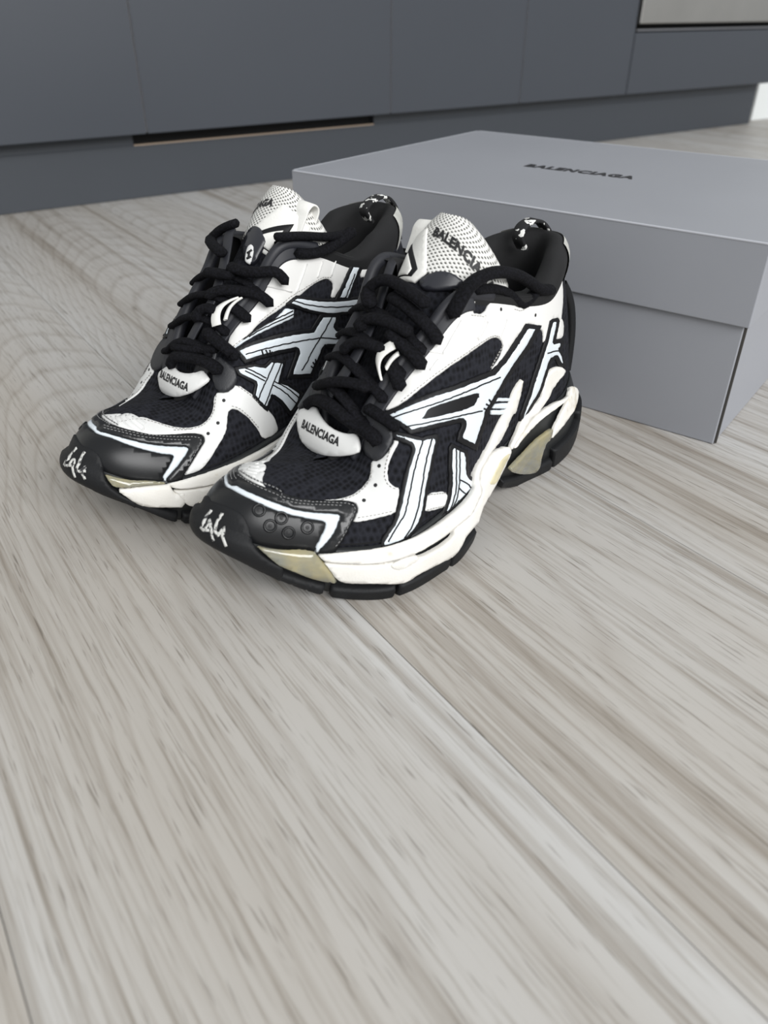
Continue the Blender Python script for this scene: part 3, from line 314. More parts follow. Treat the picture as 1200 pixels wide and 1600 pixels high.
["side_flash","WT","U",0.0009,0.0009,[[8.7,0.8224],[8.64,0.8108],[8.56,0.7954],[8.5,0.7838],[8.42,0.7683],[8.34,0.7529],[8.28,0.7452],[8.2,0.7297],[8.12,0.7181],[8.04,0.7066],[7.96,0.695],[7.88,0.6834],[7.82,0.6757],[7.74,0.6641],[7.64,0.6525],[7.56,0.6448],[7.48,0.6332],[7.38,0.6255],[7.3,0.6139],[7.2,0.6023],[7.1,0.5907],[7.02,0.583],[6.92,0.5676],[6.82,0.556],[6.72,0.5444],[6.62,0.5328],[6.52,0.5212],[6.4,0.5058],[6.3,0.4981],[6.18,0.4903],[6.06,0.4826],[5.94,0.4749],[5.82,0.471],[5.7,0.471],[5.58,0.471],[5.46,0.471],[5.34,0.4749],[5.22,0.4749],[5.14,0.4749],[5.06,0.4749],[5.0,0.4826],[4.92,0.4903],[4.86,0.5019],[4.8,0.5097],[4.72,0.5174],[4.66,0.5251],[4.6,0.5405],[4.54,0.5521],[4.5,0.5637],[4.44,0.5792],[4.38,0.5907],[4.32,0.6062],[4.28,0.6216],[4.22,0.6371],[4.18,0.6525],[4.12,0.668],[4.08,0.6834],[4.02,0.6988],[3.98,0.7143],[3.92,0.7297],[3.82,0.722],[3.72,0.7143],[3.62,0.7066],[3.68,0.6873],[3.72,0.6718],[3.76,0.6525],[3.82,0.6371],[3.86,0.6216],[3.9,0.6062],[3.96,0.5907],[4.02,0.5753],[4.08,0.5637],[4.14,0.5483],[4.2,0.5367],[4.26,0.5212],[4.32,0.5097],[4.38,0.4981],[4.42,0.4865],[4.48,0.4749],[4.52,0.4633],[4.58,0.4517],[4.64,0.4402],[4.7,0.4286],[4.76,0.417],[4.8,0.4054],[4.86,0.3938],[4.92,0.3822],[5.0,0.3745],[5.04,0.3629],[5.12,0.3552],[5.18,0.3436],[5.26,0.3359],[5.32,0.3243],[5.42,0.3166],[5.5,0.3089],[5.58,0.3012],[5.6,0.2857],[5.64,0.2741],[5.7,0.2625],[5.74,0.251],[5.82,0.2432],[5.86,0.2317],[5.92,0.2239],[5.98,0.2162],[6.02,0.2046],[6.08,0.1969],[6.16,0.1892],[6.28,0.2085],[6.42,0.2278],[6.52,0.2471],[6.64,0.2664],[6.74,0.2857],[6.72,0.2973],[6.68,0.305],[6.62,0.3089],[6.56,0.3127],[6.52,0.3205],[6.5,0.3282],[6.5,0.3398],[6.56,0.3552],[6.6,0.3668],[6.68,0.3784],[6.78,0.3938],[6.9,0.4054],[7.02,0.4208],[7.14,0.4324],[7.24,0.444],[7.36,0.4556],[7.48,0.471],[7.58,0.4826],[7.68,0.4942],[7.78,0.5058],[7.86,0.5174],[7.96,0.529],[8.04,0.5405],[8.12,0.556],[8.22,0.5714],[8.3,0.583],[8.38,0.5985],[8.4,0.6139],[8.42,0.6293],[8.46,0.6486],[8.48,0.6641],[8.52,0.6834],[8.54,0.7027],[8.58,0.7259],[8.62,0.749],[8.66,0.7722],[8.68,0.7992]],[[[7.64,0.5367],[7.72,0.5483],[7.8,0.5598],[7.88,0.5714],[7.94,0.583],[7.9,0.5869],[7.84,0.5907],[7.8,0.5946],[7.74,0.5946],[7.64,0.5869],[7.54,0.5753],[7.46,0.5676],[7.34,0.556],[7.24,0.5444],[7.14,0.5328],[7.02,0.5212],[6.92,0.5097],[6.82,0.4981],[6.7,0.4826],[6.58,0.471],[6.46,0.4556],[6.34,0.444],[6.22,0.4324],[6.12,0.4247],[6.0,0.417],[5.88,0.4093],[5.84,0.3977],[5.88,0.3938],[5.92,0.39],[5.96,0.3822],[6.02,0.3784],[6.08,0.3745],[6.2,0.3822],[6.32,0.39],[6.42,0.3977],[6.52,0.4093],[6.62,0.417],[6.74,0.4324],[6.86,0.4479],[6.98,0.4595],[7.1,0.4749],[7.2,0.4865],[7.32,0.4981],[7.42,0.5097],[7.52,0.5212]]]],
["side_bar","WT","U",0.0006,0.0008,[[4.9,0.332],[4.78,0.3243],[4.66,0.3127],[4.56,0.305],[4.46,0.2934],[4.34,0.2819],[4.38,0.2703],[4.48,0.278],[4.6,0.2896],[4.74,0.3012],[4.86,0.3127],[4.98,0.3205],[4.94,0.3282]],[]],
["side_bar","WT","U",0.0006,0.0008,[[5.02,0.3089],[4.9,0.3012],[4.78,0.2934],[4.64,0.2819],[4.52,0.2703],[4.4,0.2587],[4.44,0.2471],[4.48,0.2355],[4.6,0.2471],[4.72,0.2587],[4.84,0.2703],[4.98,0.2819],[5.12,0.2934],[5.08,0.3012]],[]],
["side_bar","WT","U",0.0006,0.0008,[[5.18,0.2857],[5.04,0.278],[4.9,0.2664],[4.78,0.2548],[4.66,0.2471],[4.54,0.2355],[4.58,0.2239],[4.62,0.2162],[4.74,0.2278],[4.84,0.2355],[4.96,0.2471],[5.06,0.2548],[5.2,0.2664],[5.18,0.2741]],[]],
["outline_backing","BT","U",0.0009,0.0008,[[3.0,0.7181],[2.92,0.7181],[2.86,0.7181],[2.7,0.6988],[2.54,0.6795],[2.48,0.6602],[2.44,0.6409],[2.48,0.6216],[2.5,0.6023],[2.54,0.5869],[2.56,0.5676],[2.6,0.556],[2.62,0.5367],[2.66,0.5251],[2.56,0.5019],[2.4,0.4826],[2.24,0.4633],[2.14,0.4363],[2.2,0.4208],[2.26,0.4093],[2.32,0.3977],[2.36,0.3938],[2.34,0.3861],[2.28,0.3668],[2.24,0.3436],[2.2,0.3243],[2.14,0.2934],[2.08,0.2625],[2.02,0.2317],[2.04,0.2239],[2.08,0.2162],[2.22,0.2394],[2.34,0.2587],[2.46,0.2896],[2.52,0.3166],[2.58,0.3436],[2.62,0.3629],[2.62,0.3629],[2.68,0.3668],[2.78,0.3707],[2.82,0.3668],[2.86,0.3591],[2.88,0.3475],[2.92,0.3359],[2.94,0.3243],[2.96,0.3127],[2.98,0.2973],[3.0,0.2857],[3.04,0.2741],[3.06,0.2625],[3.08,0.2471],[3.1,0.2317],[3.14,0.2162],[3.18,0.2008],[3.22,0.1892],[3.26,0.1737],[3.3,0.166],[3.34,0.1583],[3.4,0.1467],[3.46,0.139],[3.48,0.1313],[3.52,0.1236],[3.56,0.112],[3.62,0.1042],[3.66,0.0927],[3.7,0.0811],[3.76,0.0734],[3.8,0.0579],[3.84,0.0463],[3.92,0.0541],[3.94,0.0772],[3.96,0.1004],[3.96,0.1197],[3.96,0.1351],[3.92,0.1506],[3.88,0.1622],[3.86,0.1776],[3.84,0.1931],[3.8,0.2085],[3.76,0.2239],[3.74,0.2394],[3.7,0.2548],[3.68,0.2703],[3.66,0.2857],[3.64,0.3012],[3.62,0.3166],[3.6,0.332],[3.58,0.3436],[3.56,0.3591],[3.54,0.3745],[3.5,0.3861],[3.48,0.4015],[3.46,0.4208],[3.42,0.4324],[3.4,0.444],[3.38,0.4595],[3.36,0.4749],[3.34,0.4903],[3.3,0.5019],[3.28,0.5212],[3.26,0.5367],[3.22,0.5521],[3.2,0.5714],[3.16,0.5869],[3.14,0.6023],[3.12,0.6216],[3.1,0.6371],[3.08,0.6525],[3.06,0.668],[3.04,0.6873],[3.02,0.7027]],[]],
["outline_backing","BT","U",0.0009,0.0008,[[24.98,0.7027],[24.96,0.6873],[24.94,0.668],[24.92,0.6525],[24.9,0.6371],[24.88,0.6216],[24.86,0.6023],[24.84,0.5869],[24.8,0.5714],[24.78,0.5521],[24.74,0.5367],[24.72,0.5212],[24.7,0.5019],[24.66,0.4903],[24.64,0.4749],[24.62,0.4595],[24.6,0.444],[24.58,0.4324],[24.54,0.4208],[24.52,0.4015],[24.5,0.3861],[24.46,0.3745],[24.44,0.3591],[24.42,0.3436],[24.4,0.332],[24.38,0.3166],[24.36,0.3012],[24.34,0.2857],[24.32,0.2703],[24.3,0.2548],[24.26,0.2394],[24.24,0.2239],[24.2,0.2085],[24.16,0.1931],[24.14,0.1776],[24.12,0.1622],[24.08,0.1506],[24.04,0.1351],[24.04,0.1197],[24.04,0.1004],[24.06,0.0772],[24.08,0.0541],[24.16,0.0463],[24.2,0.0579],[24.24,0.0734],[24.3,0.0811],[24.34,0.0927],[24.38,0.1042],[24.44,0.112],[24.48,0.1236],[24.52,0.1313],[24.54,0.139],[24.6,0.1467],[24.66,0.1583],[24.7,0.166],[24.74,0.1737],[24.78,0.1892],[24.82,0.2008],[24.86,0.2162],[24.9,0.2317],[24.92,0.2471],[24.94,0.2625],[24.96,0.2741],[25.0,0.2857],[25.02,0.2973],[25.04,0.3127],[25.06,0.3243],[25.08,0.3359],[25.12,0.3475],[25.14,0.3591],[25.18,0.3668],[25.22,0.3707],[25.32,0.3668],[25.38,0.3629],[25.38,0.3629],[25.42,0.3436],[25.48,0.3166],[25.54,0.2896],[25.66,0.2587],[25.78,0.2394],[25.92,0.2162],[25.96,0.2239],[25.98,0.2317],[25.92,0.2625],[25.86,0.2934],[25.8,0.3243],[25.76,0.3436],[25.72,0.3668],[25.66,0.3861],[25.64,0.3938],[25.68,0.3977],[25.74,0.4093],[25.8,0.4208],[25.86,0.4363],[25.76,0.4633],[25.6,0.4826],[25.44,0.5019],[25.34,0.5251],[25.38,0.5367],[25.4,0.556],[25.44,0.5676],[25.46,0.5869],[25.5,0.6023],[25.52,0.6216],[25.56,0.6409],[25.52,0.6602],[25.46,0.6795],[25.3,0.6988],[25.14,0.7181],[25.08,0.7181],[25.0,0.7181]],[]],
["heel_flash","WT","U",0.0009,0.0009,[[2.88,0.6834],[2.8,0.6873],[2.68,0.6718],[2.64,0.6486],[2.68,0.6293],[2.7,0.61],[2.74,0.5946],[2.76,0.5753],[2.8,0.5598],[2.82,0.5444],[2.84,0.5251],[2.76,0.4981],[2.64,0.4865],[2.5,0.471],[2.4,0.4517],[2.44,0.4363],[2.48,0.4286],[2.54,0.4247],[2.52,0.4093],[2.44,0.3822],[2.4,0.3629],[2.36,0.3475],[2.32,0.3166],[2.28,0.2896],[2.26,0.2664],[2.32,0.278],[2.38,0.2973],[2.44,0.3243],[2.5,0.3514],[2.56,0.3745],[2.62,0.3861],[2.72,0.3977],[2.8,0.3977],[2.9,0.4054],[2.94,0.3977],[2.98,0.39],[3.02,0.3784],[3.04,0.3629],[3.06,0.3475],[3.1,0.3359],[3.12,0.3243],[3.14,0.3127],[3.18,0.2934],[3.2,0.2741],[3.24,0.2587],[3.26,0.2394],[3.3,0.2239],[3.34,0.2124],[3.38,0.2008],[3.42,0.1892],[3.46,0.1815],[3.52,0.1737],[3.56,0.1622],[3.6,0.1544],[3.64,0.1467],[3.68,0.1351],[3.72,0.1236],[3.76,0.1158],[3.78,0.1081],[3.82,0.0965],[3.86,0.0849],[3.88,0.0811],[3.88,0.0965],[3.86,0.1042],[3.84,0.1158],[3.82,0.1313],[3.78,0.1467],[3.76,0.1622],[3.72,0.1737],[3.7,0.1892],[3.66,0.2046],[3.62,0.2201],[3.6,0.2355],[3.58,0.2548],[3.56,0.2703],[3.54,0.2857],[3.52,0.3012],[3.48,0.3127],[3.48,0.3282],[3.44,0.3398],[3.42,0.3552],[3.4,0.3707],[3.36,0.3861],[3.34,0.4015],[3.32,0.417],[3.3,0.4286],[3.28,0.444],[3.24,0.4556],[3.22,0.471],[3.2,0.4865],[3.16,0.5019],[3.14,0.5174],[3.1,0.5328],[3.06,0.5521],[3.04,0.5676],[3.02,0.583],[3.0,0.6023],[2.98,0.6178],[2.96,0.6332],[2.94,0.6486],[2.9,0.6602],[2.88,0.6718]],[]],
["heel_flash","WT","U",0.0009,0.0009,[[25.12,0.6718],[25.1,0.6602],[25.06,0.6486],[25.04,0.6332],[25.02,0.6178],[25.0,0.6023],[24.98,0.583],[24.96,0.5676],[24.94,0.5521],[24.9,0.5328],[24.86,0.5174],[24.84,0.5019],[24.8,0.4865],[24.78,0.471],[24.76,0.4556],[24.72,0.444],[24.7,0.4286],[24.68,0.417],[24.66,0.4015],[24.64,0.3861],[24.6,0.3707],[24.58,0.3552],[24.56,0.3398],[24.52,0.3282],[24.52,0.3127],[24.48,0.3012],[24.46,0.2857],[24.44,0.2703],[24.42,0.2548],[24.4,0.2355],[24.38,0.2201],[24.34,0.2046],[24.3,0.1892],[24.28,0.1737],[24.24,0.1622],[24.22,0.1467],[24.18,0.1313],[24.16,0.1158],[24.14,0.1042],[24.12,0.0965],[24.12,0.0811],[24.14,0.0849],[24.18,0.0965],[24.22,0.1081],[24.24,0.1158],[24.28,0.1236],[24.32,0.1351],[24.36,0.1467],[24.4,0.1544],[24.44,0.1622],[24.48,0.1737],[24.54,0.1815],[24.58,0.1892],[24.62,0.2008],[24.66,0.2124],[24.7,0.2239],[24.74,0.2394],[24.76,0.2587],[24.8,0.2741],[24.82,0.2934],[24.86,0.3127],[24.88,0.3243],[24.9,0.3359],[24.94,0.3475],[24.96,0.3629],[24.98,0.3784],[25.02,0.39],[25.06,0.3977],[25.1,0.4054],[25.2,0.3977],[25.28,0.3977],[25.38,0.3861],[25.44,0.3745],[25.5,0.3514],[25.56,0.3243],[25.62,0.2973],[25.68,0.278],[25.74,0.2664],[25.72,0.2896],[25.68,0.3166],[25.64,0.3475],[25.6,0.3629],[25.56,0.3822],[25.48,0.4093],[25.46,0.4247],[25.52,0.4286],[25.56,0.4363],[25.6,0.4517],[25.5,0.471],[25.36,0.4865],[25.24,0.4981],[25.16,0.5251],[25.18,0.5444],[25.2,0.5598],[25.24,0.5753],[25.26,0.5946],[25.3,0.61],[25.32,0.6293],[25.36,0.6486],[25.32,0.6718],[25.2,0.6873],[25.12,0.6834]],[]],
["heel_overlay","WG","U",0,0.001,[[2.42,0.6371],[2.34,0.6409],[2.22,0.6178],[2.16,0.5907],[2.14,0.5676],[2.12,0.5444],[2.14,0.529],[2.14,0.5135],[2.16,0.4942],[2.2,0.4749],[2.3,0.471],[2.44,0.4865],[2.52,0.4981],[2.54,0.5019],[2.54,0.5251],[2.54,0.5483],[2.52,0.5714],[2.5,0.5869],[2.48,0.6023],[2.46,0.6216]],[]],
["heel_overlay","WG","U",0,0.001,[[25.54,0.6216],[25.52,0.6023],[25.5,0.5869],[25.48,0.5714],[25.46,0.5483],[25.46,0.5251],[25.46,0.5019],[25.48,0.4981],[25.56,0.4865],[25.7,0.471],[25.8,0.4749],[25.84,0.4942],[25.86,0.5135],[25.86,0.529],[25.88,0.5444],[25.86,0.5676],[25.84,0.5907],[25.78,0.6178],[25.66,0.6409],[25.58,0.6371]],[]],
["outline_backing","BT","U",0.0007,0.0008,[[8.88,0.749],[8.82,0.7297],[8.78,0.7181],[8.74,0.7066],[8.68,0.6834],[8.64,0.6602],[8.58,0.6409],[8.52,0.6178],[8.46,0.5985],[8.4,0.5753],[8.34,0.556],[8.26,0.5367],[8.2,0.5174],[8.12,0.4981],[8.06,0.4942],[7.98,0.4826],[7.92,0.4749],[7.82,0.4595],[7.74,0.4517],[7.64,0.4363],[7.62,0.4208],[7.6,0.4054],[7.64,0.3938],[7.7,0.3861],[7.74,0.3745],[7.78,0.3668],[7.82,0.3552],[7.86,0.3475],[7.9,0.3398],[7.94,0.3282],[7.98,0.3205],[8.02,0.3089],[8.06,0.2973],[8.1,0.2857],[8.14,0.2741],[8.18,0.2664],[8.22,0.2548],[8.26,0.2471],[8.28,0.2317],[8.32,0.2201],[8.36,0.2124],[8.4,0.2008],[8.42,0.1892],[8.46,0.1776],[8.48,0.166],[8.52,0.1544],[8.54,0.139],[8.58,0.1274],[8.6,0.1158],[8.62,0.1042],[8.66,0.0927],[8.7,0.0811],[8.76,0.0695],[8.8,0.0618],[8.84,0.0502],[8.88,0.0425],[8.94,0.0309],[9.0,0.0232],[9.06,0.0154],[9.14,0.0116],[9.2,0.0],[9.28,0.0],[9.36,0.0],[9.46,0.0],[9.52,0.0],[9.58,0.0],[9.66,0.0],[9.74,0.0],[9.8,0.0],[9.88,0.0],[9.94,0.0],[10.0,0.0],[10.04,0.0],[10.06,0.0077],[10.06,0.0347],[10.04,0.0618],[10.02,0.0849],[10.0,0.1042],[9.96,0.1197],[9.92,0.1351],[9.86,0.1506],[9.82,0.1622],[9.78,0.1776],[9.72,0.1853],[9.66,0.1931],[9.62,0.2085],[9.56,0.2239],[9.54,0.2394],[9.5,0.251],[9.46,0.2625],[9.42,0.2741],[9.38,0.2819],[9.36,0.2973],[9.32,0.305],[9.28,0.3205],[9.26,0.3359],[9.22,0.3475],[9.18,0.3552],[9.14,0.3668],[9.12,0.3822],[9.08,0.3938],[9.04,0.4054],[9.0,0.417],[8.96,0.4286],[8.9,0.4363],[8.86,0.4479],[8.82,0.4556],[8.78,0.4633],[8.74,0.471],[8.68,0.4788],[8.64,0.4865],[8.6,0.4942],[8.56,0.5019],[8.54,0.5135],[8.54,0.5251],[8.56,0.5367],[8.6,0.5521],[8.64,0.5714],[8.7,0.5907],[8.74,0.61],[8.78,0.6293],[8.84,0.6525],[8.86,0.6757],[8.9,0.7027],[8.88,0.7143],[8.88,0.7336]],[]],
["side_stripes","WT","U",0.0007,0.0009,[[8.82,0.7027],[8.78,0.6873],[8.74,0.6718],[8.7,0.6564],[8.64,0.6332],[8.58,0.6139],[8.52,0.5907],[8.46,0.5714],[8.4,0.5521],[8.34,0.5328],[8.28,0.5174],[8.2,0.4981],[8.14,0.4826],[8.06,0.4749],[8.0,0.4672],[7.96,0.4595],[7.86,0.4479],[7.78,0.4363],[7.78,0.4247],[7.76,0.4093],[7.8,0.4015],[7.86,0.3938],[7.9,0.3822],[7.94,0.3707],[8.0,0.3629],[8.04,0.3514],[8.08,0.3398],[8.12,0.3282],[8.16,0.3166],[8.2,0.305],[8.26,0.2973],[8.28,0.2857],[8.32,0.2741],[8.36,0.2664],[8.4,0.2548],[8.44,0.2432],[8.48,0.2317],[8.5,0.2201],[8.52,0.2085],[8.56,0.1969],[8.6,0.1853],[8.62,0.1737],[8.64,0.1583],[8.68,0.1467],[8.7,0.1351],[8.74,0.1274],[8.76,0.1158],[8.8,0.1042],[8.86,0.0927],[8.88,0.0811],[8.92,0.0734],[8.98,0.0656],[9.02,0.0579],[9.08,0.0502],[9.14,0.0425],[9.2,0.0386],[9.26,0.0309],[9.32,0.0232],[9.4,0.0193],[9.48,0.0193],[9.54,0.0193],[9.6,0.0193],[9.66,0.0232],[9.74,0.0232],[9.8,0.0232],[9.86,0.0232],[9.94,0.027],[9.98,0.0347],[9.98,0.0579],[9.96,0.0695],[9.92,0.0849],[9.88,0.1004],[9.84,0.112],[9.82,0.1274],[9.76,0.139],[9.72,0.1506],[9.66,0.1622],[9.6,0.1699],[9.56,0.1853],[9.5,0.2008],[9.46,0.2124],[9.42,0.2239],[9.4,0.2394],[9.36,0.251],[9.32,0.2625],[9.28,0.2741],[9.24,0.2819],[9.22,0.2973],[9.18,0.3127],[9.14,0.3243],[9.1,0.3359],[9.08,0.3475],[9.04,0.3591],[9.0,0.3707],[8.96,0.3822],[8.92,0.3938],[8.88,0.4054],[8.84,0.417],[8.8,0.4286],[8.76,0.4363],[8.7,0.444],[8.66,0.4517],[8.62,0.4595],[8.58,0.4672],[8.52,0.4749],[8.48,0.4826],[8.46,0.4903],[8.46,0.5019],[8.46,0.5174],[8.48,0.5367],[8.54,0.556],[8.58,0.5753],[8.62,0.5907],[8.66,0.61],[8.72,0.6293],[8.76,0.6486],[8.78,0.6641],[8.82,0.6834]],[]],
["outline_backing","BT","U",0.0007,0.0008,[[7.3,0.3166],[7.24,0.3166],[7.18,0.3205],[7.1,0.305],[7.0,0.2857],[6.92,0.2703],[6.84,0.2548],[6.76,0.2394],[6.64,0.2201],[6.54,0.2046],[6.52,0.1892],[6.48,0.1699],[6.48,0.1583],[6.48,0.1429],[6.5,0.1313],[6.5,0.1158],[6.48,0.1004],[6.5,0.0888],[6.46,0.0734],[6.3,0.0463],[6.18,0.027],[6.04,0.0039],[6.06,0.0],[6.1,0.0],[6.22,0.0],[6.32,0.0],[6.4,0.0],[6.48,0.0],[6.56,0.0],[6.64,0.0],[6.76,0.0],[6.88,0.0],[7.0,0.0],[7.1,0.0],[7.22,0.0],[7.32,0.0],[7.42,0.0],[7.54,0.0],[7.64,0.0],[7.74,0.0],[7.84,0.0],[7.94,0.0],[8.04,0.0],[8.12,0.0],[8.06,0.0],[7.98,0.0],[7.96,0.0077],[7.9,0.0193],[7.86,0.0309],[7.8,0.0425],[7.74,0.0502],[7.7,0.0618],[7.66,0.0695],[7.64,0.0811],[7.6,0.0888],[7.58,0.1004],[7.56,0.1158],[7.52,0.1274],[7.5,0.139],[7.5,0.1506],[7.48,0.1622],[7.46,0.1776],[7.46,0.1969],[7.46,0.2124],[7.44,0.2278],[7.42,0.2394],[7.4,0.2548],[7.38,0.2664],[7.36,0.278],[7.34,0.2896],[7.34,0.305]],[]],
["side_stripes","WT","U",0.0007,0.0009,[[7.22,0.2857],[7.18,0.2896],[7.12,0.2896],[7.04,0.2741],[6.96,0.2587],[6.9,0.2471],[6.84,0.2355],[6.76,0.2239],[6.7,0.2124],[6.68,0.1969],[6.64,0.1815],[6.66,0.1699],[6.64,0.1544],[6.66,0.1429],[6.68,0.1313],[6.66,0.1158],[6.66,0.1004],[6.62,0.0888],[6.6,0.0811],[6.5,0.0579],[6.38,0.0386],[6.26,0.0193],[6.22,0.0039],[6.28,0.0],[6.36,0.0],[6.5,0.0],[6.58,0.0],[6.66,0.0],[6.78,0.0],[6.9,0.0],[7.0,0.0],[7.12,0.0],[7.22,0.0],[7.32,0.0],[7.42,0.0],[7.5,0.0],[7.6,0.0],[7.7,0.0],[7.78,0.0],[7.88,0.0],[7.94,0.0],[7.88,0.0],[7.84,0.0],[7.78,0.0039],[7.74,0.0116],[7.68,0.0232],[7.64,0.0347],[7.58,0.0425],[7.54,0.0541],[7.52,0.0618],[7.48,0.0734],[7.46,0.0849],[7.44,0.1004],[7.4,0.112],[7.38,0.1236],[7.38,0.139],[7.36,0.1506],[7.36,0.166],[7.34,0.1815],[7.34,0.1969],[7.34,0.2124],[7.32,0.2239],[7.3,0.2355],[7.28,0.2471],[7.26,0.2625],[7.24,0.2741]],[]],
["heel_swoop","WF","BP",0,0.002,[[2.68,1.3036],[2.62,1.2981],[2.56,1.2925],[2.48,1.2813],[2.38,1.2646],[2.32,1.2535],[2.26,1.2423],[2.2,1.2256],[2.14,1.2089],[2.12,1.1978],[2.1,1.1866],[2.1,1.1811],[2.14,1.1811],[2.2,1.1811],[2.22,1.1755],[2.28,1.1755],[2.38,1.1755],[2.46,1.1755],[2.5,1.1699],[2.58,1.1699],[2.6,1.1643],[2.64,1.1588],[2.7,1.1588],[2.76,1.1532],[2.78,1.1476],[2.82,1.1365],[2.84,1.1309],[2.88,1.1253],[2.92,1.1198],[3.0,1.1142],[3.06,1.1086],[3.12,1.1031],[3.18,1.0975],[3.24,1.0919],[3.28,1.0864],[3.34,1.0808],[3.4,1.0808],[3.46,1.0808],[3.52,1.0808],[3.58,1.0808],[3.64,1.0696],[3.72,1.0585],[3.78,1.0474],[3.84,1.0362],[3.88,1.0195],[3.92,1.0028],[3.98,0.9972],[4.04,0.9916],[4.08,0.9805],[4.12,0.9749],[4.18,0.9638],[4.26,0.9582],[4.32,0.9471],[4.4,0.9359],[4.44,0.9304],[4.48,0.9192],[4.5,0.9192],[4.5,0.9304],[4.5,0.9471],[4.48,0.9749],[4.46,0.9916],[4.42,1.0139],[4.38,1.0251],[4.32,1.0362],[4.28,1.0474],[4.2,1.0585],[4.18,1.0641],[4.14,1.0696],[4.1,1.0808],[4.06,1.0919],[4.0,1.1031],[3.94,1.1086],[3.9,1.1142],[3.84,1.1142],[3.82,1.1198],[3.76,1.1253],[3.66,1.1253],[3.62,1.1309],[3.56,1.1365],[3.5,1.1421],[3.42,1.1476],[3.34,1.1476],[3.26,1.1532],[3.22,1.1588],[3.16,1.1643],[3.16,1.1755],[3.16,1.1922],[3.14,1.2033],[3.12,1.2201],[3.12,1.2368],[3.12,1.2479],[3.1,1.2591],[3.08,1.2702],[3.04,1.2813],[3.0,1.2925],[2.94,1.3036],[2.88,1.3036],[2.82,1.3092],[2.78,1.3092]],[]],
["heel_swoop","WF","BP",0,0.002,[[25.22,1.3092],[25.18,1.3092],[25.12,1.3036],[25.06,1.3036],[25.0,1.2925],[24.96,1.2813],[24.92,1.2702],[24.9,1.2591],[24.88,1.2479],[24.88,1.2368],[24.88,1.2201],[24.86,1.2033],[24.84,1.1922],[24.84,1.1755],[24.84,1.1643],[24.78,1.1588],[24.74,1.1532],[24.66,1.1476],[24.58,1.1476],[24.5,1.1421],[24.44,1.1365],[24.38,1.1309],[24.34,1.1253],[24.24,1.1253],[24.18,1.1198],[24.16,1.1142],[24.1,1.1142],[24.06,1.1086],[24.0,1.1031],[23.94,1.0919],[23.9,1.0808],[23.86,1.0696],[23.82,1.0641],[23.8,1.0585],[23.72,1.0474],[23.68,1.0362],[23.62,1.0251],[23.58,1.0139],[23.54,0.9916],[23.52,0.9749],[23.5,0.9471],[23.5,0.9304],[23.5,0.9192],[23.52,0.9192],[23.56,0.9304],[23.6,0.9359],[23.68,0.9471],[23.74,0.9582],[23.82,0.9638],[23.88,0.9749],[23.92,0.9805],[23.96,0.9916],[24.02,0.9972],[24.08,1.0028],[24.12,1.0195],[24.16,1.0362],[24.22,1.0474],[24.28,1.0585],[24.36,1.0696],[24.42,1.0808],[24.48,1.0808],[24.54,1.0808],[24.6,1.0808],[24.66,1.0808],[24.72,1.0864],[24.76,1.0919],[24.82,1.0975],[24.88,1.1031],[24.94,1.1086],[25.0,1.1142],[25.08,1.1198],[25.12,1.1253],[25.16,1.1309],[25.18,1.1365],[25.22,1.1476],[25.24,1.1532],[25.3,1.1588],[25.36,1.1588],[25.4,1.1643],[25.42,1.1699],[25.5,1.1699],[25.54,1.1755],[25.62,1.1755],[25.72,1.1755],[25.78,1.1755],[25.8,1.1811],[25.86,1.1811],[25.9,1.1811],[25.9,1.1866],[25.88,1.1978],[25.86,1.2089],[25.8,1.2256],[25.74,1.2423],[25.68,1.2535],[25.62,1.2646],[25.52,1.2813],[25.44,1.2925],[25.38,1.2981],[25.32,1.3036]],[]],
["heel_swoop","WF","BP",0,0.0024,[[2.04,0.9972],[2.02,1.0195],[2.02,1.0139],[2.06,1.0028],[2.12,0.9861],[2.16,0.9749],[2.24,0.9805],[2.32,0.9861],[2.38,0.9972],[2.44,1.0084],[2.52,1.0362],[2.64,1.0529],[2.72,1.0585],[2.8,1.0641],[2.86,1.0641],[2.98,1.0752],[3.02,1.0752],[3.08,1.0752],[3.14,1.0752],[3.18,1.0752],[3.26,1.0752],[3.32,1.0752],[3.42,1.0752],[3.46,1.0696],[3.5,1.0696],[3.58,1.0641],[3.64,1.0585],[3.68,1.0529],[3.74,1.0418],[3.82,1.0306],[3.88,1.0084],[3.92,1.0028],[3.96,0.9972],[4.02,0.9861],[4.1,0.9749],[4.18,0.9638],[4.24,0.9582],[4.3,0.9471],[4.36,0.9359],[4.4,0.9248],[4.4,0.9136],[4.4,0.9025],[4.38,0.9025],[4.32,0.8969],[4.26,0.9025],[4.22,0.9136],[4.16,0.9192],[4.08,0.9248],[4.0,0.9304],[3.92,0.9359],[3.88,0.9415],[3.82,0.9415],[3.76,0.9526],[3.66,0.9526],[3.58,0.9582],[3.54,0.9638],[3.48,0.9638],[3.4,0.9694],[3.3,0.9694],[3.22,0.9694],[3.16,0.9694],[3.1,0.9694],[3.02,0.9638],[2.92,0.9638],[2.84,0.9582],[2.78,0.9526],[2.74,0.9526],[2.66,0.9526],[2.56,0.9471],[2.5,0.9471],[2.44,0.9415],[2.38,0.9415],[2.32,0.9415],[2.26,0.9415],[2.22,0.9471],[2.16,0.9582],[2.14,0.9638],[2.1,0.9749],[2.08,0.9861]],[]],
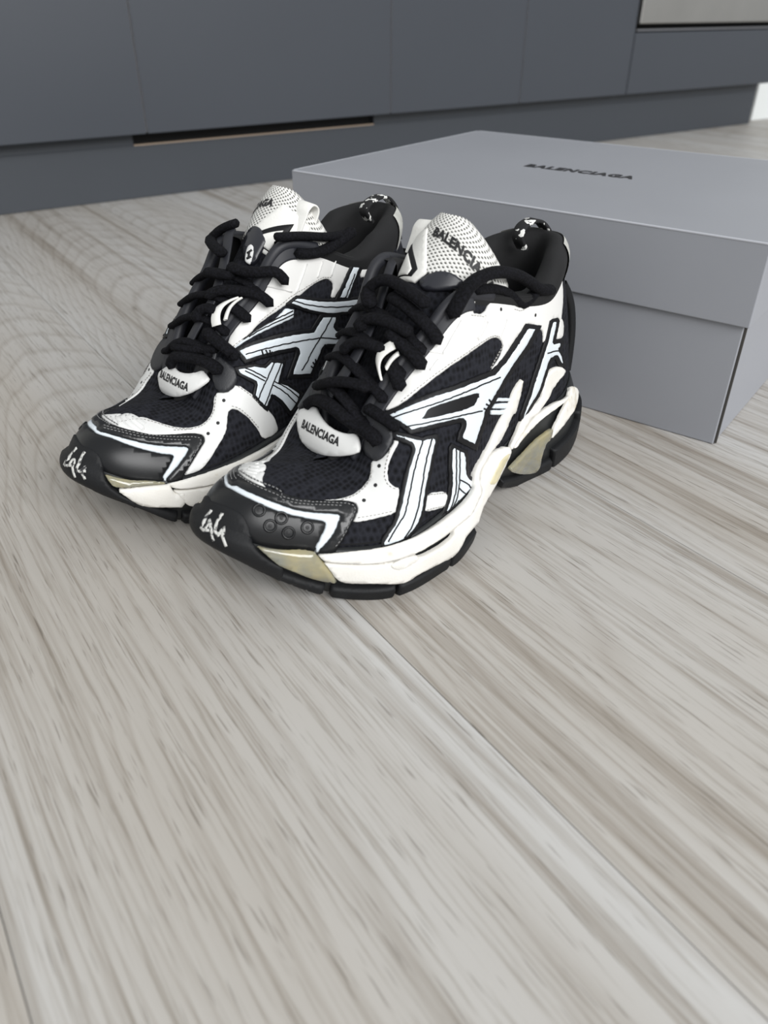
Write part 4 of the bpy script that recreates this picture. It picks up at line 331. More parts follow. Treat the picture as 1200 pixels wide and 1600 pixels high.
["heel_swoop","WF","BP",0,0.0024,[[25.92,0.9861],[25.9,0.9749],[25.86,0.9638],[25.84,0.9582],[25.78,0.9471],[25.74,0.9415],[25.68,0.9415],[25.62,0.9415],[25.56,0.9415],[25.5,0.9471],[25.44,0.9471],[25.34,0.9526],[25.26,0.9526],[25.22,0.9526],[25.16,0.9582],[25.08,0.9638],[24.98,0.9638],[24.9,0.9694],[24.84,0.9694],[24.78,0.9694],[24.7,0.9694],[24.6,0.9694],[24.52,0.9638],[24.46,0.9638],[24.42,0.9582],[24.34,0.9526],[24.24,0.9526],[24.18,0.9415],[24.12,0.9415],[24.08,0.9359],[24.0,0.9304],[23.92,0.9248],[23.84,0.9192],[23.78,0.9136],[23.74,0.9025],[23.68,0.8969],[23.62,0.9025],[23.6,0.9025],[23.6,0.9136],[23.6,0.9248],[23.64,0.9359],[23.7,0.9471],[23.76,0.9582],[23.82,0.9638],[23.9,0.9749],[23.98,0.9861],[24.04,0.9972],[24.08,1.0028],[24.12,1.0084],[24.18,1.0306],[24.26,1.0418],[24.32,1.0529],[24.36,1.0585],[24.42,1.0641],[24.5,1.0696],[24.54,1.0696],[24.58,1.0752],[24.68,1.0752],[24.74,1.0752],[24.82,1.0752],[24.86,1.0752],[24.92,1.0752],[24.98,1.0752],[25.02,1.0752],[25.14,1.0641],[25.2,1.0641],[25.28,1.0585],[25.36,1.0529],[25.48,1.0362],[25.56,1.0084],[25.62,0.9972],[25.68,0.9861],[25.76,0.9805],[25.84,0.9749],[25.88,0.9861],[25.94,1.0028],[25.98,1.0139],[25.98,1.0195],[25.96,0.9972]],[]],
["heel_swoop","WF","BP",0,0.002,[[1.98,1.0195],[1.92,1.0362],[1.86,1.0251],[1.82,0.9916],[1.76,0.9638],[1.72,0.9415],[1.68,0.9192],[1.62,0.8802],[1.58,0.8357],[1.56,0.8078],[1.58,0.7855],[1.62,0.7744],[1.68,0.7521],[1.74,0.7409],[1.8,0.7298],[1.86,0.7242],[1.92,0.7242],[1.96,0.7131],[2.02,0.7075],[2.08,0.6964],[2.14,0.6964],[2.24,0.6964],[2.3,0.6964],[2.36,0.6852],[2.44,0.6797],[2.5,0.6741],[2.54,0.663],[2.62,0.6518],[2.68,0.6518],[2.72,0.6407],[2.78,0.6407],[2.82,0.6295],[2.9,0.624],[2.98,0.6184],[3.04,0.6072],[3.08,0.6184],[3.06,0.6351],[3.04,0.6574],[3.02,0.6797],[2.96,0.7019],[2.92,0.7354],[2.86,0.7577],[2.82,0.7744],[2.76,0.7855],[2.7,0.8078],[2.68,0.8245],[2.64,0.8357],[2.58,0.8524],[2.54,0.8691],[2.48,0.8802],[2.42,0.8969],[2.36,0.9136],[2.3,0.9248],[2.26,0.9304],[2.22,0.9415],[2.16,0.9471],[2.1,0.9638],[2.06,0.9805]],[]],
["heel_swoop","WF","BP",0,0.002,[[25.94,0.9805],[25.9,0.9638],[25.84,0.9471],[25.78,0.9415],[25.74,0.9304],[25.7,0.9248],[25.64,0.9136],[25.58,0.8969],[25.52,0.8802],[25.46,0.8691],[25.42,0.8524],[25.36,0.8357],[25.32,0.8245],[25.3,0.8078],[25.24,0.7855],[25.18,0.7744],[25.14,0.7577],[25.08,0.7354],[25.04,0.7019],[24.98,0.6797],[24.96,0.6574],[24.94,0.6351],[24.92,0.6184],[24.96,0.6072],[25.02,0.6184],[25.1,0.624],[25.18,0.6295],[25.22,0.6407],[25.28,0.6407],[25.32,0.6518],[25.38,0.6518],[25.46,0.663],[25.5,0.6741],[25.56,0.6797],[25.64,0.6852],[25.7,0.6964],[25.76,0.6964],[25.86,0.6964],[25.92,0.6964],[25.98,0.7075],[26.04,0.7131],[26.08,0.7242],[26.14,0.7242],[26.2,0.7298],[26.26,0.7409],[26.32,0.7521],[26.38,0.7744],[26.42,0.7855],[26.44,0.8078],[26.42,0.8357],[26.38,0.8802],[26.32,0.9192],[26.28,0.9415],[26.24,0.9638],[26.18,0.9916],[26.14,1.0251],[26.08,1.0362],[26.02,1.0195]],[]],
["heel_gel","GEL","BP",0,0.002,[[4.44,0.4067],[4.56,0.468],[4.6,0.5125],[4.58,0.5404],[4.54,0.5571],[4.48,0.5682],[4.42,0.5905],[4.36,0.6017],[4.32,0.6128],[4.26,0.6184],[4.22,0.6351],[4.14,0.6462],[4.06,0.6518],[4.02,0.663],[3.96,0.6685],[3.9,0.6797],[3.86,0.6908],[3.8,0.6964],[3.76,0.7075],[3.7,0.7187],[3.62,0.7242],[3.58,0.7354],[3.54,0.7409],[3.48,0.7465],[3.42,0.7465],[3.38,0.7521],[3.32,0.7521],[3.24,0.7521],[3.18,0.7577],[3.08,0.7521],[3.02,0.7465],[3.0,0.7409],[3.0,0.7242],[3.0,0.7075],[3.02,0.6908],[3.04,0.6685],[3.06,0.6518],[3.08,0.6351],[3.12,0.6184],[3.14,0.6017],[3.16,0.5961],[3.2,0.6017],[3.24,0.5961],[3.28,0.5738],[3.3,0.5348],[3.34,0.5125],[3.36,0.4735],[3.38,0.429],[3.4,0.3788],[3.4,0.3343],[3.4,0.273],[3.4,0.234],[3.42,0.2006],[3.44,0.1783],[3.48,0.156],[3.52,0.1448],[3.6,0.156],[3.68,0.1727],[3.76,0.195],[3.82,0.2117],[3.94,0.2451],[4.02,0.273],[4.1,0.2953],[4.24,0.3398],[4.34,0.3733]],[]],
["heel_gel","GEL","BP",0,0.002,[[23.66,0.3733],[23.76,0.3398],[23.9,0.2953],[23.98,0.273],[24.06,0.2451],[24.18,0.2117],[24.24,0.195],[24.32,0.1727],[24.4,0.156],[24.48,0.1448],[24.52,0.156],[24.56,0.1783],[24.58,0.2006],[24.6,0.234],[24.6,0.273],[24.6,0.3343],[24.6,0.3788],[24.62,0.429],[24.64,0.4735],[24.66,0.5125],[24.7,0.5348],[24.72,0.5738],[24.76,0.5961],[24.8,0.6017],[24.84,0.5961],[24.86,0.6017],[24.88,0.6184],[24.92,0.6351],[24.94,0.6518],[24.96,0.6685],[24.98,0.6908],[25.0,0.7075],[25.0,0.7242],[25.0,0.7409],[24.98,0.7465],[24.92,0.7521],[24.82,0.7577],[24.76,0.7521],[24.68,0.7521],[24.62,0.7521],[24.58,0.7465],[24.52,0.7465],[24.46,0.7409],[24.42,0.7354],[24.38,0.7242],[24.3,0.7187],[24.24,0.7075],[24.2,0.6964],[24.14,0.6908],[24.1,0.6797],[24.04,0.6685],[23.98,0.663],[23.94,0.6518],[23.86,0.6462],[23.78,0.6351],[23.74,0.6184],[23.68,0.6128],[23.64,0.6017],[23.58,0.5905],[23.52,0.5682],[23.46,0.5571],[23.42,0.5404],[23.4,0.5125],[23.44,0.468],[23.56,0.4067]],[]],
["midsole_lip","WF","BP",-0.001,0.0035,[[11.32,0.9192],[11.32,0.9248],[11.3,0.9359],[11.24,0.9415],[11.2,0.9471],[11.16,0.9471],[11.12,0.9526],[11.08,0.9526],[11.04,0.9582],[10.98,0.9638],[10.94,0.9638],[10.88,0.9694],[10.84,0.9694],[10.78,0.9749],[10.74,0.9749],[10.68,0.9805],[10.64,0.9805],[10.58,0.9805],[10.52,0.9861],[10.48,0.9861],[10.42,0.9861],[10.38,0.9861],[10.32,0.9861],[10.28,0.9861],[10.22,0.9916],[10.18,0.9916],[10.12,0.9916],[10.06,0.9916],[10.02,0.9916],[9.96,0.9916],[9.9,0.9916],[9.82,0.9916],[9.78,0.9916],[9.74,0.9916],[9.66,0.9916],[9.62,0.9861],[9.58,0.9861],[9.54,0.9861],[9.5,0.9861],[9.42,0.9805],[9.36,0.9805],[9.3,0.9749],[9.26,0.9749],[9.2,0.9749],[9.14,0.9694],[9.06,0.9694],[9.0,0.9694],[8.92,0.9694],[8.84,0.9694],[8.76,0.9638],[8.68,0.9638],[8.58,0.9582],[8.5,0.9582],[8.42,0.9526],[8.32,0.9471],[8.26,0.9471],[8.18,0.9471],[8.08,0.9415],[8.0,0.9415],[7.94,0.9415],[7.88,0.9415],[7.8,0.9415],[7.72,0.9359],[7.66,0.9359],[7.6,0.9359],[7.5,0.9359],[7.4,0.9359],[7.34,0.9359],[7.28,0.9359],[7.2,0.9359],[7.12,0.9359],[7.04,0.9359],[6.98,0.9415],[6.88,0.9415],[6.78,0.9471],[6.72,0.9471],[6.66,0.9526],[6.6,0.9638],[6.54,0.9694],[6.46,0.9916],[6.42,1.0362],[6.38,1.0474],[6.34,1.0641],[6.3,1.0752],[6.26,1.0864],[6.2,1.0864],[6.16,1.0919],[6.08,1.0975],[6.02,1.1031],[5.94,1.1031],[5.88,1.1086],[5.78,1.1086],[5.72,1.1142],[5.64,1.1198],[5.58,1.1253],[5.48,1.1253],[5.4,1.1309],[5.34,1.1365],[5.26,1.1421],[5.2,1.1476],[5.16,1.1532],[5.12,1.1588],[5.08,1.1643],[5.02,1.1699],[4.98,1.1755],[4.94,1.1811],[4.9,1.1866],[4.86,1.1922],[4.82,1.1978],[4.8,1.2033],[4.74,1.2089],[4.7,1.2145],[4.66,1.2201],[4.64,1.2256],[4.62,1.2312],[4.58,1.2368],[4.54,1.2479],[4.5,1.2591],[4.46,1.2646],[4.42,1.2758],[4.4,1.2869],[4.38,1.2981],[4.36,1.3092],[4.34,1.3148],[4.3,1.3259],[4.26,1.337],[4.22,1.3426],[4.18,1.3538],[4.14,1.3593],[4.08,1.3649],[4.06,1.3705],[4.02,1.3705],[4.0,1.3649],[4.0,1.3538],[4.02,1.3426],[4.02,1.3259],[4.04,1.3092],[4.04,1.2981],[4.06,1.2925],[4.06,1.2758],[4.08,1.2646],[4.1,1.2535],[4.12,1.2423],[4.14,1.2256],[4.16,1.2089],[4.18,1.2033],[4.18,1.1922],[4.22,1.1811],[4.26,1.1755],[4.32,1.1811],[4.36,1.1755],[4.4,1.1699],[4.42,1.1643],[4.46,1.1588],[4.5,1.1532],[4.52,1.1421],[4.58,1.1365],[4.62,1.1309],[4.68,1.1253],[4.72,1.1198],[4.78,1.1142],[4.82,1.1086],[4.88,1.1086],[4.92,1.1031],[5.0,1.1031],[5.08,1.1031],[5.12,1.0975],[5.2,1.0975],[5.3,1.0975],[5.36,1.0919],[5.48,1.0919],[5.56,1.0864],[5.66,1.0808],[5.74,1.0752],[5.86,1.0752],[5.94,1.0696],[6.02,1.0641],[6.08,1.0529],[6.12,1.0418],[6.14,1.0195],[6.18,0.9805],[6.22,0.9526],[6.22,0.9248],[6.22,0.8802],[6.26,0.8412],[6.3,0.8134],[6.36,0.8078],[6.4,0.7967],[6.48,0.7911],[6.52,0.7799],[6.58,0.7744],[6.62,0.7632],[6.66,0.7521],[6.72,0.7409],[6.78,0.7242],[6.82,0.7131],[6.88,0.7131],[6.94,0.7075],[7.0,0.7075],[7.12,0.7131],[7.2,0.7131],[7.3,0.7242],[7.42,0.7242],[7.54,0.7298],[7.64,0.7298],[7.7,0.7242],[7.76,0.7242],[7.86,0.7187],[7.94,0.7242],[8.0,0.7242],[8.06,0.7242],[8.12,0.7242],[8.22,0.7242],[8.32,0.7298],[8.38,0.7298],[8.46,0.7354],[8.52,0.7354],[8.6,0.7409],[8.66,0.7409],[8.74,0.7465],[8.8,0.7465],[8.86,0.7465],[8.9,0.7409],[8.96,0.7409],[9.02,0.7409],[9.1,0.7465],[9.16,0.7465],[9.22,0.7465],[9.26,0.7465],[9.34,0.7521],[9.42,0.7577],[9.46,0.7521],[9.52,0.7577],[9.58,0.7632],[9.64,0.7632],[9.68,0.7632],[9.74,0.7688],[9.82,0.7744],[9.88,0.7744],[9.96,0.7744],[10.0,0.7744],[10.0,0.7688],[9.96,0.7632],[9.98,0.7632],[10.02,0.7688],[10.06,0.7688],[10.08,0.7688],[10.12,0.7744],[10.18,0.7799],[10.22,0.7799],[10.26,0.7799],[10.3,0.7799],[10.36,0.7855],[10.42,0.7855],[10.46,0.7855],[10.52,0.7911],[10.58,0.7967],[10.62,0.7967],[10.68,0.7967],[10.72,0.8022],[10.78,0.8022],[10.82,0.8022],[10.88,0.8078],[10.92,0.8134],[10.98,0.8134],[11.04,0.8189],[11.08,0.8245],[11.16,0.8301],[11.2,0.8412],[11.24,0.8524],[11.26,0.8691],[11.28,0.8802],[11.3,0.8969],[11.32,0.9081]],[]],
["midsole_lip","WF","BP",-0.001,0.0035,[[16.68,0.9081],[16.7,0.8969],[16.72,0.8802],[16.74,0.8691],[16.76,0.8524],[16.8,0.8412],[16.84,0.8301],[16.92,0.8245],[16.96,0.8189],[17.02,0.8134],[17.08,0.8134],[17.12,0.8078],[17.18,0.8022],[17.22,0.8022],[17.28,0.8022],[17.32,0.7967],[17.38,0.7967],[17.42,0.7967],[17.48,0.7911],[17.54,0.7855],[17.58,0.7855],[17.64,0.7855],[17.7,0.7799],[17.74,0.7799],[17.78,0.7799],[17.82,0.7799],[17.88,0.7744],[17.92,0.7688],[17.94,0.7688],[17.98,0.7688],[18.02,0.7632],[18.04,0.7632],[18.0,0.7688],[18.0,0.7744],[18.04,0.7744],[18.12,0.7744],[18.18,0.7744],[18.26,0.7688],[18.32,0.7632],[18.36,0.7632],[18.42,0.7632],[18.48,0.7577],[18.54,0.7521],[18.58,0.7577],[18.66,0.7521],[18.74,0.7465],[18.78,0.7465],[18.84,0.7465],[18.9,0.7465],[18.98,0.7409],[19.04,0.7409],[19.1,0.7409],[19.14,0.7465],[19.2,0.7465],[19.26,0.7465],[19.34,0.7409],[19.4,0.7409],[19.48,0.7354],[19.54,0.7354],[19.62,0.7298],[19.68,0.7298],[19.78,0.7242],[19.88,0.7242],[19.94,0.7242],[20.0,0.7242],[20.06,0.7242],[20.14,0.7187],[20.24,0.7242],[20.3,0.7242],[20.36,0.7298],[20.46,0.7298],[20.58,0.7242],[20.7,0.7242],[20.8,0.7131],[20.88,0.7131],[21.0,0.7075],[21.06,0.7075],[21.12,0.7131],[21.18,0.7131],[21.22,0.7242],[21.28,0.7409],[21.34,0.7521],[21.38,0.7632],[21.42,0.7744],[21.48,0.7799],[21.52,0.7911],[21.6,0.7967],[21.64,0.8078],[21.7,0.8134],[21.74,0.8412],[21.78,0.8802],[21.78,0.9248],[21.78,0.9526],[21.82,0.9805],[21.86,1.0195],[21.88,1.0418],[21.92,1.0529],[21.98,1.0641],[22.06,1.0696],[22.14,1.0752],[22.26,1.0752],[22.34,1.0808],[22.44,1.0864],[22.52,1.0919],[22.64,1.0919],[22.7,1.0975],[22.8,1.0975],[22.88,1.0975],[22.92,1.1031],[23.0,1.1031],[23.08,1.1031],[23.12,1.1086],[23.18,1.1086],[23.22,1.1142],[23.28,1.1198],[23.32,1.1253],[23.38,1.1309],[23.42,1.1365],[23.48,1.1421],[23.5,1.1532],[23.54,1.1588],[23.58,1.1643],[23.6,1.1699],[23.64,1.1755],[23.68,1.1811],[23.74,1.1755],[23.78,1.1811],[23.82,1.1922],[23.82,1.2033],[23.84,1.2089],[23.86,1.2256],[23.88,1.2423],[23.9,1.2535],[23.92,1.2646],[23.94,1.2758],[23.94,1.2925],[23.96,1.2981],[23.96,1.3092],[23.98,1.3259],[23.98,1.3426],[24.0,1.3538],[24.0,1.3649],[23.98,1.3705],[23.94,1.3705],[23.92,1.3649],[23.86,1.3593],[23.82,1.3538],[23.78,1.3426],[23.74,1.337],[23.7,1.3259],[23.66,1.3148],[23.64,1.3092],[23.62,1.2981],[23.6,1.2869],[23.58,1.2758],[23.54,1.2646],[23.5,1.2591],[23.46,1.2479],[23.42,1.2368],[23.38,1.2312],[23.36,1.2256],[23.34,1.2201],[23.3,1.2145],[23.26,1.2089],[23.2,1.2033],[23.18,1.1978],[23.14,1.1922],[23.1,1.1866],[23.06,1.1811],[23.02,1.1755],[22.98,1.1699],[22.92,1.1643],[22.88,1.1588],[22.84,1.1532],[22.8,1.1476],[22.74,1.1421],[22.66,1.1365],[22.6,1.1309],[22.52,1.1253],[22.42,1.1253],[22.36,1.1198],[22.28,1.1142],[22.22,1.1086],[22.12,1.1086],[22.06,1.1031],[21.98,1.1031],[21.92,1.0975],[21.84,1.0919],[21.8,1.0864],[21.74,1.0864],[21.7,1.0752],[21.66,1.0641],[21.62,1.0474],[21.58,1.0362],[21.54,0.9916],[21.46,0.9694],[21.4,0.9638],[21.34,0.9526],[21.28,0.9471],[21.22,0.9471],[21.12,0.9415],[21.02,0.9415],[20.96,0.9359],[20.88,0.9359],[20.8,0.9359],[20.72,0.9359],[20.66,0.9359],[20.6,0.9359],[20.5,0.9359],[20.4,0.9359],[20.34,0.9359],[20.28,0.9359],[20.2,0.9415],[20.12,0.9415],[20.06,0.9415],[20.0,0.9415],[19.92,0.9415],[19.82,0.9471],[19.74,0.9471],[19.68,0.9471],[19.58,0.9526],[19.5,0.9582],[19.42,0.9582],[19.32,0.9638],[19.24,0.9638],[19.16,0.9694],[19.08,0.9694],[19.0,0.9694],[18.94,0.9694],[18.86,0.9694],[18.8,0.9749],[18.74,0.9749],[18.7,0.9749],[18.64,0.9805],[18.58,0.9805],[18.5,0.9861],[18.46,0.9861],[18.42,0.9861],[18.38,0.9861],[18.34,0.9916],[18.26,0.9916],[18.22,0.9916],[18.18,0.9916],[18.1,0.9916],[18.04,0.9916],[17.98,0.9916],[17.94,0.9916],[17.88,0.9916],[17.82,0.9916],[17.78,0.9916],[17.72,0.9861],[17.68,0.9861],[17.62,0.9861],[17.58,0.9861],[17.52,0.9861],[17.48,0.9861],[17.42,0.9805],[17.36,0.9805],[17.32,0.9805],[17.26,0.9749],[17.22,0.9749],[17.16,0.9694],[17.12,0.9694],[17.06,0.9638],[17.02,0.9638],[16.96,0.9582],[16.92,0.9526],[16.88,0.9526],[16.84,0.9471],[16.8,0.9471],[16.76,0.9415],[16.7,0.9359],[16.68,0.9248],[16.68,0.9192]],[]],
["midsole_foam","WF","BP",-0.001,0.003,[[11.18,0.7632],[11.18,0.7799],[11.16,0.7911],[11.1,0.7911],[11.04,0.7855],[10.98,0.7855],[10.92,0.7799],[10.88,0.7799],[10.82,0.7744],[10.78,0.7744],[10.72,0.7744],[10.66,0.7688],[10.62,0.7688],[10.56,0.7632],[10.52,0.7632],[10.46,0.7632],[10.42,0.7577],[10.36,0.7577],[10.3,0.7521],[10.26,0.7521],[10.2,0.7465],[10.16,0.7465],[10.12,0.7465],[10.08,0.7465],[10.04,0.7409],[10.0,0.7354],[9.96,0.7354],[9.96,0.7354],[9.98,0.7354],[9.98,0.7409],[9.96,0.7409],[9.92,0.7409],[9.86,0.7354],[9.82,0.7354],[9.76,0.7298],[9.72,0.7298],[9.68,0.7354],[9.62,0.7298],[9.56,0.7298],[9.52,0.7298],[9.46,0.7298],[9.4,0.7298],[9.34,0.7298],[9.28,0.7242],[9.24,0.7242],[9.14,0.7019],[9.1,0.6852],[9.06,0.6574],[9.0,0.6351],[8.92,0.624],[8.86,0.6184],[8.8,0.6128],[8.72,0.6072],[8.66,0.6072],[8.58,0.5961],[8.52,0.5961],[8.44,0.5905],[8.36,0.585],[8.28,0.5794],[8.22,0.5794],[8.16,0.5794],[8.06,0.5794],[7.98,0.585],[7.92,0.585],[7.86,0.585],[7.78,0.6017],[7.74,0.6184],[7.74,0.6574],[7.72,0.6741],[7.7,0.6852],[7.68,0.6964],[7.66,0.7075],[7.6,0.7075],[7.52,0.7075],[7.42,0.7019],[7.32,0.6964],[7.24,0.6964],[7.12,0.6908],[7.06,0.6908],[7.0,0.6908],[6.92,0.6964],[6.86,0.7019],[6.8,0.7075],[6.72,0.7187],[6.66,0.7242],[6.62,0.7354],[6.56,0.7354],[6.5,0.7409],[6.42,0.7521],[6.34,0.7577],[6.3,0.7744],[6.24,0.7799],[6.22,0.8078],[6.2,0.8301],[6.18,0.8579],[6.18,0.8858],[6.18,0.9248],[6.16,0.9582],[6.12,0.9749],[6.06,0.9972],[6.0,1.0306],[5.94,1.0418],[5.86,1.0529],[5.78,1.0585],[5.68,1.0641],[5.58,1.0696],[5.46,1.0696],[5.38,1.0752],[5.32,1.0808],[5.24,1.0808],[5.16,1.0808],[5.06,1.0808],[4.98,1.0752],[4.92,1.0752],[4.84,1.0696],[4.76,1.0585],[4.66,1.0529],[4.6,1.0362],[4.54,1.0084],[4.52,0.9805],[4.52,0.9526],[4.52,0.9248],[4.54,0.8858],[4.58,0.8691],[4.6,0.8468],[4.66,0.8134],[4.74,0.7911],[4.78,0.7632],[4.82,0.7354],[4.88,0.7075],[4.94,0.6797],[5.0,0.6574],[5.06,0.6351],[5.12,0.6128],[5.18,0.5961],[5.24,0.5794],[5.32,0.5738],[5.38,0.5571],[5.48,0.5627],[5.58,0.5682],[5.68,0.5794],[5.76,0.5794],[5.84,0.5794],[5.94,0.5905],[6.02,0.585],[6.08,0.5738],[6.16,0.5682],[6.22,0.5627],[6.26,0.546],[6.32,0.5237],[6.36,0.4903],[6.4,0.4735],[6.42,0.4513],[6.44,0.4401],[6.46,0.4178],[6.5,0.4067],[6.6,0.4178],[6.66,0.4234],[6.72,0.429],[6.82,0.4345],[6.9,0.4345],[6.96,0.4345],[7.02,0.4345],[7.08,0.429],[7.14,0.4234],[7.18,0.4123],[7.2,0.39],[7.24,0.3677],[7.28,0.3398],[7.34,0.312],[7.38,0.3008],[7.42,0.2841],[7.48,0.2618],[7.54,0.2563],[7.6,0.2451],[7.7,0.234],[7.76,0.2284],[7.84,0.234],[7.9,0.234],[7.98,0.2396],[8.1,0.2618],[8.2,0.273],[8.26,0.2786],[8.32,0.2841],[8.4,0.2953],[8.48,0.3064],[8.54,0.312],[8.6,0.3175],[8.66,0.3231],[8.72,0.3231],[8.78,0.3287],[8.84,0.3343],[8.9,0.3343],[8.94,0.3287],[9.0,0.3287],[9.04,0.3231],[9.08,0.3175],[9.12,0.3008],[9.18,0.2953],[9.26,0.2897],[9.34,0.2841],[9.42,0.2897],[9.48,0.3008],[9.54,0.3064],[9.62,0.3175],[9.68,0.3287],[9.72,0.3343],[9.78,0.3454],[9.82,0.351],[9.9,0.3677],[9.96,0.3788],[10.02,0.3844],[10.08,0.3955],[10.12,0.4011],[10.16,0.4011],[10.2,0.4067],[10.26,0.4123],[10.3,0.4123],[10.34,0.4123],[10.4,0.4123],[10.46,0.4178],[10.52,0.4178],[10.56,0.4123],[10.6,0.4178],[10.66,0.4234],[10.7,0.4234],[10.76,0.4401],[10.82,0.4568],[10.86,0.4791],[10.9,0.507],[10.96,0.5515],[11.0,0.5961],[11.02,0.624],[11.06,0.6518],[11.08,0.6741],[11.1,0.6964],[11.14,0.7298]],[]],
["midsole_foam","WF","BP",-0.001,0.003,[[16.86,0.7298],[16.9,0.6964],[16.92,0.6741],[16.94,0.6518],[16.98,0.624],[17.0,0.5961],[17.04,0.5515],[17.1,0.507],[17.14,0.4791],[17.18,0.4568],[17.24,0.4401],[17.3,0.4234],[17.34,0.4234],[17.4,0.4178],[17.44,0.4123],[17.48,0.4178],[17.54,0.4178],[17.6,0.4123],[17.66,0.4123],[17.7,0.4123],[17.74,0.4123],[17.8,0.4067],[17.84,0.4011],[17.88,0.4011],[17.92,0.3955],[17.98,0.3844],[18.04,0.3788],[18.1,0.3677],[18.18,0.351],[18.22,0.3454],[18.28,0.3343],[18.32,0.3287],[18.38,0.3175],[18.46,0.3064],[18.52,0.3008],[18.58,0.2897],[18.66,0.2841],[18.74,0.2897],[18.82,0.2953],[18.88,0.3008],[18.92,0.3175],[18.96,0.3231],[19.0,0.3287],[19.06,0.3287],[19.1,0.3343],[19.16,0.3343],[19.22,0.3287],[19.28,0.3231],[19.34,0.3231],[19.4,0.3175],[19.46,0.312],[19.52,0.3064],[19.6,0.2953],[19.68,0.2841],[19.74,0.2786],[19.8,0.273],[19.9,0.2618],[20.02,0.2396],[20.1,0.234],[20.16,0.234],[20.24,0.2284],[20.3,0.234],[20.4,0.2451],[20.46,0.2563],[20.52,0.2618],[20.58,0.2841],[20.62,0.3008],[20.66,0.312],[20.72,0.3398],[20.76,0.3677],[20.8,0.39],[20.82,0.4123],[20.86,0.4234],[20.92,0.429],[20.98,0.4345],[21.04,0.4345],[21.1,0.4345],[21.18,0.4345],[21.28,0.429],[21.34,0.4234],[21.4,0.4178],[21.5,0.4067],[21.54,0.4178],[21.56,0.4401],[21.58,0.4513],[21.6,0.4735],[21.64,0.4903],[21.68,0.5237],[21.74,0.546],[21.78,0.5627],[21.84,0.5682],[21.92,0.5738],[21.98,0.585],[22.06,0.5905],[22.16,0.5794],[22.24,0.5794],[22.32,0.5794],[22.42,0.5682],[22.52,0.5627],[22.62,0.5571],[22.68,0.5738],[22.76,0.5794],[22.82,0.5961],[22.88,0.6128],[22.94,0.6351],[23.0,0.6574],[23.06,0.6797],[23.12,0.7075],[23.18,0.7354],[23.22,0.7632],[23.26,0.7911],[23.34,0.8134],[23.4,0.8468],[23.42,0.8691],[23.46,0.8858],[23.48,0.9248],[23.48,0.9526],[23.48,0.9805],[23.46,1.0084],[23.4,1.0362],[23.34,1.0529],[23.24,1.0585],[23.16,1.0696],[23.08,1.0752],[23.02,1.0752],[22.94,1.0808],[22.84,1.0808],[22.76,1.0808],[22.68,1.0808],[22.62,1.0752],[22.54,1.0696],[22.42,1.0696],[22.32,1.0641],[22.22,1.0585],[22.14,1.0529],[22.06,1.0418],[22.0,1.0306],[21.94,0.9972],[21.88,0.9749],[21.84,0.9582],[21.82,0.9248],[21.82,0.8858],[21.82,0.8579],[21.8,0.8301],[21.78,0.8078],[21.76,0.7799],[21.7,0.7744],[21.66,0.7577],[21.58,0.7521],[21.5,0.7409],[21.44,0.7354],[21.38,0.7354],[21.34,0.7242],[21.28,0.7187],[21.2,0.7075],[21.14,0.7019],[21.08,0.6964],[21.0,0.6908],[20.94,0.6908],[20.88,0.6908],[20.76,0.6964],[20.68,0.6964],[20.58,0.7019],[20.48,0.7075],[20.4,0.7075],[20.34,0.7075],[20.32,0.6964],[20.3,0.6852],[20.28,0.6741],[20.26,0.6574],[20.26,0.6184],[20.22,0.6017],[20.14,0.585],[20.08,0.585],[20.02,0.585],[19.94,0.5794],[19.84,0.5794],[19.78,0.5794],[19.72,0.5794],[19.64,0.585],[19.56,0.5905],[19.48,0.5961],[19.42,0.5961],[19.34,0.6072],[19.28,0.6072],[19.2,0.6128],[19.14,0.6184],[19.08,0.624],[19.0,0.6351],[18.94,0.6574],[18.9,0.6852],[18.86,0.7019],[18.76,0.7242],[18.72,0.7242],[18.66,0.7298],[18.6,0.7298],[18.54,0.7298],[18.48,0.7298],[18.44,0.7298],[18.38,0.7298],[18.32,0.7354],[18.28,0.7298],[18.24,0.7298],[18.18,0.7354],[18.14,0.7354],[18.08,0.7409],[18.04,0.7409],[18.02,0.7409],[18.02,0.7354],[18.04,0.7354],[18.04,0.7354],[18.0,0.7354],[17.96,0.7409],[17.92,0.7465],[17.88,0.7465],[17.84,0.7465],[17.8,0.7465],[17.74,0.7521],[17.7,0.7521],[17.64,0.7577],[17.58,0.7577],[17.54,0.7632],[17.48,0.7632],[17.44,0.7632],[17.38,0.7688],[17.34,0.7688],[17.28,0.7744],[17.22,0.7744],[17.18,0.7744],[17.12,0.7799],[17.08,0.7799],[17.02,0.7855],[16.96,0.7855],[16.9,0.7911],[16.84,0.7911],[16.82,0.7799],[16.82,0.7632]],[]],
["arch_insert","YF","BP",0.0016,0.0008,[[4.98,0.9415],[4.92,0.9415],[4.86,0.9415],[4.78,0.9359],[4.68,0.9248],[4.62,0.9025],[4.68,0.8747],[4.72,0.8524],[4.76,0.8301],[4.84,0.8134],[4.9,0.7855],[4.96,0.7577],[5.02,0.7409],[5.08,0.7187],[5.14,0.7019],[5.2,0.663],[5.28,0.6407],[5.36,0.624],[5.44,0.6351],[5.54,0.663],[5.64,0.7187],[5.76,0.7799],[5.78,0.8245],[5.7,0.8301],[5.62,0.8412],[5.54,0.8524],[5.46,0.8579],[5.4,0.8802],[5.32,0.8914],[5.24,0.9025],[5.18,0.9136],[5.12,0.9304],[5.06,0.9359]],[]],
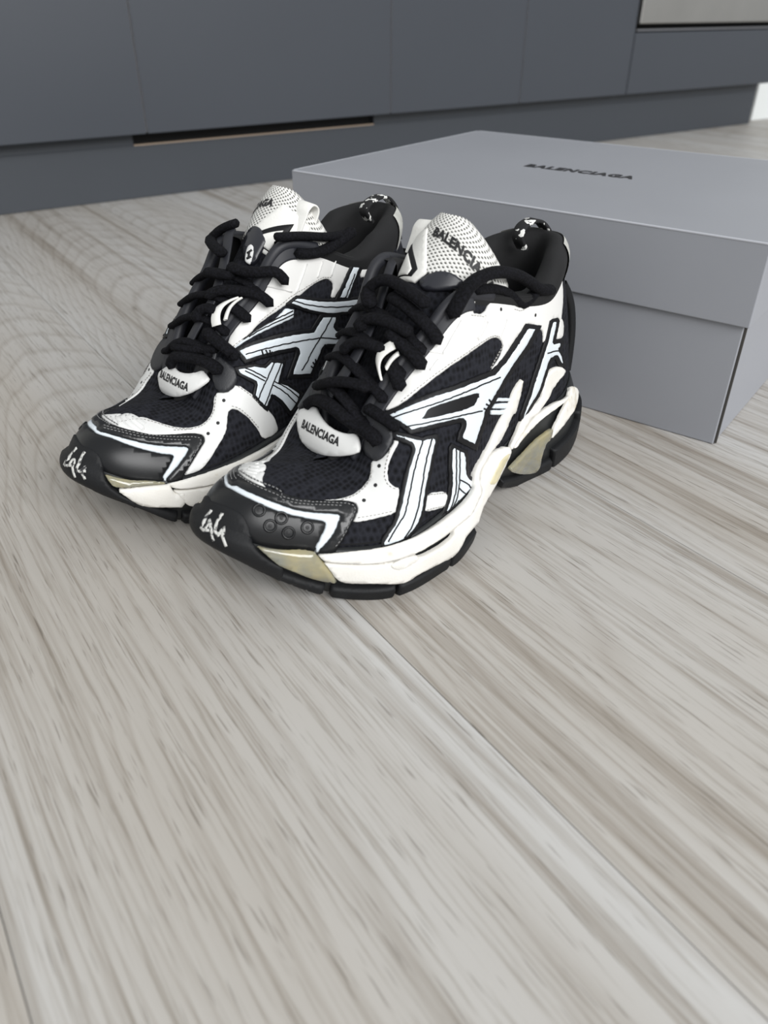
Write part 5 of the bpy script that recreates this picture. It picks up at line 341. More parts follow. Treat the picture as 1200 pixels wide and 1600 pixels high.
["foam_inlay","WF","BP",0.0017,0.0008,[[9.86,0.7075],[9.8,0.7242],[9.74,0.7354],[9.66,0.7409],[9.6,0.7465],[9.52,0.7465],[9.42,0.7409],[9.34,0.7354],[9.28,0.7298],[9.2,0.7131],[9.14,0.7019],[9.1,0.6685],[9.06,0.6407],[9.1,0.6184],[9.16,0.6072],[9.24,0.6072],[9.3,0.5961],[9.38,0.5905],[9.46,0.585],[9.54,0.5905],[9.62,0.5905],[9.68,0.6072],[9.74,0.624],[9.8,0.6518],[9.84,0.6852]],[]],
["toe_gel","GEL","BP",-0.0005,0.003,[[12.56,0.9025],[12.52,0.9248],[12.46,0.9248],[12.42,0.9304],[12.36,0.9304],[12.3,0.9359],[12.24,0.9415],[12.18,0.9471],[12.12,0.9526],[12.08,0.9582],[12.02,0.9638],[11.96,0.9694],[11.9,0.9749],[11.88,0.9805],[11.84,0.9861],[11.86,0.9861],[11.82,0.9861],[11.76,0.9916],[11.7,1.0418],[11.66,0.9972],[11.6,1.0418],[11.56,0.9916],[11.52,0.9916],[11.48,0.9861],[11.44,0.9805],[11.4,0.9694],[11.38,0.9471],[11.36,0.9248],[11.32,0.8969],[11.28,0.8635],[11.24,0.8245],[11.2,0.7855],[11.16,0.7465],[11.12,0.7131],[11.08,0.6797],[11.04,0.6407],[11.0,0.6017],[10.96,0.5627],[10.92,0.5237],[10.9,0.4847],[10.88,0.4513],[10.86,0.4123],[10.9,0.4123],[10.92,0.4011],[10.98,0.4067],[11.04,0.4067],[11.1,0.4123],[11.16,0.4123],[11.22,0.4178],[11.26,0.4178],[11.32,0.4234],[11.38,0.429],[11.42,0.4345],[11.48,0.4457],[11.52,0.4513],[11.56,0.4624],[11.62,0.4735],[11.66,0.4847],[11.7,0.4958],[11.76,0.507],[11.8,0.5125],[11.84,0.5237],[11.88,0.5348],[11.94,0.546],[11.98,0.5627],[12.04,0.5738],[12.08,0.5905],[12.12,0.6072],[12.16,0.6351],[12.22,0.663],[12.26,0.6964],[12.32,0.7298],[12.36,0.7632],[12.42,0.7967],[12.46,0.8357],[12.5,0.8635],[12.52,0.8858]],[]],
["vamp_overlay","WL","U",0,0.001,[[14.72,0.7838],[14.58,0.8224],[14.72,0.8263],[14.84,0.834],[14.96,0.8417],[15.08,0.8417],[15.2,0.8456],[15.3,0.8494],[15.46,0.8494],[15.62,0.8456],[15.76,0.8456],[15.88,0.8456],[16.0,0.8417],[16.14,0.834],[16.22,0.8224],[16.3,0.8147],[16.4,0.7954],[16.5,0.7799],[16.58,0.7645],[16.7,0.7452],[16.8,0.7259],[16.88,0.7066],[16.98,0.6873],[17.06,0.6718],[17.14,0.6564],[17.22,0.6409],[17.3,0.6332],[17.36,0.6255],[17.42,0.6178],[17.48,0.61],[17.56,0.6062],[17.62,0.5985],[17.68,0.5946],[17.74,0.5907],[17.8,0.5869],[17.88,0.5792],[17.96,0.5714],[18.02,0.5676],[18.08,0.5637],[18.16,0.5598],[18.26,0.5521],[18.3,0.556],[18.36,0.5521],[18.42,0.556],[18.46,0.5598],[18.52,0.5714],[18.56,0.583],[18.6,0.5946],[18.62,0.6139],[18.66,0.6255],[18.7,0.6371],[18.76,0.6332],[18.82,0.6332],[18.9,0.6062],[18.98,0.5792],[19.02,0.5676],[19.08,0.556],[19.16,0.5367],[19.2,0.5367],[19.24,0.5328],[19.34,0.529],[19.42,0.5251],[19.5,0.5019],[19.58,0.4826],[19.64,0.4556],[19.72,0.4247],[19.78,0.4015],[19.86,0.3745],[19.92,0.3552],[19.98,0.332],[20.04,0.3127],[20.1,0.2896],[20.18,0.2664],[20.24,0.2471],[20.28,0.2317],[20.34,0.2162],[20.38,0.2008],[20.42,0.1815],[20.48,0.1622],[20.54,0.1429],[20.58,0.1274],[20.62,0.1081],[20.64,0.0888],[20.66,0.0695],[20.68,0.0502],[20.66,0.0347],[20.6,0.027],[20.52,0.027],[20.44,0.0232],[20.36,0.0232],[20.28,0.027],[20.18,0.0309],[20.08,0.0347],[20.02,0.0463],[19.96,0.0579],[19.92,0.0772],[19.9,0.0965],[19.86,0.1158],[19.82,0.139],[19.76,0.1622],[19.72,0.1815],[19.66,0.2046],[19.62,0.2278],[19.56,0.251],[19.5,0.2741],[19.44,0.2934],[19.38,0.3166],[19.32,0.3398],[19.28,0.3552],[19.22,0.3707],[19.18,0.3822],[19.12,0.3977],[19.06,0.4054],[18.96,0.4093],[18.92,0.3938],[18.88,0.3822],[18.86,0.3668],[18.84,0.3552],[18.82,0.3436],[18.78,0.332],[18.76,0.3127],[18.74,0.305],[18.7,0.2973],[18.66,0.2857],[18.6,0.2819],[18.56,0.2703],[18.5,0.2625],[18.42,0.2548],[18.36,0.2471],[18.3,0.2355],[18.22,0.2239],[18.16,0.2085],[18.1,0.1931],[18.04,0.1776],[17.98,0.1622],[17.92,0.1467],[17.86,0.1313],[17.8,0.112],[17.72,0.0927],[17.68,0.0849],[17.62,0.0734],[17.54,0.0695],[17.48,0.0656],[17.42,0.0618],[17.36,0.0618],[17.28,0.0579],[17.2,0.0579],[17.18,0.0734],[17.24,0.0965],[17.3,0.1197],[17.34,0.1467],[17.4,0.1699],[17.46,0.1931],[17.5,0.2124],[17.54,0.2317],[17.6,0.251],[17.64,0.2703],[17.68,0.2857],[17.72,0.3012],[17.78,0.3205],[17.82,0.3359],[17.88,0.3514],[17.92,0.3629],[17.96,0.3784],[17.98,0.4054],[17.98,0.4286],[17.94,0.4595],[17.86,0.4865],[17.8,0.4981],[17.74,0.5135],[17.68,0.5212],[17.62,0.529],[17.56,0.5328],[17.46,0.5367],[17.38,0.5405],[17.3,0.5444],[17.2,0.5483],[17.12,0.5521],[17.04,0.556],[16.94,0.5598],[16.86,0.5676],[16.76,0.5714],[16.68,0.5753],[16.58,0.5792],[16.5,0.5869],[16.42,0.5907],[16.34,0.5985],[16.26,0.6062],[16.18,0.6178],[16.1,0.6255],[16.02,0.6332],[15.96,0.6409],[15.88,0.6486],[15.76,0.6641],[15.64,0.6757],[15.52,0.6911],[15.42,0.7027],[15.32,0.7143],[15.2,0.7297],[15.06,0.7452],[14.9,0.7645]],[]],
["outline_backing","BT","U",0.0007,0.0008,[[19.54,0.6564],[19.6,0.6409],[19.68,0.6216],[19.76,0.6062],[19.84,0.5869],[19.94,0.5676],[20.0,0.5598],[20.08,0.5483],[20.18,0.5328],[20.26,0.5212],[20.34,0.5058],[20.42,0.4903],[20.5,0.4749],[20.6,0.4595],[20.68,0.4595],[20.78,0.4595],[20.86,0.4595],[20.98,0.4402],[21.1,0.4208],[21.22,0.3977],[21.34,0.3784],[21.46,0.3591],[21.42,0.3475],[21.36,0.3398],[21.32,0.3282],[21.28,0.3205],[21.22,0.3127],[21.18,0.3012],[21.12,0.2896],[21.22,0.2741],[21.3,0.2587],[21.42,0.2394],[21.5,0.2201],[21.6,0.2008],[21.68,0.1815],[21.8,0.1622],[21.9,0.1429],[22.0,0.1274],[21.94,0.1197],[21.88,0.112],[21.84,0.1042],[21.78,0.0965],[21.74,0.0888],[21.66,0.0849],[21.6,0.0811],[21.52,0.0772],[21.44,0.0734],[21.36,0.0695],[21.3,0.0618],[21.22,0.0811],[21.16,0.1004],[21.1,0.1197],[21.04,0.139],[20.98,0.1583],[20.92,0.1776],[20.84,0.1969],[20.76,0.2162],[20.68,0.2355],[20.66,0.2394],[20.6,0.2278],[20.52,0.2201],[20.46,0.2085],[20.4,0.1969],[20.34,0.1853],[20.26,0.2046],[20.2,0.2201],[20.16,0.2355],[20.08,0.2587],[20.04,0.278],[19.98,0.3012],[19.92,0.3243],[19.88,0.3475],[19.92,0.3629],[19.96,0.3745],[20.0,0.3861],[20.06,0.3977],[20.04,0.4131],[19.96,0.4363],[19.88,0.4595],[19.82,0.4826],[19.74,0.5097],[19.68,0.5328],[19.6,0.5637],[19.58,0.5869],[19.56,0.61],[19.56,0.6332]],[]],
["side_stripes","WT","U",0.0007,0.0009,[[19.64,0.61],[19.72,0.5907],[19.82,0.5714],[19.92,0.5521],[20.02,0.5367],[20.12,0.5212],[20.22,0.5097],[20.32,0.4903],[20.42,0.471],[20.52,0.4556],[20.6,0.4402],[20.7,0.4402],[20.78,0.4402],[20.88,0.4402],[20.98,0.4208],[21.1,0.4054],[21.2,0.3861],[21.32,0.3668],[21.28,0.3552],[21.22,0.3475],[21.18,0.3398],[21.14,0.3282],[21.08,0.3205],[21.04,0.3089],[20.98,0.2973],[21.1,0.278],[21.22,0.2548],[21.34,0.2355],[21.44,0.2124],[21.54,0.1931],[21.64,0.1737],[21.74,0.1544],[21.84,0.1351],[21.78,0.1274],[21.74,0.1197],[21.68,0.1081],[21.6,0.1042],[21.5,0.0965],[21.44,0.0927],[21.38,0.0888],[21.3,0.0849],[21.24,0.1042],[21.18,0.1236],[21.12,0.1429],[21.06,0.1622],[21.0,0.1815],[20.92,0.2008],[20.82,0.2239],[20.72,0.2471],[20.6,0.2625],[20.54,0.251],[20.48,0.2432],[20.42,0.2355],[20.38,0.2239],[20.32,0.2162],[20.28,0.2278],[20.22,0.2394],[20.18,0.2587],[20.1,0.2819],[20.06,0.3012],[20.02,0.3205],[19.98,0.3398],[20.02,0.3514],[20.06,0.3629],[20.1,0.3745],[20.14,0.3861],[20.14,0.3977],[20.14,0.4093],[20.06,0.4324],[19.98,0.4556],[19.9,0.4788],[19.82,0.5058],[19.74,0.5328],[19.68,0.5598],[19.66,0.5869]],[]],
["outline_backing","BT","U",0.0009,0.0008,[[19.74,0.7606],[19.82,0.7452],[19.92,0.7259],[20.0,0.7143],[20.1,0.7027],[20.18,0.6911],[20.28,0.6795],[20.38,0.668],[20.48,0.6564],[20.58,0.6448],[20.68,0.6332],[20.78,0.6178],[20.88,0.6062],[21.0,0.5907],[21.1,0.5753],[21.2,0.5598],[21.32,0.5367],[21.42,0.5212],[21.54,0.5019],[21.64,0.4865],[21.76,0.471],[21.86,0.4633],[21.98,0.4517],[22.1,0.444],[22.22,0.4402],[22.34,0.4363],[22.48,0.4324],[22.6,0.4324],[22.62,0.4324],[22.68,0.444],[22.76,0.4595],[22.82,0.4749],[22.88,0.4865],[22.94,0.5019],[23.0,0.5174],[23.08,0.5174],[23.18,0.5135],[23.26,0.5135],[23.36,0.5174],[23.44,0.5174],[23.52,0.5174],[23.6,0.5174],[23.58,0.4981],[23.56,0.4826],[23.54,0.4633],[23.52,0.4479],[23.5,0.4286],[23.52,0.4208],[23.6,0.417],[23.7,0.4093],[23.78,0.4054],[23.86,0.3977],[23.94,0.39],[24.04,0.3822],[24.04,0.3591],[24.06,0.3359],[24.06,0.3166],[24.06,0.2934],[24.08,0.2703],[24.08,0.2471],[24.0,0.2548],[23.9,0.2625],[23.8,0.2703],[23.7,0.278],[23.62,0.2819],[23.52,0.2857],[23.44,0.2896],[23.34,0.2973],[23.24,0.3012],[23.14,0.305],[23.12,0.3166],[23.1,0.3282],[23.16,0.3398],[23.2,0.3552],[23.16,0.3398],[23.12,0.3243],[23.08,0.3089],[23.04,0.2973],[23.0,0.2819],[22.96,0.2703],[22.9,0.2548],[22.86,0.2432],[22.8,0.2317],[22.76,0.2201],[22.7,0.2085],[22.64,0.1969],[22.58,0.1853],[22.52,0.1737],[22.38,0.1815],[22.22,0.1892],[22.1,0.1969],[21.96,0.2046],[21.84,0.2162],[21.7,0.2278],[21.58,0.2394],[21.46,0.2548],[21.34,0.2703],[21.4,0.278],[21.46,0.2857],[21.52,0.2934],[21.58,0.3012],[21.64,0.3089],[21.7,0.3166],[21.76,0.3243],[21.82,0.332],[21.86,0.3436],[21.88,0.3514],[21.86,0.3552],[21.74,0.3629],[21.64,0.3745],[21.52,0.39],[21.42,0.4015],[21.32,0.417],[21.2,0.4324],[21.08,0.4479],[20.98,0.4595],[20.88,0.471],[20.76,0.4865],[20.66,0.4942],[20.54,0.5097],[20.44,0.5174],[20.34,0.529],[20.22,0.5405],[20.12,0.5521],[20.02,0.5637],[19.92,0.5792],[19.9,0.6023],[19.86,0.6255],[19.84,0.6525],[19.8,0.6795],[19.78,0.7066],[19.76,0.7297]],[]],
["side_flash","WT","U",0.0009,0.0009,[[19.88,0.7027],[19.96,0.6911],[20.04,0.6795],[20.12,0.6718],[20.2,0.6602],[20.28,0.6525],[20.38,0.6409],[20.48,0.6293],[20.58,0.6178],[20.68,0.6062],[20.78,0.5946],[20.88,0.583],[21.0,0.5676],[21.1,0.5521],[21.2,0.5367],[21.32,0.5174],[21.42,0.4981],[21.54,0.4826],[21.64,0.4672],[21.76,0.4517],[21.86,0.444],[21.98,0.4324],[22.1,0.4247],[22.22,0.4208],[22.36,0.417],[22.48,0.4131],[22.6,0.4131],[22.7,0.4131],[22.76,0.4247],[22.82,0.4402],[22.88,0.4517],[22.94,0.4672],[23.0,0.4788],[23.06,0.4942],[23.14,0.4942],[23.22,0.4942],[23.3,0.4942],[23.38,0.4942],[23.48,0.4942],[23.46,0.4749],[23.44,0.4595],[23.4,0.444],[23.38,0.4286],[23.42,0.4131],[23.46,0.4015],[23.56,0.3938],[23.64,0.39],[23.74,0.3822],[23.84,0.3745],[23.92,0.3668],[23.94,0.3475],[23.94,0.3243],[23.96,0.305],[23.96,0.2857],[23.86,0.2896],[23.76,0.2973],[23.68,0.3012],[23.58,0.305],[23.48,0.3127],[23.38,0.3166],[23.28,0.3205],[23.18,0.3243],[23.08,0.3282],[23.04,0.3205],[22.98,0.3089],[22.92,0.3012],[22.98,0.3127],[23.04,0.3205],[23.0,0.305],[22.94,0.2934],[22.88,0.2819],[22.82,0.2703],[22.76,0.2548],[22.68,0.2471],[22.62,0.2355],[22.56,0.2239],[22.52,0.2162],[22.46,0.2046],[22.4,0.1969],[22.26,0.2046],[22.12,0.2124],[21.98,0.2201],[21.84,0.2317],[21.7,0.2471],[21.58,0.2587],[21.64,0.2664],[21.68,0.278],[21.74,0.2857],[21.8,0.2934],[21.84,0.3012],[21.9,0.3089],[21.96,0.3205],[22.02,0.3282],[22.02,0.3398],[22.0,0.3514],[21.96,0.3591],[21.88,0.3707],[21.78,0.3784],[21.66,0.39],[21.54,0.4054],[21.42,0.4208],[21.32,0.4363],[21.2,0.4556],[21.08,0.471],[20.98,0.4826],[20.86,0.4981],[20.76,0.5097],[20.64,0.5212],[20.54,0.5328],[20.42,0.5444],[20.32,0.556],[20.2,0.5676],[20.1,0.5792],[20.0,0.5946],[19.98,0.6178],[19.94,0.6448],[19.9,0.6757]],[]],
["outline_backing","BT","U",0.0009,0.0008,[[22.18,0.6332],[22.28,0.6293],[22.38,0.6255],[22.48,0.6216],[22.58,0.6178],[22.66,0.6178],[22.76,0.6139],[22.86,0.6139],[22.96,0.6139],[23.06,0.61],[23.14,0.61],[23.24,0.6139],[23.32,0.6139],[23.4,0.6178],[23.48,0.6216],[23.56,0.6255],[23.62,0.6293],[23.7,0.6332],[23.78,0.6371],[23.86,0.6409],[23.94,0.6448],[24.02,0.6486],[24.12,0.6486],[24.2,0.6486],[24.28,0.6409],[24.38,0.6293],[24.46,0.6178],[24.5,0.5946],[24.52,0.5753],[24.56,0.5521],[24.52,0.5367],[24.46,0.5251],[24.38,0.5251],[24.3,0.5212],[24.2,0.5212],[24.12,0.5174],[24.02,0.5174],[23.94,0.5135],[23.84,0.5097],[23.74,0.5097],[23.66,0.5058],[23.56,0.5019],[23.48,0.4981],[23.4,0.4981],[23.34,0.4981],[23.26,0.4981],[23.18,0.4981],[23.1,0.5019],[23.0,0.5058],[22.9,0.5097],[22.78,0.5135],[22.68,0.5174],[22.58,0.5251],[22.46,0.529],[22.38,0.5367],[22.28,0.5444],[22.18,0.5521],[22.1,0.5637],[22.0,0.5792],[21.9,0.5946],[21.84,0.6062],[21.78,0.6216],[21.8,0.6293],[21.88,0.6255],[21.96,0.6255],[22.02,0.6255],[22.06,0.6293],[22.12,0.6293]],[]],
["quarter_stripes","WT","U",0.0009,0.0009,[[22.2,0.6178],[22.28,0.6139],[22.38,0.61],[22.48,0.6062],[22.56,0.6023],[22.66,0.6023],[22.76,0.5985],[22.86,0.5985],[22.94,0.5946],[23.04,0.5946],[23.14,0.5946],[23.22,0.5946],[23.32,0.5985],[23.4,0.5985],[23.46,0.6023],[23.54,0.6062],[23.62,0.61],[23.7,0.6139],[23.78,0.6178],[23.88,0.6216],[23.96,0.6255],[24.06,0.6255],[24.16,0.6255],[24.24,0.6216],[24.3,0.6139],[24.38,0.6062],[24.42,0.5869],[24.46,0.5637],[24.4,0.556],[24.36,0.5483],[24.26,0.5444],[24.18,0.5405],[24.08,0.5367],[24.0,0.5367],[23.9,0.5328],[23.82,0.529],[23.74,0.5251],[23.64,0.5251],[23.56,0.5212],[23.48,0.5174],[23.38,0.5135],[23.28,0.5135],[23.2,0.5135],[23.1,0.5174],[23.0,0.5212],[22.9,0.5251],[22.8,0.529],[22.7,0.5328],[22.6,0.5367],[22.5,0.5444],[22.4,0.5483],[22.32,0.556],[22.22,0.5676],[22.14,0.5753],[22.06,0.5869],[21.98,0.5985],[21.94,0.6062],[21.94,0.61],[22.02,0.61],[22.1,0.6139]],[]],
["wedge_stripes","WT","U",0.0007,0.0009,[[22.04,0.5598],[22.02,0.5483],[22.0,0.5328],[21.98,0.5212],[21.9,0.5251],[21.8,0.529],[21.7,0.5405],[21.6,0.5521],[21.52,0.5598],[21.42,0.5753],[21.32,0.5907],[21.24,0.6023],[21.14,0.6178],[21.04,0.6293],[20.96,0.6409],[20.86,0.6525],[20.76,0.6602],[20.66,0.6718],[20.56,0.6795],[20.48,0.6873],[20.4,0.6911],[20.3,0.6988],[20.22,0.7066],[20.14,0.7143],[20.04,0.722],[19.96,0.7297],[19.88,0.7413],[19.8,0.749],[19.72,0.7606],[19.8,0.7568],[19.86,0.7529],[19.94,0.749],[20.02,0.7452],[20.1,0.7375],[20.18,0.7297],[20.26,0.7259],[20.34,0.722],[20.44,0.7143],[20.52,0.7104],[20.62,0.7027],[20.72,0.695],[20.82,0.6873],[20.92,0.6795],[21.0,0.6718],[21.1,0.6602],[21.2,0.6448],[21.3,0.6332],[21.38,0.6255],[21.46,0.6178],[21.54,0.6139],[21.62,0.6062],[21.68,0.6062],[21.76,0.6023],[21.86,0.5869],[21.94,0.5714]],[]],
["outline_backing","BT","U",0.0009,0.0008,[[23.9,0.9614],[24.0,0.9614],[24.1,0.9614],[24.2,0.9575],[24.32,0.9537],[24.28,0.9228],[24.24,0.8919],[24.2,0.861],[24.16,0.834],[24.14,0.8069],[24.1,0.7799],[24.06,0.7529],[24.04,0.7297],[24.0,0.7066],[23.96,0.6795],[23.94,0.6564],[23.9,0.6332],[23.86,0.61],[23.78,0.61],[23.68,0.61],[23.6,0.6062],[23.5,0.6023],[23.42,0.6023],[23.46,0.6216],[23.5,0.6448],[23.52,0.6641],[23.56,0.6873],[23.6,0.7104],[23.64,0.7375],[23.68,0.7606],[23.7,0.7876],[23.74,0.8147],[23.76,0.8378],[23.8,0.8687],[23.84,0.8996],[23.86,0.9266]],[]],
["quarter_bar","WT","U",0.0009,0.0009,[[23.96,0.9305],[24.02,0.9305],[24.1,0.9305],[24.18,0.9266],[24.14,0.8996],[24.1,0.8726],[24.08,0.8456],[24.04,0.8147],[24.0,0.7876],[23.96,0.7606],[23.94,0.7336],[23.9,0.7066],[23.88,0.6834],[23.84,0.6564],[23.8,0.6332],[23.72,0.6332],[23.64,0.6293],[23.54,0.6255],[23.58,0.6448],[23.62,0.668],[23.64,0.6873],[23.68,0.7104],[23.72,0.7336],[23.74,0.7568],[23.78,0.7838],[23.82,0.8108],[23.84,0.8378],[23.88,0.8687],[23.92,0.8996]],[]],
["quarter_overlay","WG","U",0,0.0011,[[19.64,0.8456],[19.68,0.8533],[19.72,0.861],[19.76,0.8687],[19.82,0.8764],[19.9,0.8764],[19.98,0.8764],[20.04,0.8803],[20.12,0.8842],[20.2,0.888],[20.26,0.8919],[20.34,0.8958],[20.4,0.9035],[20.48,0.9073],[20.56,0.9112],[20.62,0.9189],[20.7,0.9228],[20.76,0.9266],[20.84,0.9305],[20.92,0.9344],[20.98,0.9382],[21.04,0.9421],[21.1,0.9459],[21.18,0.9421],[21.22,0.9459],[21.28,0.9459],[21.32,0.9537],[21.38,0.9537],[21.42,0.9614],[21.48,0.9653],[21.52,0.973],[21.56,0.9768],[21.6,0.9807],[21.64,0.9846],[21.7,0.9846],[21.74,0.9923],[21.78,0.9961],[21.84,1.0],[21.88,1.0],[21.94,1.0],[22.0,1.0],[22.06,1.0],[22.12,1.0],[22.12,1.0],[22.1,1.0],[22.16,1.0],[22.24,1.0],[22.32,1.0],[22.4,1.0],[22.48,1.0],[22.56,1.0],[22.62,1.0],[22.7,1.0],[22.76,1.0],[22.82,1.0],[22.88,1.0],[22.9,1.0],[22.96,1.0],[23.02,1.0],[23.08,1.0],[23.14,1.0],[23.22,1.0],[23.28,1.0],[23.34,1.0],[23.4,1.0],[23.44,1.0],[23.48,1.0],[23.5,1.0],[23.54,1.0],[23.62,1.0],[23.68,1.0],[23.72,1.0],[23.74,1.0],[23.76,1.0],[23.78,1.0],[23.84,1.0],[23.94,1.0],[24.08,1.0],[24.2,1.0],[24.34,1.0],[24.42,1.0],[24.5,1.0],[24.5,1.0],[24.48,1.0],[24.52,1.0],[24.56,1.0],[24.62,1.0],[24.78,1.0],[24.94,1.0],[25.2,1.0],[25.28,1.0],[25.24,1.0],[25.2,1.0],[25.32,1.0],[25.46,1.0],[25.58,1.0],[25.72,1.0],[25.88,1.0],[25.92,1.0],[25.82,1.0],[25.7,1.0],[25.6,1.0],[25.48,1.0],[25.38,0.9961],[25.3,0.9807],[25.22,0.9653],[25.14,0.9498],[25.08,0.9305],[25.0,0.9112],[24.94,0.8919],[24.88,0.8726],[24.82,0.8494],[24.78,0.8301],[24.72,0.8069],[24.7,0.7876],[24.66,0.7683],[24.64,0.7452],[24.56,0.7336],[24.5,0.7568],[24.44,0.7799],[24.42,0.7954],[24.38,0.8108],[24.32,0.8185],[24.26,0.8147],[24.24,0.8417],[24.26,0.8649],[24.26,0.8919],[24.28,0.9189],[24.26,0.9344],[24.22,0.9537],[24.12,0.9537],[24.02,0.9537],[23.96,0.9228],[23.9,0.8958],[23.86,0.8687],[23.82,0.8417],[23.78,0.8108],[23.74,0.7876],[23.7,0.7606],[23.66,0.7375],[23.64,0.7143],[23.6,0.6911],[23.54,0.668],[23.5,0.6486],[23.46,0.6255],[23.38,0.6216],[23.36,0.6332],[23.38,0.6525],[23.4,0.6757],[23.42,0.6873],[23.42,0.7027],[23.42,0.7181],[23.42,0.7297],[23.38,0.7452],[23.34,0.749],[23.3,0.7568],[23.22,0.7529],[23.16,0.7452],[23.08,0.7336],[23.02,0.7259],[22.94,0.7143],[22.88,0.7066],[22.82,0.695],[22.74,0.6834],[22.68,0.6718],[22.6,0.6602],[22.5,0.6448],[22.42,0.6332],[22.34,0.6255],[22.28,0.6216],[22.2,0.6139],[22.14,0.61],[22.06,0.61],[21.98,0.61],[21.9,0.61],[21.82,0.6139],[21.74,0.6216],[21.66,0.6293],[21.6,0.6332],[21.52,0.6448],[21.44,0.6525],[21.34,0.668],[21.24,0.6834],[21.18,0.6911],[21.1,0.7027],[21.04,0.7066],[20.96,0.7143],[20.88,0.722],[20.8,0.7259],[20.72,0.7297],[20.64,0.7297],[20.56,0.7297],[20.5,0.7259],[20.42,0.7297],[20.36,0.7297],[20.28,0.7297],[20.2,0.7297],[20.12,0.7336],[20.04,0.7375],[19.96,0.7452],[19.88,0.749],[19.82,0.7529],[19.76,0.7683],[19.7,0.7838],[19.66,0.8147]],[]],
["toe_gel","GEL","BP",-0.0005,0.0026,[[15.08,0.9081],[15.14,0.9304],[15.22,0.9304],[15.3,0.9304],[15.36,0.9304],[15.42,0.9359],[15.46,0.9359],[15.52,0.9415],[15.58,0.9471],[15.64,0.9526],[15.7,0.9526],[15.76,0.9582],[15.82,0.9694],[15.88,0.9694],[15.94,0.9805],[16.02,0.9861],[16.08,0.9916],[16.14,0.9916],[16.2,0.9916],[16.26,0.9916],[16.32,0.9916],[16.36,0.9861],[16.42,0.9805],[16.48,0.9805],[16.52,0.9694],[16.56,0.9638],[16.6,0.9304],[16.54,0.9248],[16.48,0.9192],[16.4,0.9136],[16.32,0.9081],[16.26,0.9025],[16.18,0.8969],[16.12,0.8858],[16.04,0.8691],[15.98,0.8468],[15.9,0.8245],[15.84,0.7967],[15.76,0.7632],[15.7,0.7298],[15.62,0.6964],[15.56,0.6685],[15.5,0.6518],[15.44,0.6351],[15.4,0.624],[15.34,0.6295],[15.3,0.6407],[15.26,0.6852],[15.22,0.7354],[15.18,0.7688],[15.16,0.8134],[15.12,0.8691]],[]],
["toe_foam","WF","BP",-0.001,0.003,[[15.46,0.5014],[15.46,0.585],[15.5,0.6072],[15.56,0.6407],[15.62,0.6685],[15.66,0.6908],[15.72,0.7187],[15.76,0.7409],[15.82,0.7688],[15.88,0.7911],[15.94,0.8134],[16.02,0.8412],[16.08,0.8579],[16.14,0.8691],[16.22,0.8858],[16.28,0.8969],[16.36,0.9025],[16.42,0.9081],[16.5,0.9136],[16.56,0.9192],[16.64,0.9192],[16.68,0.9359],[16.72,0.9136],[16.74,0.8691],[16.76,0.8189],[16.8,0.7688],[16.86,0.7242],[16.94,0.7298],[17.0,0.7521],[17.06,0.7688],[17.08,0.7409],[17.12,0.7075],[17.1,0.6574],[17.1,0.6072],[17.1,0.5571],[17.1,0.5014],[17.06,0.4624],[17.02,0.4178],[16.96,0.4123],[16.9,0.4123],[16.84,0.4067],[16.78,0.4011],[16.72,0.39],[16.64,0.3788],[16.58,0.3677],[16.5,0.3454],[16.42,0.3231],[16.36,0.3008],[16.3,0.2841],[16.24,0.2618],[16.2,0.2451],[16.12,0.2284],[16.04,0.2061],[16.0,0.2173],[15.94,0.2228],[15.88,0.2451],[15.84,0.273],[15.78,0.2897],[15.74,0.3175],[15.7,0.351],[15.66,0.3788],[15.62,0.4123],[15.56,0.4401],[15.52,0.4735]],[]],
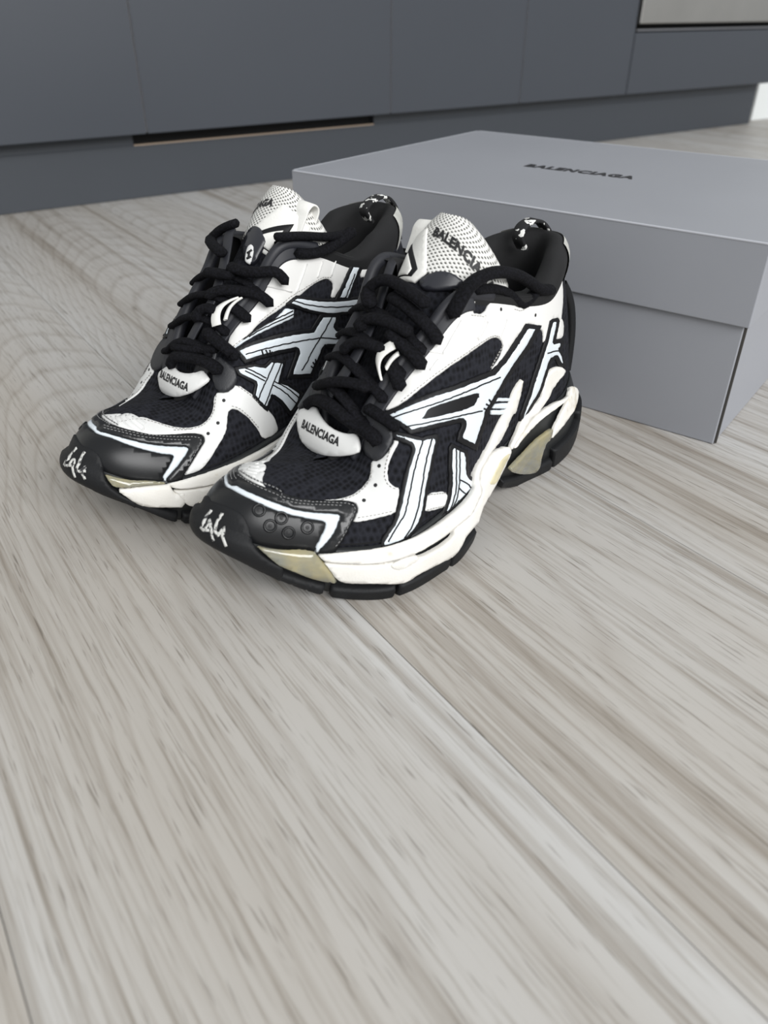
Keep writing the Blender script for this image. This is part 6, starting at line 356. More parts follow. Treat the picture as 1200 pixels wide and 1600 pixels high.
["toe_bumper","RB","BP",0,0.0024,[[13.94,1.3928],[13.86,1.3983],[13.78,1.4039],[13.7,1.4095],[13.64,1.4095],[13.56,1.415],[13.48,1.415],[13.42,1.4095],[13.36,1.4095],[13.3,1.4095],[13.22,1.3983],[13.16,1.3928],[13.08,1.3872],[13.02,1.3705],[12.96,1.3538],[12.94,1.3426],[12.9,1.3203],[12.86,1.3036],[12.84,1.2813],[12.8,1.2591],[12.78,1.2368],[12.76,1.2145],[12.74,1.1866],[12.74,1.1588],[12.72,1.1309],[12.7,1.1142],[12.7,1.0808],[12.68,0.9749],[12.66,0.9471],[12.62,0.9248],[12.6,0.9081],[12.58,0.8858],[12.56,0.8412],[12.52,0.8134],[12.5,0.7855],[12.46,0.7577],[12.44,0.7354],[12.4,0.7131],[12.36,0.6908],[12.32,0.6685],[12.28,0.6462],[12.24,0.624],[12.18,0.6072],[12.14,0.5905],[12.1,0.5794],[12.04,0.5627],[12.0,0.546],[11.96,0.5292],[11.92,0.25],[11.92,0.0],[12.022,0.0529],[12.123,0.08],[12.225,0.1018],[12.326,0.1204],[12.428,0.1368],[12.529,0.1515],[12.631,0.1648],[12.732,0.1768],[12.834,0.1876],[12.935,0.1973],[13.037,0.2059],[13.138,0.2135],[13.24,0.2202],[13.342,0.2258],[13.443,0.2305],[13.545,0.2343],[13.646,0.2371],[13.748,0.2389],[13.849,0.2399],[13.951,0.2399],[14.052,0.2389],[14.154,0.2371],[14.255,0.2343],[14.357,0.2305],[14.458,0.2258],[14.56,0.2202],[14.662,0.2135],[14.763,0.2059],[14.865,0.1973],[14.966,0.1876],[15.068,0.1768],[15.169,0.1648],[15.271,0.1515],[15.372,0.1368],[15.474,0.1204],[15.575,0.1018],[15.677,0.08],[15.778,0.0529],[15.88,0.0],[15.88,0.2563],[15.84,0.2786],[15.78,0.2897],[15.72,0.3008],[15.68,0.3231],[15.62,0.3343],[15.58,0.351],[15.52,0.3733],[15.48,0.4011],[15.44,0.4345],[15.4,0.4624],[15.36,0.4958],[15.32,0.5237],[15.28,0.5515],[15.26,0.5905],[15.24,0.6295],[15.2,0.6574],[15.18,0.7075],[15.14,0.7465],[15.12,0.7967],[15.1,0.8524],[15.08,0.9025],[15.06,0.9248],[15.04,0.9526],[15.0,0.9861],[14.98,1.1086],[14.96,1.1476],[14.94,1.1866],[14.9,1.2201],[14.88,1.2535],[14.82,1.2813],[14.76,1.3092],[14.7,1.3203],[14.64,1.337],[14.58,1.3482],[14.5,1.3593],[14.4,1.3649],[14.32,1.3705],[14.24,1.3705],[14.14,1.3705]],[]],
["lace_cage","RS","U",0,0.0022,[[9.04,0.9923],[8.98,0.9807],[8.94,0.9691],[8.92,0.9498],[8.9,0.9305],[8.88,0.9073],[8.86,0.8842],[8.84,0.861],[8.82,0.8417],[8.8,0.8224],[8.78,0.8031],[8.78,0.7838],[8.76,0.7645],[8.78,0.7452],[8.78,0.7259],[8.8,0.7143],[8.82,0.7027],[8.84,0.6911],[8.86,0.6757],[8.9,0.6718],[8.92,0.6641],[8.96,0.6602],[9.02,0.6564],[9.04,0.6525],[9.1,0.6525],[9.16,0.6525],[9.2,0.6525],[9.26,0.6564],[9.3,0.6564],[9.36,0.668],[9.4,0.6757],[9.44,0.6911],[9.5,0.7104],[9.52,0.7297],[9.54,0.7452],[9.56,0.7722],[9.58,0.7992],[9.56,0.8147],[9.56,0.834],[9.54,0.8494],[9.5,0.8649],[9.48,0.8803],[9.46,0.8996],[9.44,0.9189],[9.42,0.9382],[9.38,0.9537],[9.36,0.973],[9.32,0.9807],[9.3,0.9884],[9.26,0.9923],[9.2,0.9923],[9.14,0.9923],[9.1,0.9923]],[]],
["lace_cage","RS","U",0,0.0022,[[19.24,0.8687],[19.28,0.8533],[19.32,0.8417],[19.36,0.8108],[19.38,0.7838],[19.42,0.7568],[19.46,0.7259],[19.48,0.7027],[19.52,0.6757],[19.54,0.6564],[19.58,0.6332],[19.58,0.6139],[19.58,0.5907],[19.58,0.5753],[19.56,0.5598],[19.54,0.5444],[19.52,0.5328],[19.48,0.5251],[19.42,0.5251],[19.38,0.5212],[19.34,0.5212],[19.28,0.5251],[19.22,0.5328],[19.16,0.5367],[19.1,0.5483],[19.04,0.5637],[18.98,0.583],[18.9,0.6139],[18.88,0.6332],[18.84,0.6564],[18.84,0.6873],[18.86,0.7104],[18.86,0.7413],[18.88,0.7645],[18.92,0.7838],[18.96,0.8031],[18.98,0.8263],[19.04,0.8417],[19.08,0.8571],[19.14,0.861],[19.18,0.8687]],[]],
["toe_overlay","WL","U",0.0002,0.0011,[[16.02,0.5946],[16.04,0.6023],[16.04,0.6178],[16.08,0.6293],[16.1,0.6448],[16.12,0.668],[16.16,0.6834],[16.18,0.6988],[16.2,0.7066],[16.24,0.7104],[16.24,0.7259],[16.28,0.7297],[16.28,0.7529],[15.9,0.8456],[15.6,0.8996],[15.34,0.9305],[15.04,0.9498],[14.58,0.9691],[13.56,0.9614],[13.36,0.9305],[13.28,0.9073],[13.12,0.8649],[13.02,0.8378],[12.94,0.8108],[12.84,0.7799],[12.76,0.7568],[12.7,0.7413],[12.76,0.7413],[12.86,0.7529],[12.98,0.7645],[13.1,0.7761],[13.22,0.7915],[13.36,0.8069],[13.52,0.8185],[13.72,0.834],[13.96,0.8378],[14.26,0.8301],[14.56,0.8031],[14.82,0.7722],[15.12,0.7297],[15.36,0.695],[15.74,0.6255],[16.0,0.5753],[16.0,0.5869]],[]]]
LINES=[
["pinstripe","BT","U",0.0019,0.0008,[[8.66,0.7799],[8.6,0.7645],[8.54,0.7529],[8.46,0.7375],[8.4,0.7259],[8.34,0.7143],[8.26,0.6988],[8.2,0.6873],[8.12,0.6757],[8.04,0.6602],[7.98,0.6525],[7.9,0.6409],[7.82,0.6293],[7.72,0.6178],[7.64,0.6062],[7.54,0.5946],[7.46,0.5869],[7.36,0.5753],[7.26,0.5637],[7.16,0.556],[7.06,0.5444],[6.96,0.5328],[6.86,0.5251],[6.76,0.5135],[6.66,0.5019],[6.56,0.4903],[6.46,0.4826],[6.36,0.471],[6.26,0.4633],[6.14,0.4556],[6.02,0.4479],[5.92,0.444],[5.8,0.444],[5.68,0.444],[5.56,0.444],[5.44,0.444],[5.32,0.444],[5.2,0.4479],[5.1,0.4479],[4.98,0.4479],[4.88,0.4479]]],
["pinstripe","BT","U",0.0019,0.0008,[[8.48,0.6486],[8.4,0.6332],[8.32,0.6178],[8.24,0.6023],[8.14,0.583],[8.06,0.5676],[7.98,0.556],[7.88,0.5405],[7.78,0.529],[7.7,0.5174],[7.6,0.5058],[7.5,0.4903],[7.42,0.4826],[7.32,0.471],[7.2,0.4556],[7.1,0.444],[6.98,0.4324],[6.88,0.4208],[6.76,0.4054],[6.64,0.3938],[6.52,0.3784],[6.4,0.3668],[6.26,0.3514],[6.12,0.3398],[6.0,0.332],[5.86,0.3243],[5.72,0.3166]]],
["stitch_tick","BT","U",0.0021,0.001,[[5.38,0.3552],[5.3,0.3398],[5.26,0.3282]]],
["stitch_tick","BT","U",0.0021,0.001,[[5.52,0.3398],[5.42,0.3282],[5.32,0.3205]]],
["stitch_tick","BT","U",0.0021,0.001,[[5.64,0.3243],[5.56,0.3166],[5.46,0.305]]],
["pinstripe","BT","U",0.0019,0.0008,[[3.08,0.4672],[2.94,0.4556],[2.82,0.4479],[2.68,0.4324],[2.54,0.4131],[2.42,0.3784]]],
["pinstripe","BT","U",0.0019,0.0008,[[24.92,0.4672],[25.06,0.4556],[25.18,0.4479],[25.32,0.4324],[25.46,0.4131],[25.58,0.3784]]],
["pinstripe","BT","U",0.0017,0.0008,[[8.18,0.4865],[8.22,0.4749],[8.28,0.4672],[8.34,0.4595],[8.38,0.4479],[8.44,0.444],[8.48,0.4324],[8.54,0.4247],[8.58,0.4131],[8.62,0.4015],[8.68,0.3938],[8.72,0.3822],[8.76,0.3707],[8.8,0.3591],[8.84,0.3475],[8.88,0.3359],[8.9,0.3243],[8.94,0.3127],[8.98,0.305],[9.0,0.2934],[9.04,0.2819],[9.08,0.2703],[9.1,0.2548],[9.14,0.2432],[9.18,0.2355],[9.2,0.2201],[9.24,0.2085],[9.28,0.1969],[9.34,0.1853],[9.38,0.1815],[9.42,0.1776],[9.46,0.1699],[9.5,0.1622],[9.54,0.1544],[9.6,0.1429],[9.66,0.1274],[9.72,0.112],[9.76,0.0965],[9.82,0.0772],[9.86,0.0579]]],
["pinstripe","BT","U",0.0017,0.0008,[[7.88,0.444],[7.94,0.4363],[7.98,0.4247],[8.04,0.417],[8.08,0.4093],[8.12,0.3977],[8.18,0.39],[8.22,0.3822],[8.24,0.3707],[8.28,0.3629],[8.32,0.3552],[8.36,0.3436],[8.4,0.332],[8.44,0.3205],[8.46,0.305],[8.5,0.2934],[8.54,0.2819],[8.58,0.2703],[8.62,0.2587],[8.64,0.2471],[8.68,0.2355],[8.72,0.2239],[8.74,0.2085],[8.78,0.1969],[8.8,0.1853],[8.82,0.1776],[8.86,0.166],[8.9,0.1544],[8.94,0.1429],[8.98,0.1274],[9.02,0.1158],[9.06,0.1042],[9.1,0.0927],[9.14,0.0811],[9.18,0.0695],[9.24,0.0618],[9.3,0.0502],[9.36,0.0386],[9.42,0.027]]],
["pinstripe","BT","U",0.0017,0.0008,[[7.08,0.2741],[7.08,0.2587],[7.1,0.2432],[7.12,0.2317],[7.12,0.2162],[7.14,0.2046],[7.16,0.1892],[7.16,0.1737],[7.18,0.1622],[7.2,0.1467],[7.22,0.1351],[7.22,0.1197],[7.22,0.1081],[7.24,0.0965],[7.26,0.0849],[7.28,0.0734],[7.3,0.0618],[7.36,0.0541],[7.4,0.0425],[7.44,0.0309],[7.48,0.0193],[7.54,0.0116],[7.6,0.0039],[7.68,0.0],[7.78,0.0]]],
["pinstripe","BT","U",0.0017,0.0008,[[6.92,0.2471],[6.94,0.2355],[6.96,0.2201],[6.96,0.2046],[6.98,0.1892],[7.0,0.1776],[7.0,0.1622],[7.02,0.1467],[7.04,0.1351],[7.06,0.1236],[7.06,0.112],[7.06,0.0965],[7.1,0.0888],[7.12,0.0772],[7.14,0.0656],[7.18,0.0541],[7.2,0.0463],[7.22,0.0347],[7.26,0.027],[7.3,0.0193],[7.36,0.0154],[7.4,0.0077],[7.44,0.0039],[7.5,0.0],[7.58,0.0],[7.66,0.0]]],
["pinstripe","BT","U",0.0017,0.0008,[[7.04,0.1081],[6.94,0.0927],[6.82,0.0734],[6.7,0.0541],[6.56,0.0309],[6.52,0.0193],[6.44,0.0039]]],
["pinstripe","BT","U",0.0017,0.0008,[[7.1,0.0695],[7.0,0.0463],[6.88,0.0232],[6.76,0.0039]]],
["quarter_rib","WG","U",0.0013,0.001,[[6.8,0.7761],[6.76,0.7838],[6.7,0.7838],[6.64,0.7838],[6.58,0.7876],[6.54,0.7915],[6.48,0.7954],[6.44,0.7992],[6.38,0.8031],[6.32,0.8069],[6.28,0.8108],[6.22,0.8147],[6.18,0.8224],[6.12,0.8301],[6.08,0.8378]]],
["quarter_rib","WG","U",0.0013,0.001,[[7.22,0.9228],[7.16,0.9035],[7.1,0.8803],[7.06,0.861],[7.0,0.8417],[6.92,0.8185],[6.86,0.7992],[6.8,0.7799]]],
["quarter_rib","WG","U",0.0013,0.001,[[7.3,0.7761],[7.24,0.7761],[7.16,0.7761],[7.1,0.7799],[7.04,0.7799],[6.96,0.7799]]],
["quarter_rib","WG","U",0.0013,0.001,[[5.64,0.6834],[5.58,0.6988],[5.52,0.7104],[5.46,0.7259],[5.4,0.7452],[5.34,0.7606],[5.3,0.7761],[5.24,0.7954]]],
["quarter_rib","WG","U",0.0013,0.001,[[5.66,0.6911],[5.62,0.7066],[5.56,0.7259],[5.52,0.7413],[5.46,0.7606],[5.42,0.7799],[5.36,0.7992],[5.32,0.8224],[5.28,0.8417]]],
["quarter_rib","WG","U",0.0013,0.001,[[4.86,0.6795],[4.84,0.695],[4.8,0.7143],[4.76,0.7336],[4.72,0.749],[4.7,0.7683],[4.66,0.7915],[4.64,0.8108]]],
["pinstripe","BT","U",0.0017,0.0008,[[19.9,0.5521],[19.98,0.529],[20.06,0.5058],[20.14,0.4826],[20.2,0.4633],[20.26,0.4479],[20.34,0.4286],[20.42,0.4054],[20.52,0.3822]]],
["pinstripe","BT","U",0.0017,0.0008,[[19.86,0.5405],[19.94,0.5135],[20.0,0.4942],[20.08,0.471],[20.14,0.4517],[20.2,0.4363],[20.28,0.4131],[20.36,0.3938],[20.44,0.3745]]],
["pinstripe","BT","U",0.0017,0.0008,[[20.98,0.4247],[20.9,0.417],[20.84,0.4093],[20.78,0.4015],[20.7,0.3938],[20.64,0.3861],[20.6,0.3784],[20.54,0.3707],[20.48,0.3668],[20.44,0.3591],[20.38,0.3552],[20.34,0.3475],[20.28,0.3398],[20.22,0.332],[20.16,0.3243],[20.12,0.3127],[20.06,0.305]]],
["pinstripe","BT","U",0.0017,0.0008,[[21.22,0.3784],[21.16,0.3707],[21.1,0.3629],[21.04,0.3552],[20.96,0.3475],[20.9,0.3398],[20.84,0.332],[20.78,0.3243],[20.72,0.3166],[20.66,0.305],[20.6,0.2973],[20.54,0.2857],[20.48,0.2741],[20.42,0.2664],[20.36,0.2548],[20.3,0.2471],[20.24,0.2394]]],
["pinstripe","BT","U",0.0017,0.0008,[[20.8,0.3282],[20.88,0.3089],[20.98,0.2896],[21.08,0.2703],[21.16,0.251],[21.24,0.2355],[21.3,0.2201],[21.38,0.2046],[21.46,0.1853],[21.56,0.1622],[21.66,0.1429],[21.74,0.1236]]],
["pinstripe","BT","U",0.0017,0.0008,[[20.72,0.3127],[20.8,0.2973],[20.88,0.278],[20.98,0.2587],[21.06,0.2394],[21.12,0.2239],[21.18,0.2085],[21.26,0.1931],[21.32,0.1737],[21.38,0.1583],[21.46,0.139],[21.54,0.1197],[21.62,0.1042]]],
["pinstripe","BT","U",0.0019,0.0008,[[20.04,0.6293],[20.14,0.6178],[20.24,0.6023],[20.34,0.5907],[20.46,0.5792],[20.56,0.5676],[20.66,0.556],[20.78,0.5444],[20.88,0.529],[20.98,0.5174],[21.08,0.5058],[21.2,0.4865],[21.28,0.4749],[21.4,0.4595],[21.5,0.444],[21.6,0.4286],[21.7,0.417],[21.8,0.4093],[21.9,0.3977],[22.02,0.39],[22.12,0.3861],[22.24,0.3822],[22.36,0.3784],[22.48,0.3784],[22.6,0.3745],[22.7,0.3745],[22.82,0.3745],[22.92,0.3745],[23.02,0.3707],[23.1,0.3668],[23.2,0.3629],[23.28,0.3591],[23.34,0.3552],[23.42,0.3514],[23.48,0.3514],[23.56,0.3436],[23.64,0.3398],[23.72,0.332],[23.8,0.3282],[23.88,0.3205]]],
["pinstripe","BT","U",0.0019,0.0008,[[23.32,0.4903],[23.28,0.4749],[23.24,0.4595],[23.18,0.444],[23.14,0.4286],[23.1,0.4131],[23.04,0.4015],[22.98,0.39],[22.92,0.3745],[22.86,0.3629],[22.8,0.3514],[22.72,0.3398],[22.66,0.3282],[22.58,0.3166],[22.54,0.3089],[22.48,0.3012],[22.44,0.2934],[22.38,0.2857],[22.34,0.2741],[22.28,0.2664],[22.22,0.2625],[22.14,0.2548],[22.08,0.2471],[22.0,0.2432]]],
["stitch_tick","BT","U",0.0021,0.0009,[[20.6,0.5598],[20.6,0.5444],[20.6,0.5251]]],
["stitch_tick","BT","U",0.0021,0.0009,[[20.74,0.5405],[20.76,0.5212],[20.76,0.5019]]],
["stitch_tick","BT","U",0.0021,0.0009,[[20.88,0.5174],[20.88,0.5019],[20.9,0.4826]]],
["stitch_tick","BT","U",0.0021,0.0009,[[22.66,0.2664],[22.66,0.2587],[22.68,0.2471]]],
["stitch_tick","BT","U",0.0021,0.0009,[[22.54,0.2548],[22.6,0.2394]]],
["stitch_tick","BT","U",0.0021,0.0009,[[22.44,0.2394],[22.5,0.2278]]],
["pinstripe","BT","U",0.0019,0.0008,[[22.06,0.61],[22.14,0.6023],[22.24,0.5907],[22.34,0.583],[22.42,0.5753],[22.52,0.5714],[22.62,0.5676],[22.72,0.5676],[22.82,0.5637],[22.92,0.5598],[23.02,0.5598],[23.1,0.556],[23.2,0.556],[23.3,0.5598],[23.38,0.5598],[23.48,0.5598],[23.56,0.5637],[23.64,0.5676],[23.74,0.5714],[23.82,0.5714],[23.9,0.5753],[23.98,0.5753],[24.06,0.5753],[24.16,0.5792],[24.24,0.5792],[24.34,0.5792],[24.42,0.5792]]],
["pinstripe","BT","U",0.0017,0.0008,[[21.98,0.5598],[21.88,0.5637],[21.78,0.5714],[21.68,0.5792],[21.58,0.5946],[21.48,0.6062],[21.38,0.6216],[21.28,0.6371],[21.18,0.6525],[21.06,0.6718],[20.96,0.6834],[20.88,0.6911],[20.8,0.6988],[20.7,0.7104],[20.62,0.7143],[20.54,0.7181],[20.46,0.7181],[20.4,0.722],[20.34,0.7259],[20.28,0.7259],[20.2,0.7336],[20.14,0.7375]]],
["pinstripe","BT","U",0.0017,0.0008,[[21.98,0.5405],[21.88,0.5444],[21.78,0.5521],[21.66,0.5637],[21.56,0.5753],[21.46,0.5907],[21.36,0.6062],[21.24,0.6255],[21.16,0.6371],[21.06,0.6486],[20.96,0.6641],[20.88,0.6718],[20.8,0.6795],[20.72,0.6873],[20.64,0.695],[20.56,0.6988],[20.48,0.7027],[20.4,0.7104],[20.32,0.7143]]],
["pinstripe","BT","U",0.0019,0.0008,[[24.0,0.8571],[23.98,0.834],[23.96,0.8108],[23.92,0.7876],[23.9,0.7645],[23.86,0.7413],[23.84,0.7181],[23.8,0.695],[23.78,0.6757],[23.76,0.6564],[23.72,0.6371]]],
["quarter_rib","WG","U",0.0013,0.001,[[22.68,0.8456],[22.62,0.8185],[22.58,0.7954],[22.54,0.7722],[22.5,0.7529],[22.44,0.7297],[22.4,0.7104],[22.34,0.695],[22.3,0.6757],[22.24,0.6602],[22.18,0.6448]]],
["quarter_rib","WG","U",0.0013,0.001,[[23.14,0.8958],[23.12,0.8687],[23.08,0.8417],[23.06,0.8185],[23.02,0.7954],[23.0,0.7722],[22.96,0.7529]]],
["quarter_rib","WG","U",0.0013,0.001,[[23.52,1.0],[23.52,0.9768],[23.48,0.9382],[23.46,0.9073],[23.44,0.8764],[23.4,0.8456],[23.38,0.8147],[23.36,0.7876]]],
["quarter_rib","WG","U",0.0013,0.001,[[21.3,0.9151],[21.36,0.8803],[21.44,0.8417],[21.52,0.8069],[21.6,0.7761],[21.68,0.749],[21.78,0.722],[21.86,0.7027],[21.96,0.6795],[22.06,0.6641]]],
["overlay_rib","WL","U",0.0014,0.0009,[[16.06,0.6178],[16.08,0.6371],[16.12,0.6525],[16.16,0.668],[16.12,0.7027],[15.82,0.7838],[15.68,0.8263],[15.6,0.8571]]],
["overlay_rib","WL","U",0.0014,0.0009,[[16.04,0.6023],[16.08,0.6178],[16.02,0.6602],[15.72,0.7452],[15.54,0.7954],[15.38,0.8378],[15.24,0.8726],[15.1,0.9035]]],
["overlay_rib","WL","U",0.0014,0.0009,[[15.9,0.6293],[15.56,0.7181],[15.38,0.7645],[15.24,0.8031],[15.06,0.8417],[14.9,0.8726],[14.74,0.9035],[14.56,0.9305]]],
["overlay_rib","WL","U",0.0014,0.0009,[[15.2,0.7529],[15.0,0.7954],[14.78,0.8378],[14.58,0.8726],[14.3,0.9073],[13.82,0.9228]]],
["overlay_rib","WL","U",0.0014,0.0009,[[14.7,0.8147],[14.46,0.8494],[14.18,0.8764],[13.82,0.8842],[13.56,0.8764]]],
["overlay_rib","WL","U",0.0014,0.0009,[[14.0,0.861],[13.74,0.861],[13.54,0.8494],[13.36,0.8378]]]]
LOGO={"L":[[[13.86,1.2591],[13.86,1.2368],[13.88,1.2089],[13.9,1.1755],[13.92,1.1421],[13.92,0.9972],[13.88,0.9749],[13.86,0.9526],[13.84,0.9359],[13.82,0.9192],[13.82,0.8969],[13.82,0.8524],[13.84,0.7911],[13.78,0.7799],[13.74,0.7688],[13.72,0.8245],[13.7,0.8802],[13.7,0.9081],[13.7,0.9248],[13.7,0.9415],[13.72,0.9582],[13.74,0.9749],[13.78,0.9972],[13.72,0.9749],[13.68,0.9582],[13.64,0.9415],[13.62,0.9248],[13.6,0.9136],[13.56,0.8969],[13.54,0.8691],[13.52,0.8301],[13.5,0.7911],[13.5,0.7465],[13.48,0.7019],[13.46,0.663],[13.44,0.624]],[[13.78,0.7577],[13.72,0.7911],[13.68,0.8134],[13.64,0.8357],[13.6,0.8579]],[[13.5,1.2981],[13.5,1.2758],[13.52,1.2479],[13.52,1.2201],[13.54,1.1866],[13.56,1.1476],[13.56,1.1086],[13.54,0.9805],[13.52,0.9582],[13.5,0.9415],[13.48,0.9248],[13.48,0.9136],[13.46,0.9025],[13.42,0.8802],[13.4,0.8468],[13.38,0.8078],[13.36,0.8579],[13.36,0.8969],[13.34,0.9136],[13.34,0.9304],[13.34,0.9471],[13.34,0.9694],[13.34,1.0975],[13.32,0.9694],[13.3,0.9471],[13.3,0.9304],[13.28,0.9136],[13.28,0.8969],[13.26,0.8691],[13.24,0.8301],[13.22,0.7911],[13.2,0.7577],[13.18,0.7187],[13.16,0.6797],[13.14,0.6407]],[[13.42,0.8691],[13.4,0.8858],[13.36,0.9025],[13.32,0.9136],[13.28,0.9192],[13.24,0.9248]]],"R":[[[13.96,1.2869],[13.92,1.2535],[13.9,1.2256],[13.86,1.1866],[13.82,1.1421],[13.8,1.0418],[13.88,0.9694],[13.92,0.9471],[13.94,0.9304],[13.92,0.9081],[13.9,0.8747],[13.88,0.8134],[13.84,0.7465],[13.92,0.7577],[13.98,0.7577],[14.02,0.7577],[14.06,0.8245],[14.08,0.8858],[14.1,0.9136],[14.1,0.9304],[14.1,0.9471],[14.1,0.9638],[14.1,0.9805],[14.14,0.9526],[14.18,0.9304],[14.2,0.9081],[14.2,0.8802],[14.2,0.8189],[14.22,0.7688],[14.24,0.7187],[14.26,0.6685],[14.28,0.6184],[14.3,0.5682],[14.32,0.5125]],[[13.9,0.7354],[13.98,0.7744],[14.06,0.8078],[14.12,0.8357],[14.18,0.8635],[14.22,0.8858]],[[14.34,1.2813],[14.32,1.2535],[14.3,1.2201],[14.28,1.1811],[14.28,1.1421],[14.26,1.0529],[14.32,0.9582],[14.34,0.9359],[14.34,0.9192],[14.34,0.8914],[14.34,0.8357],[14.34,0.7744],[14.4,0.7688],[14.44,0.7632],[14.46,0.8134],[14.48,0.8635],[14.52,0.9025],[14.54,0.9192],[14.54,0.9415],[14.54,0.9192],[14.54,0.8969],[14.54,0.8524],[14.52,0.7967],[14.52,0.7409],[14.54,0.7019],[14.58,0.663],[14.6,0.624],[14.62,0.585]],[[14.36,0.7465],[14.42,0.7688],[14.46,0.7911],[14.5,0.8078],[14.56,0.8301],[14.6,0.8468]]]}
EYELETS=[[12.62,0.444],[12.08,0.3745],[12.32,0.278],[11.92,0.2201],[11.52,0.2857]]
DOTS=[[9.44,0.6371],[9.72,0.556],[10.14,0.5058],[18.94,0.5174],[18.54,0.4208],[18.14,0.4247],[4.78,0.888],[3.64,0.8224]]
BADGE={"L":[[0.444,-0.0278],[0.398,-0.0272],[0.351,-0.0266],[0.32,-0.0245],[0.293,-0.0227],[0.266,-0.0212],[0.236,-0.0197],[0.224,-0.0173],[0.212,-0.0152],[0.239,-0.0131],[0.266,-0.011],[0.286,-0.0092],[0.305,-0.0074],[0.324,-0.0053],[0.344,-0.0032],[0.355,-0.0014],[0.367,0.0002],[0.371,0.0017],[0.375,0.0032],[0.382,0.0047],[0.382,0.0062],[0.382,0.0077],[0.378,0.0098],[0.371,0.0116],[0.363,0.0128],[0.355,0.014],[0.34,0.0152],[0.324,0.0164],[0.324,0.0182],[0.344,0.0191],[0.359,0.0197],[0.382,0.0206],[0.405,0.0212],[0.448,0.0221],[0.494,0.0227],[0.521,0.0227],[0.548,0.0227],[0.571,0.0218],[0.598,0.0209],[0.622,0.0197],[0.649,0.0182],[0.672,0.0167],[0.695,0.0152],[0.722,0.0134],[0.741,0.0119],[0.757,0.0107],[0.776,0.0092],[0.799,0.0071],[0.815,0.0053],[0.838,0.0029],[0.849,0.0008],[0.865,-0.0017],[0.873,-0.0038],[0.876,-0.0056],[0.884,-0.0077],[0.873,-0.0095],[0.869,-0.0116],[0.853,-0.0131],[0.838,-0.0146],[0.83,-0.0164],[0.799,-0.0176],[0.772,-0.0191],[0.734,-0.0197],[0.703,-0.0206],[0.672,-0.0218],[0.625,-0.0227],[0.579,-0.0239],[0.533,-0.0251],[0.486,-0.0263]],"R":[[0.571,0.0164],[0.525,0.0149],[0.486,0.014],[0.444,0.0119],[0.402,0.0098],[0.367,0.0083],[0.344,0.0071],[0.317,0.0062],[0.309,0.0041],[0.313,0.0014],[0.324,-0.0008],[0.34,-0.0032],[0.34,-0.0047],[0.344,-0.0065],[0.336,-0.0086],[0.328,-0.0107],[0.317,-0.0119],[0.305,-0.0134],[0.286,-0.0149],[0.263,-0.0161],[0.247,-0.0173],[0.228,-0.0182],[0.201,-0.0191],[0.178,-0.02],[0.17,-0.0218],[0.189,-0.0233],[0.205,-0.0245],[0.232,-0.0263],[0.251,-0.0275],[0.297,-0.0278],[0.344,-0.0272],[0.39,-0.0263],[0.425,-0.0254],[0.463,-0.0245],[0.498,-0.0233],[0.537,-0.0218],[0.575,-0.0206],[0.614,-0.0188],[0.656,-0.0167],[0.695,-0.0143],[0.741,-0.0116],[0.768,-0.0092],[0.799,-0.0068],[0.819,-0.0038],[0.838,-0.0005],[0.846,0.002],[0.853,0.0044],[0.853,0.0071],[0.849,0.0098],[0.826,0.0107],[0.807,0.0119],[0.761,0.0125],[0.714,0.0131],[0.68,0.0137],[0.649,0.0143],[0.61,0.0152]]}
TABP=[[0.862,-0.4582],[0.875,-0.4515],[0.885,-0.4381],[0.895,-0.4181],[0.885,-0.2977],[0.89,-0.2441],[0.865,-0.1706],[0.845,-0.1171],[0.827,-0.0702],[0.812,-0.0301],[0.797,0.0033],[0.782,0.0435],[0.769,0.0702],[0.757,0.1037],[0.747,0.1371],[0.734,0.1706],[0.724,0.1973],[0.714,0.2308],[0.702,0.2107],[0.692,0.1906],[0.679,0.1706],[0.669,0.1438],[0.659,0.1171],[0.649,0.0903],[0.642,0.0569],[0.632,0.0301],[0.624,-0.0033],[0.637,-0.0301],[0.652,-0.0635],[0.664,-0.0903],[0.679,-0.1171],[0.697,-0.1505],[0.712,-0.1773],[0.732,-0.2174],[0.752,-0.2642],[0.774,-0.311],[0.802,-0.3779],[0.84,-0.4783],[0.85,-0.4649]]
